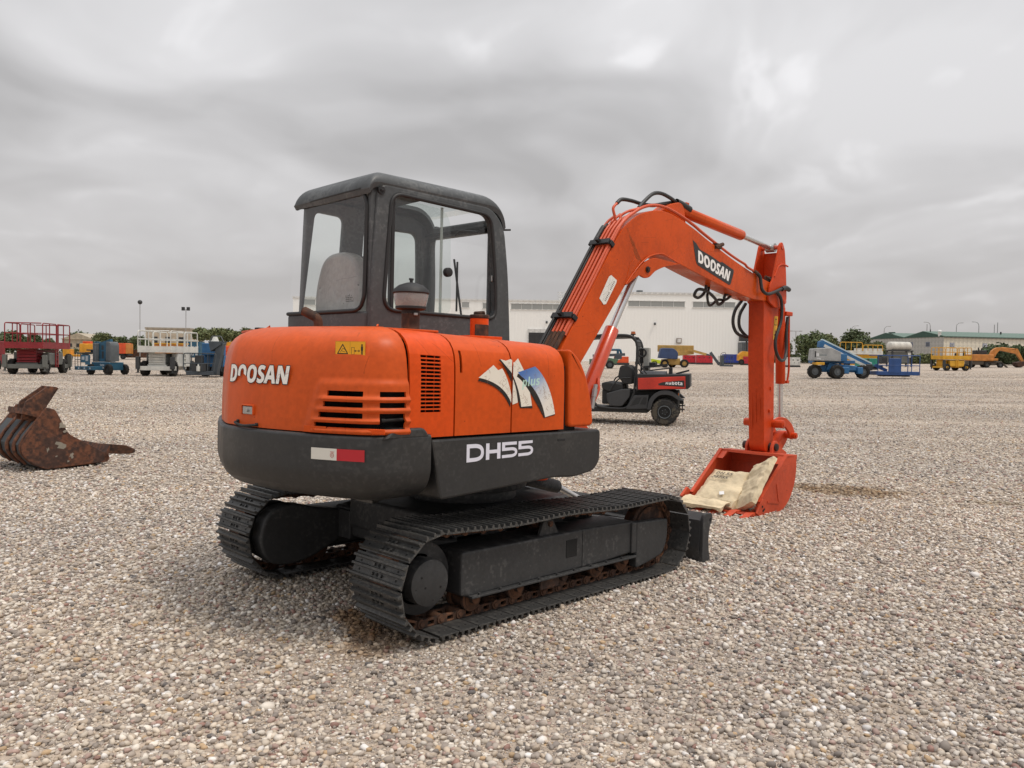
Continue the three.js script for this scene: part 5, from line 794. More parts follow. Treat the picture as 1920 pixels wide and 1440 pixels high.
{
  const t = far('scissor_lift', 'red scissor lift with grey chassis at the left edge', 'scissor lift', 72, 50, 98.5, 'scissor lifts');
  scissor(t, { L: 4.1, W: 2.15, deckY: 1.55, top: 3.08, paint: red, dark: grey, rimM: grey, rail: red, box: [[1, 0.75, grey], [-1, 0.75, grey]], legs: grey, wr: 0.46 });
  const w = far('scissor_lift', 'white scissor lift with white railings left of the excavator', 'scissor lift', 316, 50, 90, 'scissor lifts');
  scissor(w, { L: 4.1, W: 2.0, deckY: 1.42, top: 2.72, paint: wht, dark: wht, rimM: darkg, rail: wht, box: [[1, 0.85, wht], [-1, 0.8, grey]], legs: darkg, wr: 0.46 });
  part('added_shade_box', BB(-1.5, 1.3, 0.7, 1.35, -0.5, 0.5, 0.02), grey, w);  // added grey box, stands in for the shade inside the folded scissors
  const y = far('scissor_lift', 'yellow scissor lift in front of the orange wheeled digger', 'scissor lift', 1782, 85, 12, 'scissor lifts');
  scissor(y, { L: 3.5, W: 1.75, deckY: 1.18, top: 2.42, paint: ylw, dark: ylw, rimM: darkg, rail: ylw, box: [[1, 0.62, ylw], [-1, 0.6, ylw]], legs: darkg, wr: 0.36 });
  const yb = far('dark_machine_parts', 'dark machine parts heaped on the deck of the yellow scissor lift', 'machine parts', 1788, 85, 12); yb.position.y += 1.36;  // loose dark machine parts lying on the lift deck
  part('lump', [B(0.9, 0.18, 0.4, -0.1, 0.1, 0, 0.06), B(0.3, 0.5, 0.3, 0.25, 0.25, 0, 0.05), B(0.2, 0.7, 0.2, 1.2, 0.35, 0, 0.03)], darkg, yb);
}
// ---- compact articulated boom lift, teal with lead-grey covers
{
  const t = far('boom_lift', 'teal compact boom lift with lead-grey covers between the red and white lifts', 'boom lift', 201, 50, -20, 'boom lifts'); t.scale.x = 0.80;
  part('chassis', [BB(-0.9, 0.95, 0.28, 0.78, -0.55, 0.55, 0.04)], tealB, t);
  for (const x of [-0.85, 0.95]) for (const z of [-0.62, 0.62]) wheel(t, x, 0.33, z, 0.33, 0.26, darkg);
  part('turret', [BB(-0.78, -0.48, 0.8, 1.95, 0.1, 0.55, 0.04), P([[0.46, 0.84], [1.02, 0.84], [1.02, 1.85, 0.1], [0.9, 2.05, 0.1], [0.52, 2.05, 0.05]], -0.15, 0.5, 0.04)], lead, t);
  part('riser', [P([[-0.45, 0.85], [0.35, 0.85], [0.38, 2.05, 0.1], [-0.45, 1.9]], -0.1, 0.3, 0.02), BB(-0.3, 0.3, 0.8, 1.0, -0.4, 0.4)], tealB, t);
  part('riser_slot', [BB(-0.2, 0.02, 1.55, 1.82, 0.295, 0.306), BB(-0.16, 0.02, 1.0, 1.45, 0.295, 0.306)], darkg, t);
  part('boom', [bar([-0.55, 1.86, 0.15], [0.62, 2.12, 0.15], 0.2, 0.2), BB(-0.98, -0.62, 1.78, 2.05, 0.0, 0.3, 0.03), P([[-1.35, 1.35], [-0.75, 1.35], [-0.6, 1.9], [-0.75, 1.95], [-0.95, 1.5], [-1.35, 1.5]], 0.05, 0.28, 0.01)], tealB, t);
  part('jib', [BB(-1.35, -0.75, 1.48, 1.56, 0.25, 0.6, 0.02), BB(-1.35, -0.85, 1.28, 1.4, 0.3, 0.7, 0.02)], darkg, t);
  const b = part('basket', [BB(-2.0, -0.15, 0.30, 0.52, 0.75, 1.45, 0.02), BB(-1.42, -0.95, 0.75, 1.22, 1.36, 1.44, 0.03), BB(-0.95, -0.52, 0.62, 1.2, 1.36, 1.45, 0.03)], tealB, t);
  part('sign_plate', [BB(-1.28, -1.0, 0.92, 1.12, 1.442, 1.452)], pm('plate_grey', [0.4, 0.45, 0.5]), b); part('sign_plate', BB(-0.86, -0.62, 0.85, 1.16, 1.452, 1.462), pm('plate_grey', [0.4, 0.45, 0.5]), b);
  for (const x of [-1.98, -1.7, -1.42]) part('basket_rail', C([x, 0.5, 1.42], [x, 1.34, 1.42], 0.022, 6), darkg, b);
  for (const y of [0.92, 1.34]) part('basket_rail', [C([-1.98, y, 1.42], [-0.17, y, 1.42], 0.02, 6), C([-1.98, y, 0.78], [-1.98, y, 1.42], 0.02, 6)], darkg, b);
  for (let i = 0; i < 6; i++) part('hazard_mark', BB(-1.9 + i * 0.28, -1.78 + i * 0.28, 0.36, 0.46, 1.452, 1.458), i % 2 ? pm('plate_grey', [0.4, 0.45, 0.5]) : darkg, b);
  b.position.set(0.85, 0, 0.15);
  part('chassis_lettering', sheet([-0.05, 0.34, 0.556], [0.55, 0.34, 0.556], [0.55, 0.72, 0.556], [-0.05, 0.72, 0.556]), print(256, 160, (x) => { x.fillStyle = '#dfe6ea'; x.font = 'bold 62px sans-serif'; x.fillText('Genie', 20, 66); x.fillText('Z-30N', 20, 140); }), t);
}
// ---- grey work basket of a folded boom lift beside the white scissor lift
{
  const t = far('work_basket', 'dark grey tubular work basket on a blue folded boom right of the white lift', 'boom lift', 384, 48, -8);
  part('floor', BB(-0.98, 0.72, 0.12, 0.36, -0.45, 0.45, 0.03), steelG, t);
  for (const z of [-0.45, 0.45]) { part('basket_hoop', T([[-0.95, 0.3, z], [-1.12, 0.55, z], [-1.12, 1.25, z], [-1.0, 1.42, z], [0.8, 1.42, z], [0.95, 1.3, z], [0.8, 0.35, z]], 0.03, 40, 6, false, 0.2), steelG, t); part('basket_rail', C([-1.12, 0.82, z], [0.88, 0.82, z], 0.025, 6), steelG, t); for (const x of [-0.7, 0.05, 0.42]) part('basket_rail', C([x, 0.3, z], [x, 1.42, z], 0.022, 6), steelG, t); }
  part('mast', [P([[0.45, 0.2], [0.85, 0.2], [1.25, 2.05, 0.05], [0.85, 2.1, 0.05]], -0.15, 0.2, 0.02), P([[0.5, 1.55], [1.15, 1.95], [1.2, 2.15], [0.35, 2.15]], -0.4, 0.3, 0.02)], steelG, t);
  part('panel_box', [BB(-0.62, -0.30, 0.36, 0.80, 0.2, 0.46, 0.02), BB(-0.10, 0.30, 0.36, 0.82, 0.1, 0.46, 0.02), BB(-0.45, 0.0, 0.85, 1.3, 0.1, 0.4, 0.03)], darkg, t);
  part('bottle', [C([-0.15, 0.36, 0.5], [-0.15, 0.66, 0.5], 0.11, 12), C([-0.15, 0.66, 0.5], [-0.15, 0.78, 0.5], 0.05, 10, 0.03)], wht, t);
  part('blue_boom', [BB(-0.55, 0.5, 1.3, 2.05, -1.6, -0.6, 0.05), BB(-0.9, 0.7, 0.6, 1.3, -1.9, -0.9, 0.08)], blu, t);
  part('white_cap', C([0.05, 2.05, -1.1], [0.05, 2.45, -1.1], 0.28, 10, 0.12), wht, t);
  part('top_rail', T([[0.3, 2.1, 0], [0.45, 2.45, 0], [1.0, 2.45, 0], [1.2, 2.1, 0]], 0.03, 20, 6, false, 0.1), lead, t);
  for (const x of [-0.9, 0.9]) wheel(t, x, 0.42, -1.7, 0.42, 0.3, darkg);
}
// ---- blue and light-grey telescopic boom lift on the right
{
  const t = far('boom_lift', 'large blue telescopic boom lift with a light grey engine cover on the right', 'boom lift', 1570, 60, 0, 'boom lifts');
  const m = 60 / 1500, X = (px) => (px - 1570) * m, Yp = (py) => (709.5 - py) * m;
  wheel(t, X(1518), 0.50, 0.9, 0.50, 0.42, lead); wheel(t, X(1553.5), 0.50, 1.5, 0.50, 0.42, lead); wheel(t, X(1572), 0.50, -0.9, 0.50, 0.42, lead); wheel(t, X(1609), 0.50, 0.7, 0.50, 0.42, lead);
  part('chassis', [BB(X(1526), X(1600), 0.45, 0.95, -0.7, 0.7, 0.08), P([[X(1540), 0.6], [X(1545), Yp(681), 0.1], [X(1594), Yp(686), 0.1], [X(1597), 0.6]], -0.4, 0.9, 0.03), BB(X(1564), X(1578), 0.35, 0.85, 0.7, 1.35, 0.06), BB(X(1596), X(1606), 0.35, 0.85, 0.5, 1.1, 0.06)], blu, t);
  part('engine_cover', [P([[X(1510), Yp(677), 0.06], [X(1563), Yp(678), 0.04], [X(1563), Yp(661), 0.06], [X(1545), Yp(653), 0.1], [X(1512), Yp(655), 0.1]], 0.35, 1.25, 0.05)], pm('cover_grey', [0.36, 0.37, 0.37]), t);
  part('cover_slot', BB(X(1514.5), X(1517), Yp(671), Yp(660), 1.245, 1.256), darkg, t); part('cover_mark', sheet([X(1517), Yp(676), 1.254], [X(1545), Yp(676), 1.254], [X(1545), Yp(663), 1.254], [X(1517), Yp(663), 1.254]), print(256, 128, (x) => { x.fillStyle = '#e8eaec'; x.fillRect(8, 6, 12, 52); x.fillRect(28, 6, 14, 52); x.fillStyle = '#5c6a70'; x.font = 'italic bold 44px sans-serif'; x.fillText('Genie', 56, 52); x.fillStyle = '#e8eaec'; x.font = 'bold 34px sans-serif'; x.fillText('S-65', 12, 116); }), t);
  part('turntable', [BB(X(1520), X(1596), Yp(682), Yp(676), -0.6, 0.6, 0.04), BB(X(1560), X(1576), Yp(678), Yp(664), -0.3, 1.1, 0.04)], blu, t);
  part('yellow_guard', BB(X(1517), X(1533), Yp(685), Yp(680), 0.5, 1.3, 0.03), ylw, t);
  part('boom', [bar([X(1537), Yp(642), 0.0], [X(1627), Yp(685), 0.3], 0.42, 0.36), P([[X(1532), Yp(652)], [X(1533), Yp(641), 0.05], [X(1540), Yp(639), 0.05], [X(1548), Yp(646)], [X(1543), Yp(654)]], -0.25, 0.25, 0.02)], blu, t);
  part('boom_sheet', bar([X(1538), Yp(637.6), 0.03], [X(1628), Yp(680.8), 0.33], 0.40, 0.10), pm('pale_blue', [0.50, 0.62, 0.68]), t);
  part('boom_rail', [bar([X(1541), Yp(648.5), 0.24], [X(1620), Yp(688), 0.54], 0.05, 0.20)], wht, t);
  part('knuckle', [BB(X(1617), X(1629), Yp(694), Yp(682), 0.0, 0.6, 0.06), bar([X(1622), Yp(690), 0.3], [X(1650), Yp(686), 0.3], 0.2, 0.2)], darkg, t);
  const b = part('basket', [BB(X(1632), X(1712), Yp(702), Yp(695), -0.5, 1.0, 0.03), BB(X(1654), X(1676), Yp(698), Yp(671), 0.92, 1.02, 0.04), bar([X(1634), Yp(684), 0.5], [X(1656), Yp(694), 0.5], 0.12, 0.22)], navy, t);
  part('basket_sill', BB(X(1648), X(1696), Yp(704.5), Yp(702), -0.3, 0.8, 0.02), darkg, b);
  for (const py of [665.5, 684]) part('basket_rail', [C([X(1634), Yp(py), 1.0], [X(1711), Yp(py), 1.0], 0.035, 6), C([X(1634), Yp(py), -0.5], [X(1711), Yp(py), -0.5], 0.03, 6), C([X(1711), Yp(py), -0.5], [X(1711), Yp(py), 1.0], 0.03, 6)], navy, b);
  for (const px of [1634, 1654, 1676, 1689, 1696, 1711]) part('basket_rail', C([X(px), Yp(697), 1.0], [X(px), Yp(665.5), 1.0], 0.03, 6), navy, b);
  part('control_box', [BB(X(1642), X(1652), Yp(681), Yp(668), 0.3, 0.9, 0.04)], darkg, b);
}
// ---- generators and boxes in front of the hall and beyond
function genset(name, label, px, d, w, h, c, dep = 1.1, group = 'generator sets standing in the yard') {
  const t = far(name, label, 'generator', px, d, 0, group), n = 3;
  part('skid', BB(-w / 2 - 0.03, w / 2 + 0.03, 0, h * 0.16, -dep / 2, dep / 2, 0.02), darkg, t);
  part('housing', BB(-w / 2, w / 2, h * 0.16, h, -dep / 2 + 0.02, dep / 2 - 0.02, 0.05), c, t);
  part('roof', BB(-w / 2 - 0.01, w / 2 + 0.01, h, h + 0.05, -dep / 2 + 0.01, dep / 2 - 0.01, 0.02), c, t);
  for (let i = 0; i < n; i++) part('door', BB(-w / 2 + 0.06 + i * w / n, -w / 2 - 0.06 + (i + 1) * w / n, h * 0.22, h * 0.94, dep / 2 - 0.02, dep / 2 - 0.005, 0.01), c, t);
  for (let i = 0; i < n; i++) part('vent', [BB(-w / 2 + 0.16 + i * w / n, -w / 2 + 0.34 + i * w / n, h * 0.70, h * 0.80, dep / 2 - 0.004, dep / 2 + 0.004), BB(-w / 2 + 0.34 + i * w / n, -w / 2 + 0.44 + i * w / n, h * 0.42, h * 0.5, dep / 2 - 0.004, dep / 2 + 0.004)], darkg, t);
  return t;
}
genset('generator', 'red generator set partly behind the yellow boom, left of its twin', 1291, 118, 1.75, 1.25, redG);
genset('generator', 'red generator set nearer the grey boom, right of its twin', 1319.5, 115, 2.2, 1.30, redG);
genset('generator', 'long blue generator housing in front of the hall corner', 1372, 116, 2.7, 1.42, pm('genset_blue', [0.02, 0.05, 0.33]), 1.2);
genset('generator', 'red generator half hidden behind the dipper arm', 1401, 112, 1.6, 1.15, redG);
genset('generator', 'white generator set right of the dipper arm', 1484, 100, 1.72, 1.16, wht);
genset('generator', 'small white cabinet behind the blue generator', 1350, 125, 0.6, 1.1, wht);
{
  const t = far('compressor', 'orange-red compressor between the blue telehandler and the cart', 'compressor', 1166, 108, 0); part('housing', BB(-1.1, 0.8, 0.3, 1.15, -0.5, 0.5, 0.06), ora, t); part('skid', BB(-1.2, 0.9, 0, 0.3, -0.5, 0.5, 0.03), darkg, t); part('warning_plate', B(0.3, 0.28, 0.01, -0.55, 0.85, 0.506), wht, t);
  const l = far('roller', 'lime green compactor behind the cart bed', 'compactor', 1233, 100, 0); part('body', P([[-0.8, 0.45, 0.1], [0.9, 0.25, 0.1], [0.9, 0.7, 0.1], [-0.2, 0.85, 0.1], [-0.85, 0.95, 0.1]], -0.4, 0.4, 0.04), limeM, l); part('drum', [C([-0.5, 0.35, -0.4], [-0.5, 0.35, 0.4], 0.35, 20), C([0.6, 0.35, -0.4], [0.6, 0.35, 0.4], 0.35, 20)], darkg, l);
  const g = far('compressor', 'green generator housing behind the blue boom lift basket', 'generator', 1623, 88, 0); part('housing', [BB(-1.05, -0.1, 0.35, 1.25, -0.5, 0.5, 0.05), BB(0.12, 1.0, 0.35, 1.25, -0.5, 0.5, 0.05)], greenM, g); part('skid', BB(-1.15, 1.1, 0, 0.35, -0.5, 0.5, 0.03), darkg, g); part('middle_panel', BB(-0.1, 0.12, 0.35, 1.2, -0.45, 0.45), darkg, g);
  const s = far('scissor_lift', 'white scissor platform with yellow rails behind the blue boom', 'scissor lift', 1618, 98, 4, 'scissor lifts'); part('deck', [BB(-3.6, 2.0, 1.6, 2.05, -0.8, 0.8, 0.03), BB(-1.6, 2.0, 2.05, 2.35, 0.7, 0.78)], wht, s); part('base', BB(-2.6, 1.4, 0.3, 1.6, -0.6, 0.6, 0.05), ylw, s); for (const x of [-2.4, 1.2]) for (const z of [-0.6, 0.6]) wheel(s, x, 0.36, z, 0.36, 0.26, darkg);
  for (const [a, b, y] of [[-3.4, -0.6, 3.05], [-0.5, 1.95, 2.75]]) { part('guard_rail', T([[a, 2.05, 0.78], [a, y - 0.15, 0.78], [a + 0.15, y, 0.78], [b - 0.15, y, 0.78], [b, y - 0.15, 0.78], [b, 2.05, 0.78]], 0.045, 30, 6, false, 0.1), ylw, s); for (let i = 1; i < 4; i++) part('guard_rail', C([lerp(a, b, i / 4), 2.05, 0.78], [lerp(a, b, i / 4), y, 0.78], 0.035, 6), ylw, s); }
  const tk = far('storage_tank', 'long white rust-streaked tank lying on a grey stand by the right building', 'tank', 1685, 105, 14);
  part('barrel', [toCreasedNormals(new THREE.LatheGeometry([[0, -1.75], [0.25, -1.72], [0.46, -1.62], [0.57, -1.48], [0.57, 1.48], [0.46, 1.62], [0.25, 1.72], [0, 1.75]].map((p) => new THREE.Vector2(...p)), 28), 0.5).rotateZ(Math.PI / 2).translate(-0.1, 2.68, 0)], mat([0.6, 0.58, 0.53], 0.7, { map: TX.worn }), tk);
  part('rust_streak', at(B(0.22, 0.9, 0.02, 0, 0, 0, 0.008), 1.63, 2.68, 0.1, 0, 1.45, 0), MT.rust, tk); part('stand', [BB(-1.7, 1.65, 1.98, 2.14, -0.6, 0.6, 0.02), ...[-1.5, 1.45].flatMap((x) => [-0.5, 0.5].map((z) => BB(x - 0.08, x + 0.08, 0, 1.98, z - 0.08, z + 0.08)))], darkg, tk); part('cabinet', BB(-1.6, 1.6, 0.5, 1.9, -0.4, 0.4, 0.03), grey, tk); part('meter_box', BB(0.9, 1.5, 1.2, 1.85, 0.4, 0.5, 0.03), wht, tk);
}
// ---- yellow and blue boom lift in front of the hall
{
  const t = far('boom_lift', 'tan and blue articulated boom lift in front of the white hall', 'boom lift', 1270, 95, 0, 'boom lifts'), m = 95 / 1500, tan = pm('tan_yellow', [0.50, 0.31, 0.085]), slate = pm('slate_blue', [0.035, 0.065, 0.16]);
  const X = (px) => (px - 1270) * m, Yp = (py) => (692 - py) * m;
  part('counter_cover', P([[X(1231), Yp(675), 0.1], [X(1266), Yp(677), 0.15], [X(1267), Yp(664), 0.3], [X(1258), Yp(656.5), 0.2], [X(1235), Yp(656), 0.3]], 0.1, 1.2, 0.08), slate, t);
  part('boom', [BB(X(1233), X(1300), Yp(663), Yp(650.5), -0.6, -0.1, 0.04), P([[X(1265), Yp(671)], [X(1300), Yp(667)], [X(1300), Yp(661)], [X(1265), Yp(662)]], -0.5, 0, 0.02), bar([X(1287), Yp(658), 0.2], [X(1322), Yp(667), 0.2], 0.22, 0.28)], tan, t);
  part('jib', [bar([X(1310), Yp(664), 0.2], [X(1330), Yp(668.5), 0.2], 0.2, 0.18), bar([X(1330), Yp(663), 0.2], [X(1347), Yp(686), 0.2], 0.24, 0.28)], steelG, t);
  part('chassis', [P([[X(1238), Yp(686)], [X(1275), Yp(688)], [X(1272), Yp(675)], [X(1240), Yp(677)]], -0.5, 0.6, 0.05)], tan, t);
  wheel(t, X(1279.5), Yp(684.5), 0.8, 0.50, 0.35, tan); wheel(t, X(1243), Yp(685), 0.8, 0.48, 0.35, tan); wheel(t, X(1262), Yp(686), -0.8, 0.45, 0.35, tan);
  const b = part('basket', [BB(X(1350), X(1372), Yp(689), Yp(686), -0.5, 0.5, 0.04), BB(X(1350), X(1355), Yp(686), Yp(668), -0.3, 0.5, 0.04)], steelG, t);
  for (const px of [1357, 1362, 1367, 1371.5]) part('basket_rail', C([X(px), Yp(687), 0.48], [X(px), Yp(669), 0.48], 0.025, 6), steelG, b);
  for (const py of [669, 678]) part('basket_rail', C([X(1352), Yp(py), 0.48], [X(1372), Yp(py), 0.48], 0.028, 6), steelG, b);
  part('hose_loop', T([[X(1349), Yp(668), 0.3], [X(1351), Yp(664), 0.3], [X(1357), Yp(663), 0.3], [X(1359), Yp(668), 0.3]], 0.03, 16, 6), darkg, b);
}
// ---- telehandler left of the cart, forklift behind the dipper arm
{
  const t = far('telehandler', 'blue and green telehandler behind the boom cylinder', 'telehandler', 1146, 88, 0), m = 88 / 1500, X = (px) => (px - 1146) * m, Yp = (py) => (691 - py) * m, sage = pm('sage', [0.10, 0.17, 0.10]);
  wheel(t, X(1141), Yp(684), 0.8, 0.46, 0.36, lead); wheel(t, X(1112), Yp(684), 0.8, 0.46, 0.36, lead);
  part('chassis', [P([[X(1105), Yp(684)], [X(1154), Yp(682)], [X(1158), Yp(674)], [X(1140), Yp(671)], [X(1105), Yp(674)]], -0.6, 0.6, 0.04)], sage, t);
  part('boom', [bar([X(1110), Yp(668), 0.3], [X(1170), Yp(664.5), 0.3], 0.35, 0.3), P([[X(1150), Yp(674)], [X(1164), Yp(673)], [X(1164), Yp(664)], [X(1152), Yp(664)]], 0, 0.5, 0.03)], steelG, t);
  part('cab_frame', [T([[X(1130), Yp(668), -0.3], [X(1133), Yp(656.5), -0.3], [X(1162), Yp(656), -0.3], [X(1165), Yp(666), -0.3]], 0.14, 30, 6, false, 0.1), BB(X(1156), X(1160), Yp(664), Yp(656), -0.5, -0.1)], tealB, t);
  const f = far('forklift', 'dark forklift mast and yellow body behind the dipper arm', 'forklift', 1398, 112, 0); part('mast', [BB(-1.0, 0.7, 3.3, 4.0, -0.4, 0.4, 0.02), BB(-0.1, 0.1, 0.8, 3.4, -0.1, 0.1), BB(0.4, 0.6, 0.8, 3.4, -0.1, 0.1)], darkg, f); part('body', P([[-1.2, 0.6], [1.0, 0.6], [1.0, 1.7, 0.1], [-0.6, 1.95, 0.2], [-1.2, 1.4, 0.1]], -0.5, 0.5, 0.04), pm('amber', [0.7, 0.32, 0.02]), f); for (const x of [-0.8, 0.7]) wheel(f, x, 0.4, 0.5, 0.4, 0.25, darkg);
}
// ---- orange wheeled digger at the right edge
{
  const t = far('wheeled_excavator', 'orange wheeled excavator with folded arm at the right edge', 'excavator', 1850, 102, 0), m = 102 / 1500, X = (px) => (px - 1850) * m, Yp = (py) => (688 - py) * m;
  for (const [px, z] of [[1841, 0.9], [1866, 0.9], [1829, -0.9], [1850, -0.9]]) wheel(t, X(px), 0.34, z, 0.36, 0.34, lead);
  part('chassis', [BB(X(1822), X(1872), Yp(683.5), Yp(676.5), -0.6, 0.6, 0.05), BB(X(1849), X(1857), Yp(684), Yp(680), 0.6, 0.9, 0.02)], pm('mud_brown', [0.09, 0.07, 0.05]), t);
  part('stabiliser', [bar([X(1870), Yp(679), 0.7], [X(1880), Yp(688), 0.9], 0.3, 0.12), bar([X(1838), Yp(680), 0.8], [X(1845), Yp(686), 1.0], 0.3, 0.1)], pm('mud_brown', [0.09, 0.07, 0.05]), t);
  part('upper_body', [BB(X(1815), X(1853), Yp(676), Yp(664), -1.0, 1.0, 0.06), BB(X(1842), X(1861), Yp(675), Yp(671), -1.0, 1.05, 0.03)], orng, t); part('belly', BB(X(1815), X(1836), Yp(683), Yp(676), -0.9, 0.9, 0.05), pm('mud_brown', [0.09, 0.07, 0.05]), t);
  part('cab', [BB(X(1829), X(1850), Yp(664), Yp(656), -1.0, -0.1, 0.08), C([X(1830), Yp(662), 0.3], [X(1830), Yp(651), 0.3], 0.08, 8), C([X(1836), Yp(662), 0.3], [X(1836), Yp(652), 0.3], 0.06, 8)], darkg, t);
  part('boom', [P([[X(1853), Yp(664), 0.05], [X(1858), Yp(669), 0.05], [X(1868), Yp(659), 0.2], [X(1871), Yp(655.5), 0.2], [X(1903), Yp(662)], [X(1904), Yp(656)], [X(1872), Yp(650), 0.2], [X(1864), Yp(651), 0.3], [X(1857), Yp(656), 0.2]], -0.2, 0.2, 0.02)], orng, t);
  part('boom_cylinder', [C([X(1860), Yp(670), 0.1], [X(1868), Yp(656), 0.1], 0.09, 10), C([X(1875), Yp(650.5), 0], [X(1901), Yp(653), 0], 0.08, 10)], orng, t);
  part('arm', P([[X(1901), Yp(652)], [X(1905), Yp(652)], [X(1917), Yp(675)], [X(1914), Yp(678)], [X(1903), Yp(662)]], -0.15, 0.15, 0.02), orng, t);
  part('bucket', P([[X(1900), Yp(678), 0.05], [X(1916), Yp(675), 0.05], [X(1917), Yp(683), 0.1], [X(1908), Yp(687.5), 0.1], [X(1902), Yp(684), 0.1]], -0.5, 0.5, 0.03), MT.rustdark, t);
}
// ---- small things half hidden on the left
{
  const o = far('trailer', 'orange box trailer behind the teal lift', 'trailer', 240, 100, 0); part('box', BB(-1.0, 0.05, 0.7, 2.0, -0.8, 0.8, 0.04), ora, o); part('box', BB(0.05, 0.25, 0.7, 1.95, -0.8, 0.8, 0.04), orng, o); part('frame', BB(-1.0, 0.3, 0.45, 0.7, -0.5, 0.5), darkg, o); wheel(o, -0.3, 0.33, 0.7, 0.33, 0.22, darkg);
  const r = far('skip', 'low rust-brown skip behind the white lift', 'skip', 258, 102, 0); part('tub', P([[-1.3, 0.2], [1.3, 0.2], [1.6, 1.2], [-1.6, 1.2]], -0.8, 0.8, 0.02), MT.rust, r);
  const y = far('tractor', 'yellow machine behind the red lift', 'machine', 150, 85, 0); part('body', [BB(-1.6, -0.9, 0.7, 1.3, -0.5, 0.5, 0.05), BB(-1.6, 0.4, 0.5, 0.75, -0.5, 0.5, 0.04), BB(0.2, 1.6, 0.9, 1.9, -0.6, 0.6, 0.1)], pm('amber', [0.7, 0.32, 0.02]), y); part('top', BB(0.4, 1.2, 1.9, 2.15, -0.3, 0.3, 0.05), ora, y); wheel(y, -0.9, 0.4, 0.6, 0.4, 0.3, darkg); wheel(y, 0.9, 0.45, 0.6, 0.45, 0.3, darkg);
  const e = far('machine', 'orange-red machine just left of the excavator hood', 'machine', 412, 80, 0); part('body', [BB(-0.9, 1.6, 0.55, 1.3, -0.5, 0.5, 0.08), BB(-0.4, 1.6, 1.3, 1.9, -0.4, 0.4, 0.1)], ora, e); part('beam', bar([-1.4, 1.6, 0], [1.4, 2.2, 0], 0.3, 0.35), pm('amber', [0.7, 0.32, 0.02]), e); for (const x of [-0.3, 1.2]) wheel(e, x, 0.4, 0.5, 0.4, 0.3, darkg);
  const k = far('road_wheel', 'single black tyre standing beside the excavator hood', 'tyre', 417, 50, 70); wheel(k, 0, 0.42, 0, 0.42, 0.30, darkg);
  const le = far('parked_machine', 'red machine cut by the left edge of the picture', 'machine', -6, 52, 0); part('body', [BB(-1.6, 0.05, 1.1, 2.0, -0.8, 0.8, 0.05), BB(-1.6, 0.1, 0.5, 1.1, -0.6, 0.6, 0.05)], red, le); wheel(le, 0.1, 0.46, 0.5, 0.46, 0.3, darkg);
}
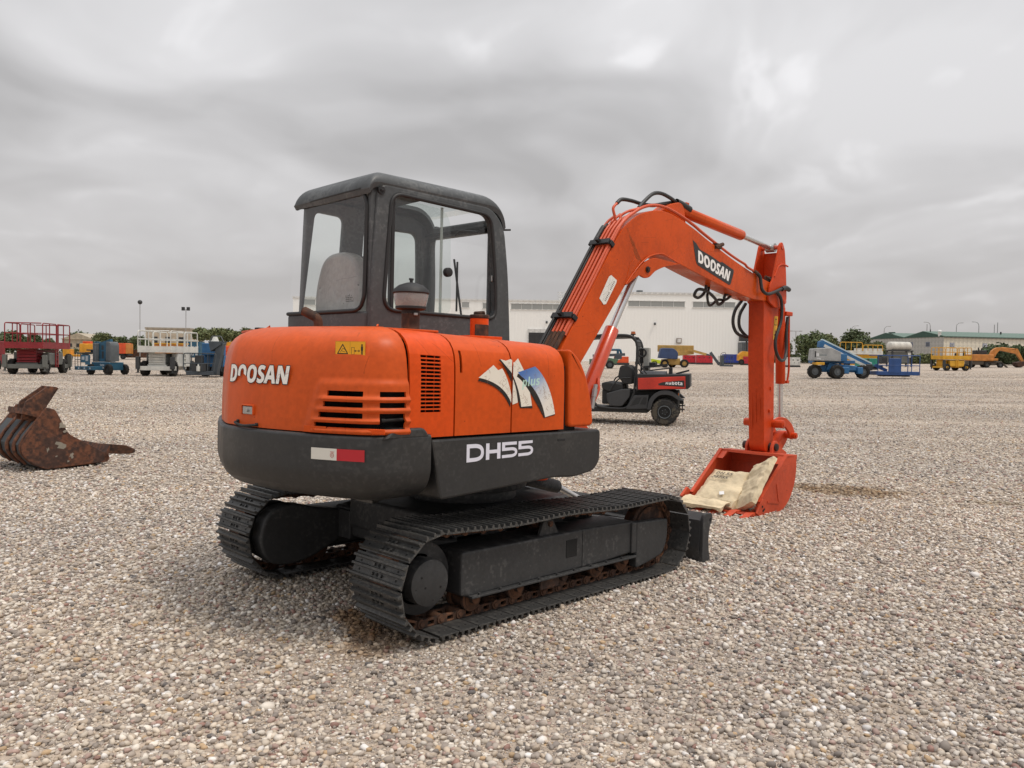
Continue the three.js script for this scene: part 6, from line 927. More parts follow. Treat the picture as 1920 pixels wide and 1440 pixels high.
// ================================================================ utility cart
{
  const d = 18.25, m = d / 1500, t = far('utility_cart', 'red and black utility cart with roll bar and loaded bed', 'utility vehicle', 1249, d, -14);
  const X = (zx) => (1080 + zx / 6.858 - 1249) * m, Y = (zy) => (794 - 600 - zy / 6.858) * m, pt = (a) => a.map(([x, y, r]) => [X(x), Y(y), r ?? 0]);
  const blk = pm('cart_black', [0.020, 0.021, 0.022], 0.6), dk = pm('cart_grey', [0.045, 0.047, 0.05], 0.6), dusty = mat([0.085, 0.082, 0.076], 0.9, { map: TX.dirt }), rd = pm('cart_red', [0.62, 0.042, 0.022], 0.4), w2 = 0.74;
  for (const z of [w2 - 0.13, -w2 + 0.13]) { for (const q of [1168, -330]) wheel(t, X(q), 0.295, z, 0.295, 0.26, blk).material = dusty; }
  part('rim_ring', [new THREE.TorusGeometry(0.135, 0.010, 8, 30).translate(X(1168), 0.295, w2 + 0.002), ...[0, 1, 2, 3, 4].map((i) => C([X(1168) + 0.055 * Math.cos(i * 1.257), 0.295 + 0.055 * Math.sin(i * 1.257), w2 - 0.03], [X(1168) + 0.055 * Math.cos(i * 1.257), 0.295 + 0.055 * Math.sin(i * 1.257), w2 - 0.005], 0.011, 8))], lead, t);
  const bed = part('bed_frame', [P(pt([[815, 700], [1465, 690], [1470, 850], [1440, 872], [815, 905]]), -w2 - 0.01, w2 + 0.01, 0.012)], blk, t);
  const panel = part('bed_panel', P(pt([[836, 748], [1412, 716], [1418, 868], [840, 890]]), w2, w2 + 0.03, 0.008), rd, t, 'red side panel of the bed');
  part('badge', sheet([X(1075), Y(838), w2 + 0.032], [X(1405), Y(848), w2 + 0.032], [X(1400), Y(765), w2 + 0.032], [X(1085), Y(793), w2 + 0.032]), print(512, 128, (x, w, h) => { x.fillStyle = '#2b2a2a'; x.beginPath(); x.moveTo(6, 60); x.lineTo(90, 14); x.lineTo(w, 0); x.lineTo(w, h); x.lineTo(30, h - 10); x.fill(); x.font = 'bold 96px sans-serif'; x.fillStyle = '#f6f6f6'; x.fillText('Kubota', 150, 94); }), panel);
  part('fender', [P(pt([[955, 1140], [975, 1000, 10 * m], [1090, 895, 12 * m], [1240, 892, 12 * m], [1330, 960, 8 * m], [1392, 1015], [1340, 1018], [1240, 950, 8 * m], [1110, 950, 8 * m], [1030, 1020, 8 * m], [1000, 1140]]), w2 - 0.30, w2 + 0.01, 0.012)], dk, t);
  part('fender', [P(pt([[955, 1140], [975, 1000], [1090, 895], [1240, 892], [1330, 960], [1392, 1015], [1340, 1018], [1240, 950], [1110, 950], [1030, 1020], [1000, 1140]]), -w2, -w2 + 0.30, 0.012)], dk, t);
  part('side_panel', P(pt([[690, 1140], [790, 965], [970, 955], [958, 1130]]), w2 - 0.12, w2 - 0.03, 0.01), dk, t);
  part('panel_recess', [P(pt([[740, 1105], [815, 992], [880, 990], [850, 1070]]), w2 - 0.032, w2 - 0.026, 0.001), P(pt([[865, 1075], [905, 988], [945, 988], [935, 1078]]), w2 - 0.032, w2 - 0.026, 0.001)], blk, t);
  part('door_plate', P(pt([[440, 950, 0.03], [630, 892, 0.03], [740, 885, 0.03], [735, 985, 0.05], [640, 1110, 0.05], [490, 1110, 0.05], [445, 1040, 0.05]]), w2 - 0.16, w2 - 0.06, 0.02), dk, t);
  part('floor_sill', [T([[X(130), Y(880), w2 - 0.08], [X(215), Y(985), w2 - 0.08], [X(300), Y(1085), w2 - 0.08], [X(360), Y(1122), w2 - 0.08], [X(520), Y(1138), w2 - 0.08], [X(680), Y(1130), w2 - 0.08], [X(740), Y(1060), w2 - 0.08], [X(790), Y(930), w2 - 0.08]], 0.030, 60, 8), BB(X(-200), X(960), Y(1185), Y(1130), -w2 + 0.1, w2 - 0.1, 0.02)], blk, t);
  part('body_front', [P(pt([[-420, 880, 0.05], [100, 820, 0.08], [215, 1130], [-420, 1160]]), -w2 + 0.1, w2 - 0.1, 0.04)], rd, t);
  part('engine_box', BB(X(560), X(1330), Y(1120), Y(905), -w2 + 0.32, w2 - 0.32, 0.03), blk, t);
  for (const z of [0.36, -0.36]) { part('seat_back', P(pt([[600, 600, 0.06], [700, 585, 0.06], [770, 640, 0.06], [755, 830, 0.04], [650, 830, 0.04], [575, 740, 0.05]]), z - 0.24, z + 0.24, 0.035), blk, t); part('seat_cushion', P(pt([[370, 820, 0.04], [430, 805, 0.03], [640, 830, 0.03], [650, 905, 0.03], [480, 940, 0.03], [380, 900, 0.04]]), z - 0.25, z + 0.25, 0.03), blk, t); }
  part('seat_base', BB(X(375), X(700), Y(1090), Y(900), -w2 + 0.2, w2 - 0.2, 0.03), blk, t);
  part('seat_rail', [T([[X(480), Y(920), w2 - 0.08], [X(520), Y(850), w2 - 0.08], [X(600), Y(765), w2 - 0.08], [X(740), Y(748), w2 - 0.08]], 0.016, 24, 8), T([[X(445), Y(810), -w2 + 0.1], [X(480), Y(760), -w2 + 0.1], [X(560), Y(735), -w2 + 0.1], [X(640), Y(740), -w2 + 0.1]], 0.016, 24, 8)], blk, t);
  // roll bar and roof
  for (const z of [w2 - 0.06, -w2 + 0.06]) part('roll_bar', [T([[X(790), Y(930), z], [X(805), Y(700), z], [X(818), Y(420), z], [X(805), Y(310), z], [X(765), Y(245), z], [X(690), Y(218), z], [X(560), Y(215), z], [X(300), Y(225), z], [X(60), Y(300), z], [X(-60), Y(620), z], [X(-160), Y(860), z]], 0.028, 90, 8)], blk, t);
  part('roof', P(pt([[470, 205, 0.05], [690, 203, 0.05], [760, 228, 0.05], [800, 290, 0.03], [785, 300], [740, 250, 0.05], [660, 238], [80, 260], [70, 235]]), -w2 + 0.05, w2 - 0.05, 0.008), blk, t);
  part('rear_screen', [BB(X(790), X(806), Y(580), Y(545), -w2 + 0.1, w2 - 0.1), BB(X(792), X(806), Y(345), Y(300), -w2 + 0.1, w2 - 0.1), ...Array.from({ length: 9 }, (_, i) => C([X(798), Y(560), -0.55 + i * 0.14], [X(798), Y(330), -0.55 + i * 0.14], 0.006, 5))], blk, t);
  const bc = part('beacon', [C([X(740), Y(235), 0.25], [X(740), Y(200), 0.25], 0.02, 8), C([X(740), Y(205), 0.25], [X(740), Y(190), 0.25], 0.058, 16)], blk, t); part('beacon_lens', C([X(740), Y(190), 0.25], [X(740), Y(160), 0.25], 0.055, 16, 0.045), mat([0.40, 0.10, 0.02], 0.3), bc);
  part('work_lamp', B(0.09, 0.06, 0.09, X(800), Y(252), 0.45, 0.02), blk, t);
  part('hitch', [BB(X(1335), X(1385), Y(1080), Y(1010), -0.04, 0.04, 0.01), C([X(1370), Y(1180), 0], [X(1370), Y(1040), 0], 0.012, 8), C([X(1345), Y(1150), 0], [X(1400), Y(1150), 0], 0.014, 8), BB(X(1330), X(1400), Y(1105), Y(1090), -0.03, 0.03)], blk, t);
  part('tail_lamp', B(0.02, 0.05, 0.05, X(1335), Y(940), w2 - 0.06, 0.005), pm('lamp_amber', [0.45, 0.12, 0.02]), t);
  part('brace', [C([X(830), Y(560), w2 - 0.12], [X(950), Y(715), w2 - 0.12], 0.014, 8), C([X(830), Y(640), w2 - 0.2], [X(905), Y(715), w2 - 0.2], 0.014, 8)], blk, t);
  // load on the bed: separate things
  const load = (name, label, cat) => { const o = thing(name, label, cat, [t.position.x, t.position.y, t.position.z], t.rotation.y); return o; };
  const cr = load('plastic_crate', 'light grey plastic crate on the bed of the red cart', 'crate'), cg = pm('crate_grey', [0.25, 0.26, 0.28]);
  part('side', BB(X(862), X(1172), Y(712), Y(660), 0.50, 0.54, 0.006), cg, cr); part('side', BB(X(862), X(1172), Y(712), Y(660), 0.1, 0.14, 0.006), cg, cr); for (const a of [862, 1012, 1165]) part('divider', BB(X(a), X(a + 8), Y(712), Y(662), 0.13, 0.55, 0.004), cg, cr);
  const cb = load('cabinet', 'tall pale grey machine cabinet standing on the cart bed', 'machine'); part('housing', [BB(X(868), X(942), Y(690), Y(362), -0.35, 0.15, 0.02)], pm('cab_grey', [0.36, 0.36, 0.33]), cb); part('coil', [new THREE.TorusGeometry(0.09, 0.02, 8, 20).translate(X(852), Y(430), 0.16), BB(X(820), X(870), Y(560), Y(380), -0.1, 0.1, 0.02)], blk, cb);
  const pl = load('plank', 'dark boards laid across the top of the cart bed', 'boards'); part('board', bar([X(880), Y(615), 0.3], [X(1185), Y(580), 0.3], 0.3, 0.05), blk, pl); part('board', bar([X(960), Y(655), 0.4], [X(1245), Y(615), 0.4], 0.25, 0.03), dk, pl); part('board', BB(X(1205), X(1245), Y(700), Y(612), 0.2, 0.5, 0.01), blk, pl); part('board', bar([X(1290), Y(690), 0.2], [X(1450), Y(645), 0.2], 0.16, 0.04), blk, pl);
  part('case', BB(X(925), X(1025), Y(600), Y(550), -0.2, 0.1, 0.02), blk, pl);
}
// ================================================================ loose rusty bucket and cutting edge on the left
{
  const d = 9.7, m = d / 1500, t = far('rusty_bucket', 'rust-brown detached digger bucket lying on the gravel at left', 'bucket', 100, d, 50);
  const k = 1.16, X = (zx) => (zx / 6.857 - 92) * m * k, Y = (zy) => (878 - 700 - zy / 6.857) * m, pt = (a) => a.map(([x, y, r]) => [X(x), Y(y), (r ?? 0)]);
  const W = 0.95, plate = [[540, 1218, 0.05], [395, 1135, 0.08], [290, 1000, 0.1], [268, 880, 0.08], [330, 760, 0.06], [440, 590, 0.03], [548, 420, 0.02], [640, 450, 0.03], [780, 775, 0.05], [900, 862, 0.05], [1215, 1085, 0.02], [1232, 1140, 0.02], [1195, 1183, 0.03]];
  const rm = mat([0.36, 0.285, 0.26], 0.8, { map: TX.rust, bumpMap: TX.bump, bumpScale: 0.003 }), rm2 = mat([0.40, 0.325, 0.30], 0.85, { map: TX.rust, bumpMap: TX.bump, bumpScale: 0.003 });
  part('side_plate', P(pt(plate), -0.02, 0.02, 0.004), rm, t); part('side_plate', P(pt(plate), -W - 0.02, -W + 0.02, 0.004), rm, t);
  part('wear_plate', P(pt([[545, 1212, 0.04], [400, 1128, 0.07], [300, 1000, 0.08], [285, 890, 0.06], [345, 770, 0.05], [430, 640, 0.02], [720, 850], [1095, 1180, 0.01]]), 0.018, 0.034, 0.004), rm, t, 'lower half of the side plate with flaking paint');
  const sh = [[540, 1218], [395, 1135], [300, 1000], [280, 880], [330, 770], [440, 600], [455, 610], [350, 775], [302, 885], [318, 1000], [408, 1122], [548, 1200], [1195, 1170], [1195, 1183]];
  part('shell', P(pt(sh), -W, 0, 0.003), pm('shell_blue', [0.055, 0.062, 0.068], 0.8), t);
  part('paint_flake', [[690, 910, 0.13, 0.10], [700, 660, 0.10, 0.09], [740, 730, 0.06, 0.05], [555, 965, 0.04, 0.06], [805, 1060, 0.06, 0.07], [650, 1052, 0.03, 0.03], [770, 1130, 0.03, 0.03]].map(([x, y, w, h], i) => { const R = rng(70 + i), p = []; for (let a = 0; a < 11; a++) { const r = 0.25 + 0.75 * R(); p.push([X(x) + Math.cos(a * 0.571) * w * r * 0.6, Y(y) + Math.sin(a * 0.571) * h * r * 0.6]); } return P(p, 0.034, 0.0352, 0); }), pm('flake', [0.30, 0.27, 0.22], 0.9), t);
  part('ear_plate', P(pt([[330, 560], [370, 345, 0.02], [600, 150], [690, 165, 0.01], [705, 185, 0.01], [575, 430], [470, 600]]), -0.10, -0.07, 0.004), rm2, t); part('ear_plate', P(pt([[330, 560], [370, 345, 0.02], [600, 150], [690, 165, 0.01], [705, 185, 0.01], [575, 430], [470, 600]]), -0.28, -0.25, 0.004), rm2, t);
  part('ear_bridge', [P(pt([[640, 300], [705, 180], [690, 170], [620, 300]]), -0.28, -0.07, 0.003), P(pt([[330, 420], [520, 500], [500, 560], [320, 490]]), -0.50, -0.02, 0.003)], rm2, t);
  for (const z of [-0.12, -0.34, -0.62]) part('back_rib', T([[X(445), Y(585), z], [X(325), Y(760), z], [X(270), Y(880), z], [X(288), Y(1005), z], [X(390), Y(1140), z]], 0.024, 30, 6), rm2, t);
  part('hook', T([[X(180), Y(560), -0.3], [X(130), Y(560), -0.3], [X(80), Y(600), -0.3], [X(60), Y(630), -0.3]], 0.022, 16, 8), rm2, t);
  part('cutting_edge', P(pt([[1150, 1120], [1225, 960], [1235, 975], [1200, 1183]]), -W, 0.02, 0.003), rm, t);
  const b = far('blade_bar', 'long dark steel cutting edge lying behind the rusty bucket', 'steel bar', 190, 11.2, 4), mb = 11.2 / 1500, XX = (zx) => (zx / 6.857 - 196) * mb, YY = (zy) => (849 - 700 - zy / 6.857) * mb;
  part('bar', P([[XX(880), YY(860)], [XX(1640), YY(905), 0.03], [XX(1760), YY(955), 0.03], [XX(1760), YY(1000), 0.03], [XX(1700), YY(1018), 0.03], [XX(1220), YY(1010)], [XX(880), YY(1010)]], -0.02, 0.02, 0.004), MT.rustdark, b); for (const x of [1205, 1283]) part('bolt', C([XX(x), YY(945), 0.018], [XX(x), YY(945), 0.026], 0.014, 10), MT.steel, b);
}
// ================================================================ white hall
{
  const d = 140, m = d / 1500, x0 = 548, x1 = 1058, x2 = 1387, t = far('hall', 'long white corrugated hall with a strip of grey windows', 'building', 1058, d, 0);
  const X = (px) => (px - 1058) * m, g0 = spot(1058, d)[1], Y = (px, py) => 1.42 + d * (hYaw(px) - py) / 1500 - g0;
  const ribs = dataTex(64, (u) => { const k = 0.5 + 0.5 * Math.sign(Math.sin(u * Math.PI * 2)) * Math.min(1, Math.abs(Math.sin(u * Math.PI * 2)) * 3); return [k, k, k]; }, false, 1 / 0.55);
  const wallM = mat([0.89, 0.89, 0.86], 0.55, { bumpMap: ribs, bumpScale: 0.008 }), trim = pm('trim_white', [0.72, 0.72, 0.70]), pane = mat([0.30, 0.31, 0.30], 0.35), depth = 40;
  const H1 = Y(1200, 552), H0 = Y(800, 563);
  part('wall', BB(X(x1), X(x2), -0.5, H1, -depth, 0), wallM, t); part('wall', BB(X(x0), X(x1), -0.5, H0, -depth, -0.05), wallM, t);
  part('parapet', BB(X(x1) - 0.1, X(x2) + 0.1, H1, H1 + 0.35, -depth, 0.12), trim, t); part('parapet', BB(X(x0) - 0.1, X(x1) - 0.1, H0, H0 + 0.3, -depth, 0.06), trim, t);
  const band = (a, b, top, h, z) => { const w = X(b) - X(a), n = Math.max(1, Math.round(w / 1.9)); part('window_frame', [BB(X(a) - 0.1, X(b) + 0.1, top, top + 0.12, z, z + 0.1), BB(X(a) - 0.1, X(b) + 0.1, top - h - 0.12, top - h, z, z + 0.1)], trim, t); for (let i = 0; i < n; i++) part('window_pane', BB(X(a) + w * i / n + 0.04, X(a) + w * (i + 1) / n - 0.04, top - h, top, z, z + 0.05), pane, t); };
  band(1175, 1281, Y(1230, 565.5), 0.9, 0.0); band(1296, 1375, Y(1330, 567), 0.9, 0.0); band(956, 1054, Y(1000, 570.5), 0.92, -0.05); band(903, 928, Y(915, 569), 0.92, -0.05); band(864, 878, Y(870, 567), 0.9, -0.05); band(568, 590, Y(580, 562), 0.9, -0.05);
  part('door_frame', BB(X(988), X(1040), -0.2, Y(1010, 617), -0.05, 0.15), trim, t); part('roller_door', BB(X(990), X(1038), -0.2, Y(1010, 624), 0.15, 0.2), pm('door_dark', [0.03, 0.03, 0.032]), t);
  for (const [px, py] of [[1023, 604.6], [1225, 607.6]]) part('flood_lamp', [at(B(0.35, 0.4, 0.3, 0, 0, 0, 0.04), X(px), Y(px, py), 0.35, 0.5, 0, 0), C([X(px), Y(px, py) + 0.1, 0], [X(px), Y(px, py), 0.3], 0.04, 6)], lead, t);
  part('vent_box', [B(0.95, 0.95, 0.3, X(1271), Y(1271, 639), 0.15, 0.1)], pm('vent_brown', [0.33, 0.29, 0.26]), t); part('vent_face', B(0.6, 0.6, 0.05, X(1271), Y(1271, 639), 0.31, 0.08), trim, t);
  part('roof_stack', [C([X(1206), H1, -6], [X(1206), H1 + 1.0, -6], 0.45, 14), C([X(1206), H1 + 0.9, -6], [X(1206), H1 + 1.15, -6], 0.6, 14)], lead, t);
  part('cage_ladder', [...[0, 1, 2, 3, 4].map((i) => new THREE.TorusGeometry(0.42, 0.035, 6, 14).rotateX(Math.PI / 2).translate(X(1048.5), H0 + 0.1 + i * 0.42, -1)), ...[0, 1.57, 3.14, 4.71].map((a) => C([X(1048.5) + 0.42 * Math.cos(a), H0 - 0.5, -1 + 0.42 * Math.sin(a)], [X(1048.5) + 0.42 * Math.cos(a), H0 + 1.85, -1 + 0.42 * Math.sin(a)], 0.03, 6))], trim, t);
  part('downpipe', [C([X(1383), -0.5, 0.12], [X(1383), H1, 0.12], 0.08, 8)], trim, t);
  const c = far('container', 'dark grey container beside the hall corner', 'container', 1397, 134, 0); part('box', BB(-0.8, 1.4, 0, 3.4, -2, 0.5, 0.04), pm('cont_grey', [0.10, 0.11, 0.12]), c); for (let i = 0; i < 6; i++) part('rib', BB(-0.7 + i * 0.35, -0.55 + i * 0.35, 0.2, 3.2, 0.5, 0.55), pm('cont_grey', [0.10, 0.11, 0.12]), c);
}
// ================================================================ green-roofed sheds on the right
{
  const t = far('shed', 'pale wide shed with green roof and twin gables at right', 'building', 1767, 165, 12), L = 62, D = 24, h = 5.05;
  const cream = pm('cream_wall', [0.72, 0.68, 0.57]), gw = pm('shaded_grey_wall', [0.42, 0.41, 0.38]), gdark = pm('gable_green', [0.025, 0.075, 0.055]), groof = pm('roof_green', [0.10, 0.17, 0.135]);  // gable wall grey carries the shade of its unlit side in the colour
  part('wall', BB(0.03, L, -1, h, -D, 0), cream, t, 'cream long wall'); part('wall', BB(-0.03, 0.03, -1, h, -D, 0), gw, t, 'gable wall with its shade painted in as darker grey');
  for (const z of [0, -D / 2]) { part('gable', PX([[z - D / 2, h], [z + 0.3, h], [z - D / 4, h + 1.15]], -0.2, 0.1, 0.01), gdark, t); part('roof', PX([[z - D / 2, h + 0.02], [z - D / 4, h + 1.2], [z + 0.35, h + 0.02], [z + 0.35, h + 0.16], [z - D / 4, h + 1.36], [z - D / 2, h + 0.16]], -0.1, L, 0.01), groof, t); }
  part('gutter', BB(-0.1, L, h - 0.22, h + 0.0, 0.05, 0.25), pm('gutter', [0.24, 0.23, 0.2]), t);
  const fr = pm('frame_blue', [0.20, 0.23, 0.32]), gl = mat([0.08, 0.09, 0.11], 0.15);
  for (const z of [-4.5, -9.6, -16.5]) { part('window_frame', BB(-0.12, -0.03, 3.1, 4.05, z - 0.55, z + 0.55), fr, t); part('window_pane', BB(-0.14, -0.12, 3.2, 3.95, z - 0.45, z + 0.45), gl, t); }
  for (const x of [2.0, 9.9]) { part('sign_board', BB(x - 0.52, x + 0.52, 3.0, 3.85, 0.0, 0.06), fr, t); part('sign_face', BB(x - 0.4, x + 0.4, 3.12, 3.72, 0.06, 0.08), pm('sign_pale', [0.45, 0.47, 0.52]), t); part('sign_text', BB(x - 0.25, x + 0.25, 3.34, 3.5, 0.08, 0.09), darkg, t); }
  part('roof_vent', [BB(2.2, 3.2, h + 1.0, h + 1.35, -7, -6), BB(8.8, 10.2, h + 1.0, h + 1.3, -7, -6), BB(-0.1, 0.6, h + 1.2, h + 1.45, -17, -15.6)], gdark, t);
  part('extractor', [C([0.0, h + 0.1, -1.2], [0.0, h + 0.9, -1.2], 0.3, 12), C([0.0, h + 0.9, -1.2], [0.0, h + 1.05, -1.2], 0.42, 12), C([0.0, h + 1.15, -1.2], [0.0, h + 1.45, -1.2], 0.5, 12, 0.2)], trimW(), t);
  part('chimney', C([17.5, h + 0.6, -4], [17.5, h + 1.5, -4], 0.16, 8), darkg, t);
  part('chimney', C([0.9, h + 0.7, -5], [0.9, h + 1.7, -5], 0.1, 8), darkg, t);
  const s2 = far('shed', 'second dark-roofed shed cut by the right edge', 'building', 1935, 190, 12); part('wall', BB(0, 30, -1, 5.4, -20, 0), cream, s2); part('roof', PX([[-20, 5.4], [-10, 7], [0.4, 5.4]], -6, 30, 0.02), gdark, s2);
  function trimW() { return pm('trim_white', [0.72, 0.72, 0.70]); }
}
// ================================================================ far houses on the left
{
  const house = (name, label, px, d, w, h, dep, c, roofC, rh) => { const t = far(name, label, 'building', px, d, 8); part('wall', BB(-w / 2, w / 2, -1, h, -dep, 0), c, t); if (rh) part('roof', P([[-w / 2 - 0.3, h], [w / 2 + 0.3, h], [0, h + rh]], -dep - 0.2, 0.3, 0.02), roofC, t); else part('roof', BB(-w / 2 - 0.1, w / 2 + 0.1, h, h + 0.25, -dep, 0.1), roofC, t); for (let i = 0; i < 3; i++) { part('window', BB(-w * 0.35 + i * w * 0.3, -w * 0.35 + i * w * 0.3 + 0.9, h * 0.45, h * 0.7, 0, 0.06), darkg, t); } return t; };
  house('barn', 'cream barn with a sloping roof right of the red lift', 146, 150, 5.6, 2.6, 12, pm('barn_cream', [0.50, 0.42, 0.31]), pm('barn_roof', [0.45, 0.38, 0.28]), 1.2);
  house('warehouse', 'beige flat-roofed warehouse behind the white lift rails', 314, 140, 7.4, 4.6, 10, pm('ware_beige', [0.55, 0.46, 0.35]), pm('ware_roof', [0.40, 0.35, 0.28]), 0);
  const c = far('container', 'dark teal container right of the beige warehouse', 'container', 359, 120, 0); part('box', BB(-1.0, 1.2, 0, 2.4, -2, 0, 0.03), tealB, c); for (const x of [-0.6, 0.1, 0.8]) part('door', BB(x - 0.25, x + 0.2, 0.3, 1.7, 0, 0.05), pm('plate_grey', [0.4, 0.45, 0.5]), c);
  const y = far('skip', 'yellow-orange hopper in front of the beige warehouse', 'hopper', 320, 110, 0); part('tub', P([[-1.8, 0.2], [1.8, 0.2], [2.0, 2.0], [-2.0, 2.0]], -0.8, 0.8, 0.02), orng, y); part('rim', BB(-2.1, 2.1, 1.95, 2.1, -0.9, 0.9), ylw, y);
}
// ================================================================ trees, hedges
const leafMats = [[0.100, 0.130, 0.060], [0.085, 0.112, 0.056], [0.125, 0.148, 0.066], [0.075, 0.104, 0.050]].map((c) => mat(c, 0.8, { side: THREE.DoubleSide, vertexColors: true }));
function crown(R, blobs, n, ls) {
  const pos = [], col = [];
  for (let i = 0; i < n; i++) {
    const b = blobs[Math.floor(R() * blobs.length)]; let x, y, z, l; do { x = R() * 2 - 1; y = R() * 2 - 1; z = R() * 2 - 1; l = Math.hypot(x, y, z); } while (l > 1 || l < 0.05);
    const k = (R() < 0.16 ? 0.9 + 0.42 * R() : 0.58 + 0.45 * R() ** 0.6) / l; const c = [b[0] + x * k * b[3], b[1] + y * k * b[4], b[2] + z * k * b[3]], s = ls * (0.6 + 0.8 * R());
    const u = V(R() - 0.5, (R() - 0.5) * 0.8, R() - 0.5).normalize().multiplyScalar(s), v = V(R() - 0.5, R() - 0.5, R() - 0.5).cross(u).normalize().multiplyScalar(s * 0.6), g = 0.75 + 0.5 * R(), w = 0.9 + 0.25 * R();
    for (const [a, e] of [[-1, -0.2], [0, -1], [1, 0.1], [-1, -0.2], [1, 0.1], [0.1, 1]]) { pos.push(c[0] + u.x * a + v.x * e, c[1] + u.y * a + v.y * e, c[2] + u.z * a + v.z * e); col.push(g * w, g, g * 0.9); }
  }
  const q = new THREE.BufferGeometry(); q.setAttribute('position', new THREE.Float32BufferAttribute(pos, 3)); q.setAttribute('color', new THREE.Float32BufferAttribute(col, 3)); q.computeVertexNormals(); q.userData.ready = true; return q;
}
const barkM = mat([0.09, 0.07, 0.05], 0.9);
function tree(name, label, px, d, topRow, wPx, lm, form, seed) {
  const t = far(name, label, 'tree', px, d, 0, 'trees beyond the yard'), R = rng(seed), m = d / 1500, H = rowY(px, topRow, d) * 1.04, w = wPx * m * 0.62, blobs = [];
  const base = form === 'pine' ? 0.42 : 0.14, ch = H * (1 - base) / 2, cy = H * base + ch;
  for (let i = 0; i < 16; i++) { const a = R() * 6.28, rr = R() ** 0.6; blobs.push([Math.cos(a) * w * 0.62 * rr, cy + (R() - 0.5) * ch * 1.15 * (form === 'pine' ? 0.7 : 1) * (1 - rr * 0.4), Math.sin(a) * w * 0.62 * rr, w * (0.30 + 0.20 * R()), ch * (0.34 + 0.22 * R())]); }
  blobs.push([0, cy, 0, w * 0.6, ch * 0.75]);
  part('trunk', [C([0, -0.3, 0], [0.1, H * 0.5, 0], 0.2 * H / 6, 8, 0.1 * H / 6), C([0.05, H * 0.35, 0], [w * 0.45, cy + ch * 0.2, 0.1], 0.09 * H / 6, 6, 0.04), C([0.05, H * 0.35, 0], [-w * 0.4, cy + ch * 0.1, 0.2], 0.09 * H / 6, 6, 0.04)], barkM, t);
  part('crown', crown(R, blobs, 5200, Math.max(0.14, w * 0.075)), leafMats[lm], t);
}
tree('broadleaf_tree', 'dark broad tree at the far left behind the red lift', 22, 128, 622, 62, 1, 'b', 1);
tree('broadleaf_tree', 'rounded tree seen through the red lift railing', 62, 135, 626, 26, 1, 'b', 2);
tree('broadleaf_tree', 'small tree between red railing and cream barn', 92, 135, 634, 22, 1, 'b', 3);
tree('broadleaf_tree', 'dense dark tree above the cream barn roof', 150, 165, 622.5, 36, 1, 'b', 4);
tree('broadleaf_tree', 'light green tree left of the teal lift mast', 192, 130, 623, 36, 2, 'b', 5);
tree('broadleaf_tree', 'mid green tree behind the lead-grey cover of the teal lift', 215, 130, 631, 26, 2, 'b', 6);
tree('broadleaf_tree', 'thin tree behind the orange box trailer', 232, 130, 632, 18, 0, 'b', 7);
tree('broadleaf_tree', 'green tree behind the left end of the white lift', 264, 128, 627, 40, 0, 'b', 8);
tree('pine_tree', 'rounded pine behind the right end of the white lift', 376, 135, 613.5, 32, 2, 'pine', 9);
tree('pine_tree', 'widest pine just left of the orange hood', 415, 130, 613, 58, 2, 'pine', 10);
tree('pine_tree', 'pine top peeping over the orange hood', 463, 140, 613.5, 26, 2, 'pine', 11);
tree('broadleaf_tree', 'bushy tree left of the light grey engine cover top', 1520, 125, 620, 58, 0, 'b', 12);
tree('broadleaf_tree', 'yellowish tree in the middle of the right clump', 1552, 130, 622, 46, 2, 'b', 13);
tree('broadleaf_tree', 'tallest tree of the clump before the green-roofed shed', 1600, 128, 616, 58, 1, 'b', 14);
tree('broadleaf_tree', 'low tree before the shaded gable wall', 1641, 125, 642, 36, 0, 'b', 15);
tree('broadleaf_tree', 'dark tree peeping from behind the dipper arm', 1466, 140, 636, 30, 1, 'b', 16);
tree('broadleaf_tree', 'dark bush behind the boom of the orange wheeled digger', 1868, 122, 643, 60, 3, 'b', 17);
tree('broadleaf_tree', 'dark bush at the far right behind the digger arm', 1905, 118, 648, 50, 3, 'b', 18);
function hedge(label, pa, pb, d, topRow, seed, lm) { const px = (pa + pb) / 2, t = far('hedge', label, 'hedge', px, d, 0, 'hedges along the yard edge'), m = d / 1500, L = (pb - pa) * m, H = Math.max(0.5, rowY(px, topRow, d)), R = rng(seed), bl = []; for (let i = 0; i < 26; i++) bl.push([(i / 25 - 0.5) * L, H * 0.45, (R() - 0.5) * 0.8, Math.max(0.6, L / 30), H * (0.45 + 0.25 * R())]); part('foliage', crown(R, bl, 3600, 0.22), leafMats[lm], t); }
hedge('long scrubby hedge along the far left of the yard', -60, 470, 140, 655, 31, 1);
hedge('brownish hedge left of the yellow scissor lift', 1690, 1745, 128, 666, 32, 2);
hedge('dark hedge behind the wheels of the orange digger', 1838, 1960, 126, 660, 33, 3);
hedge('low hedge behind the white generator', 1440, 1640, 132, 664, 34, 0);
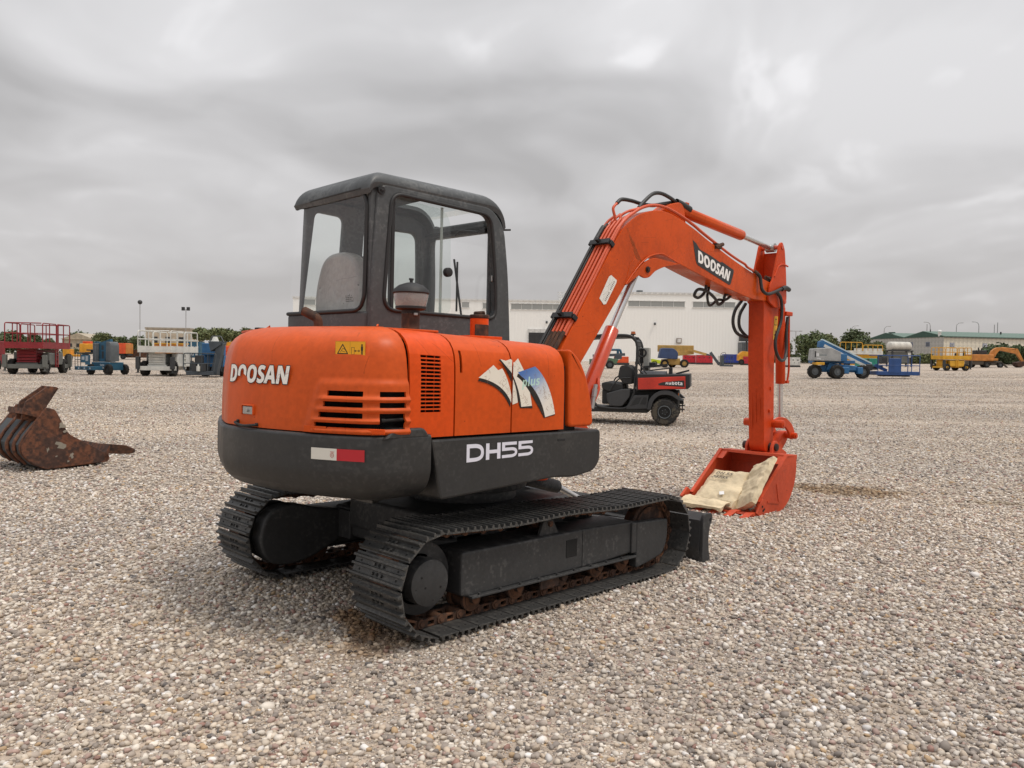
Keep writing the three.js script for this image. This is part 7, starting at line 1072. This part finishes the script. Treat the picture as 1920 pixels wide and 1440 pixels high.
// ================================================================ street and yard lamps
{
  const pole = mat([0.30, 0.30, 0.30], 0.6), lamp = (label, px, d, topRow, kind) => {
    const t = far('lamp_post', label, 'lamp post', px, d, 0, 'lamp posts round the yard'), H = rowY(px, topRow, d), r = d * 0.00042;
    part('post', C([0, -0.3, 0], [0, kind === 'arm' || kind === 'armr' ? H - 1 : H, 0], r * 1.3, 8, r), pole, t);
    if (kind === 'flood') { part('crossbar', C([-0.35, H, 0], [0.35, H, 0], 0.04, 6), pole, t); for (const x of [-0.3, 0.3]) part('flood_head', B(0.34, 0.42, 0.25, x, H + 0.1, 0.05, 0.03), darkg, t); }
    else if (kind === 'ball') part('head', new THREE.SphereGeometry(0.24, 12, 8).translate(0, H, 0), darkg, t);
    else if (kind === 'tee') part('crossbar', [C([-0.9, H, 0], [0.9, H, 0], 0.06, 6), B(0.5, 0.14, 0.3, -0.9, H, 0, 0.03), B(0.5, 0.14, 0.3, 0.9, H, 0, 0.03)], pole, t);
    else if (kind === 'arm' || kind === 'armr') { const s = kind === 'arm' ? -1 : 1; part('swan_neck', T([[0, H - 1, 0], [s * 0.15, H - 0.45, 0], [s * 0.6, H - 0.08, 0], [s * 1.3, H, 0]], r * 0.8, 20, 6), pole, t); part('head', B(0.55, 0.12, 0.25, s * 1.4, H, 0, 0.03), pole, t); }
  };
  lamp('tall slim yard lamp rising left of the white lift', 262, 85, 567, 'ball'); lamp('twin-head yard lamp behind the white lift', 348, 95, 581, 'flood');
  lamp('twin-arm lamp right of the dipper arm', 1490, 150, 621, 'tee'); lamp('swan-neck lamp above the tallest right tree', 1594, 190, 611, 'armr'); lamp('swan-neck lamp at the left end of the green roofs', 1655, 200, 612, 'armr');
  lamp('plain lamp post left of the twin roof lamps', 1735, 200, 608, 'plain'); lamp('swan-neck lamp beside the plain post', 1741, 205, 604.5, 'arm'); lamp('swan-neck lamp above the roof extractor', 1790, 200, 605.5, 'armr'); lamp('broad swan-neck lamp above the right roof vent', 1832, 190, 604, 'arm'); lamp('short thin post near the right edge', 1861, 210, 609, 'plain'); lamp('taller thin post near the right edge', 1867, 205, 605, 'plain');
}
renderer.render(scene, camera);
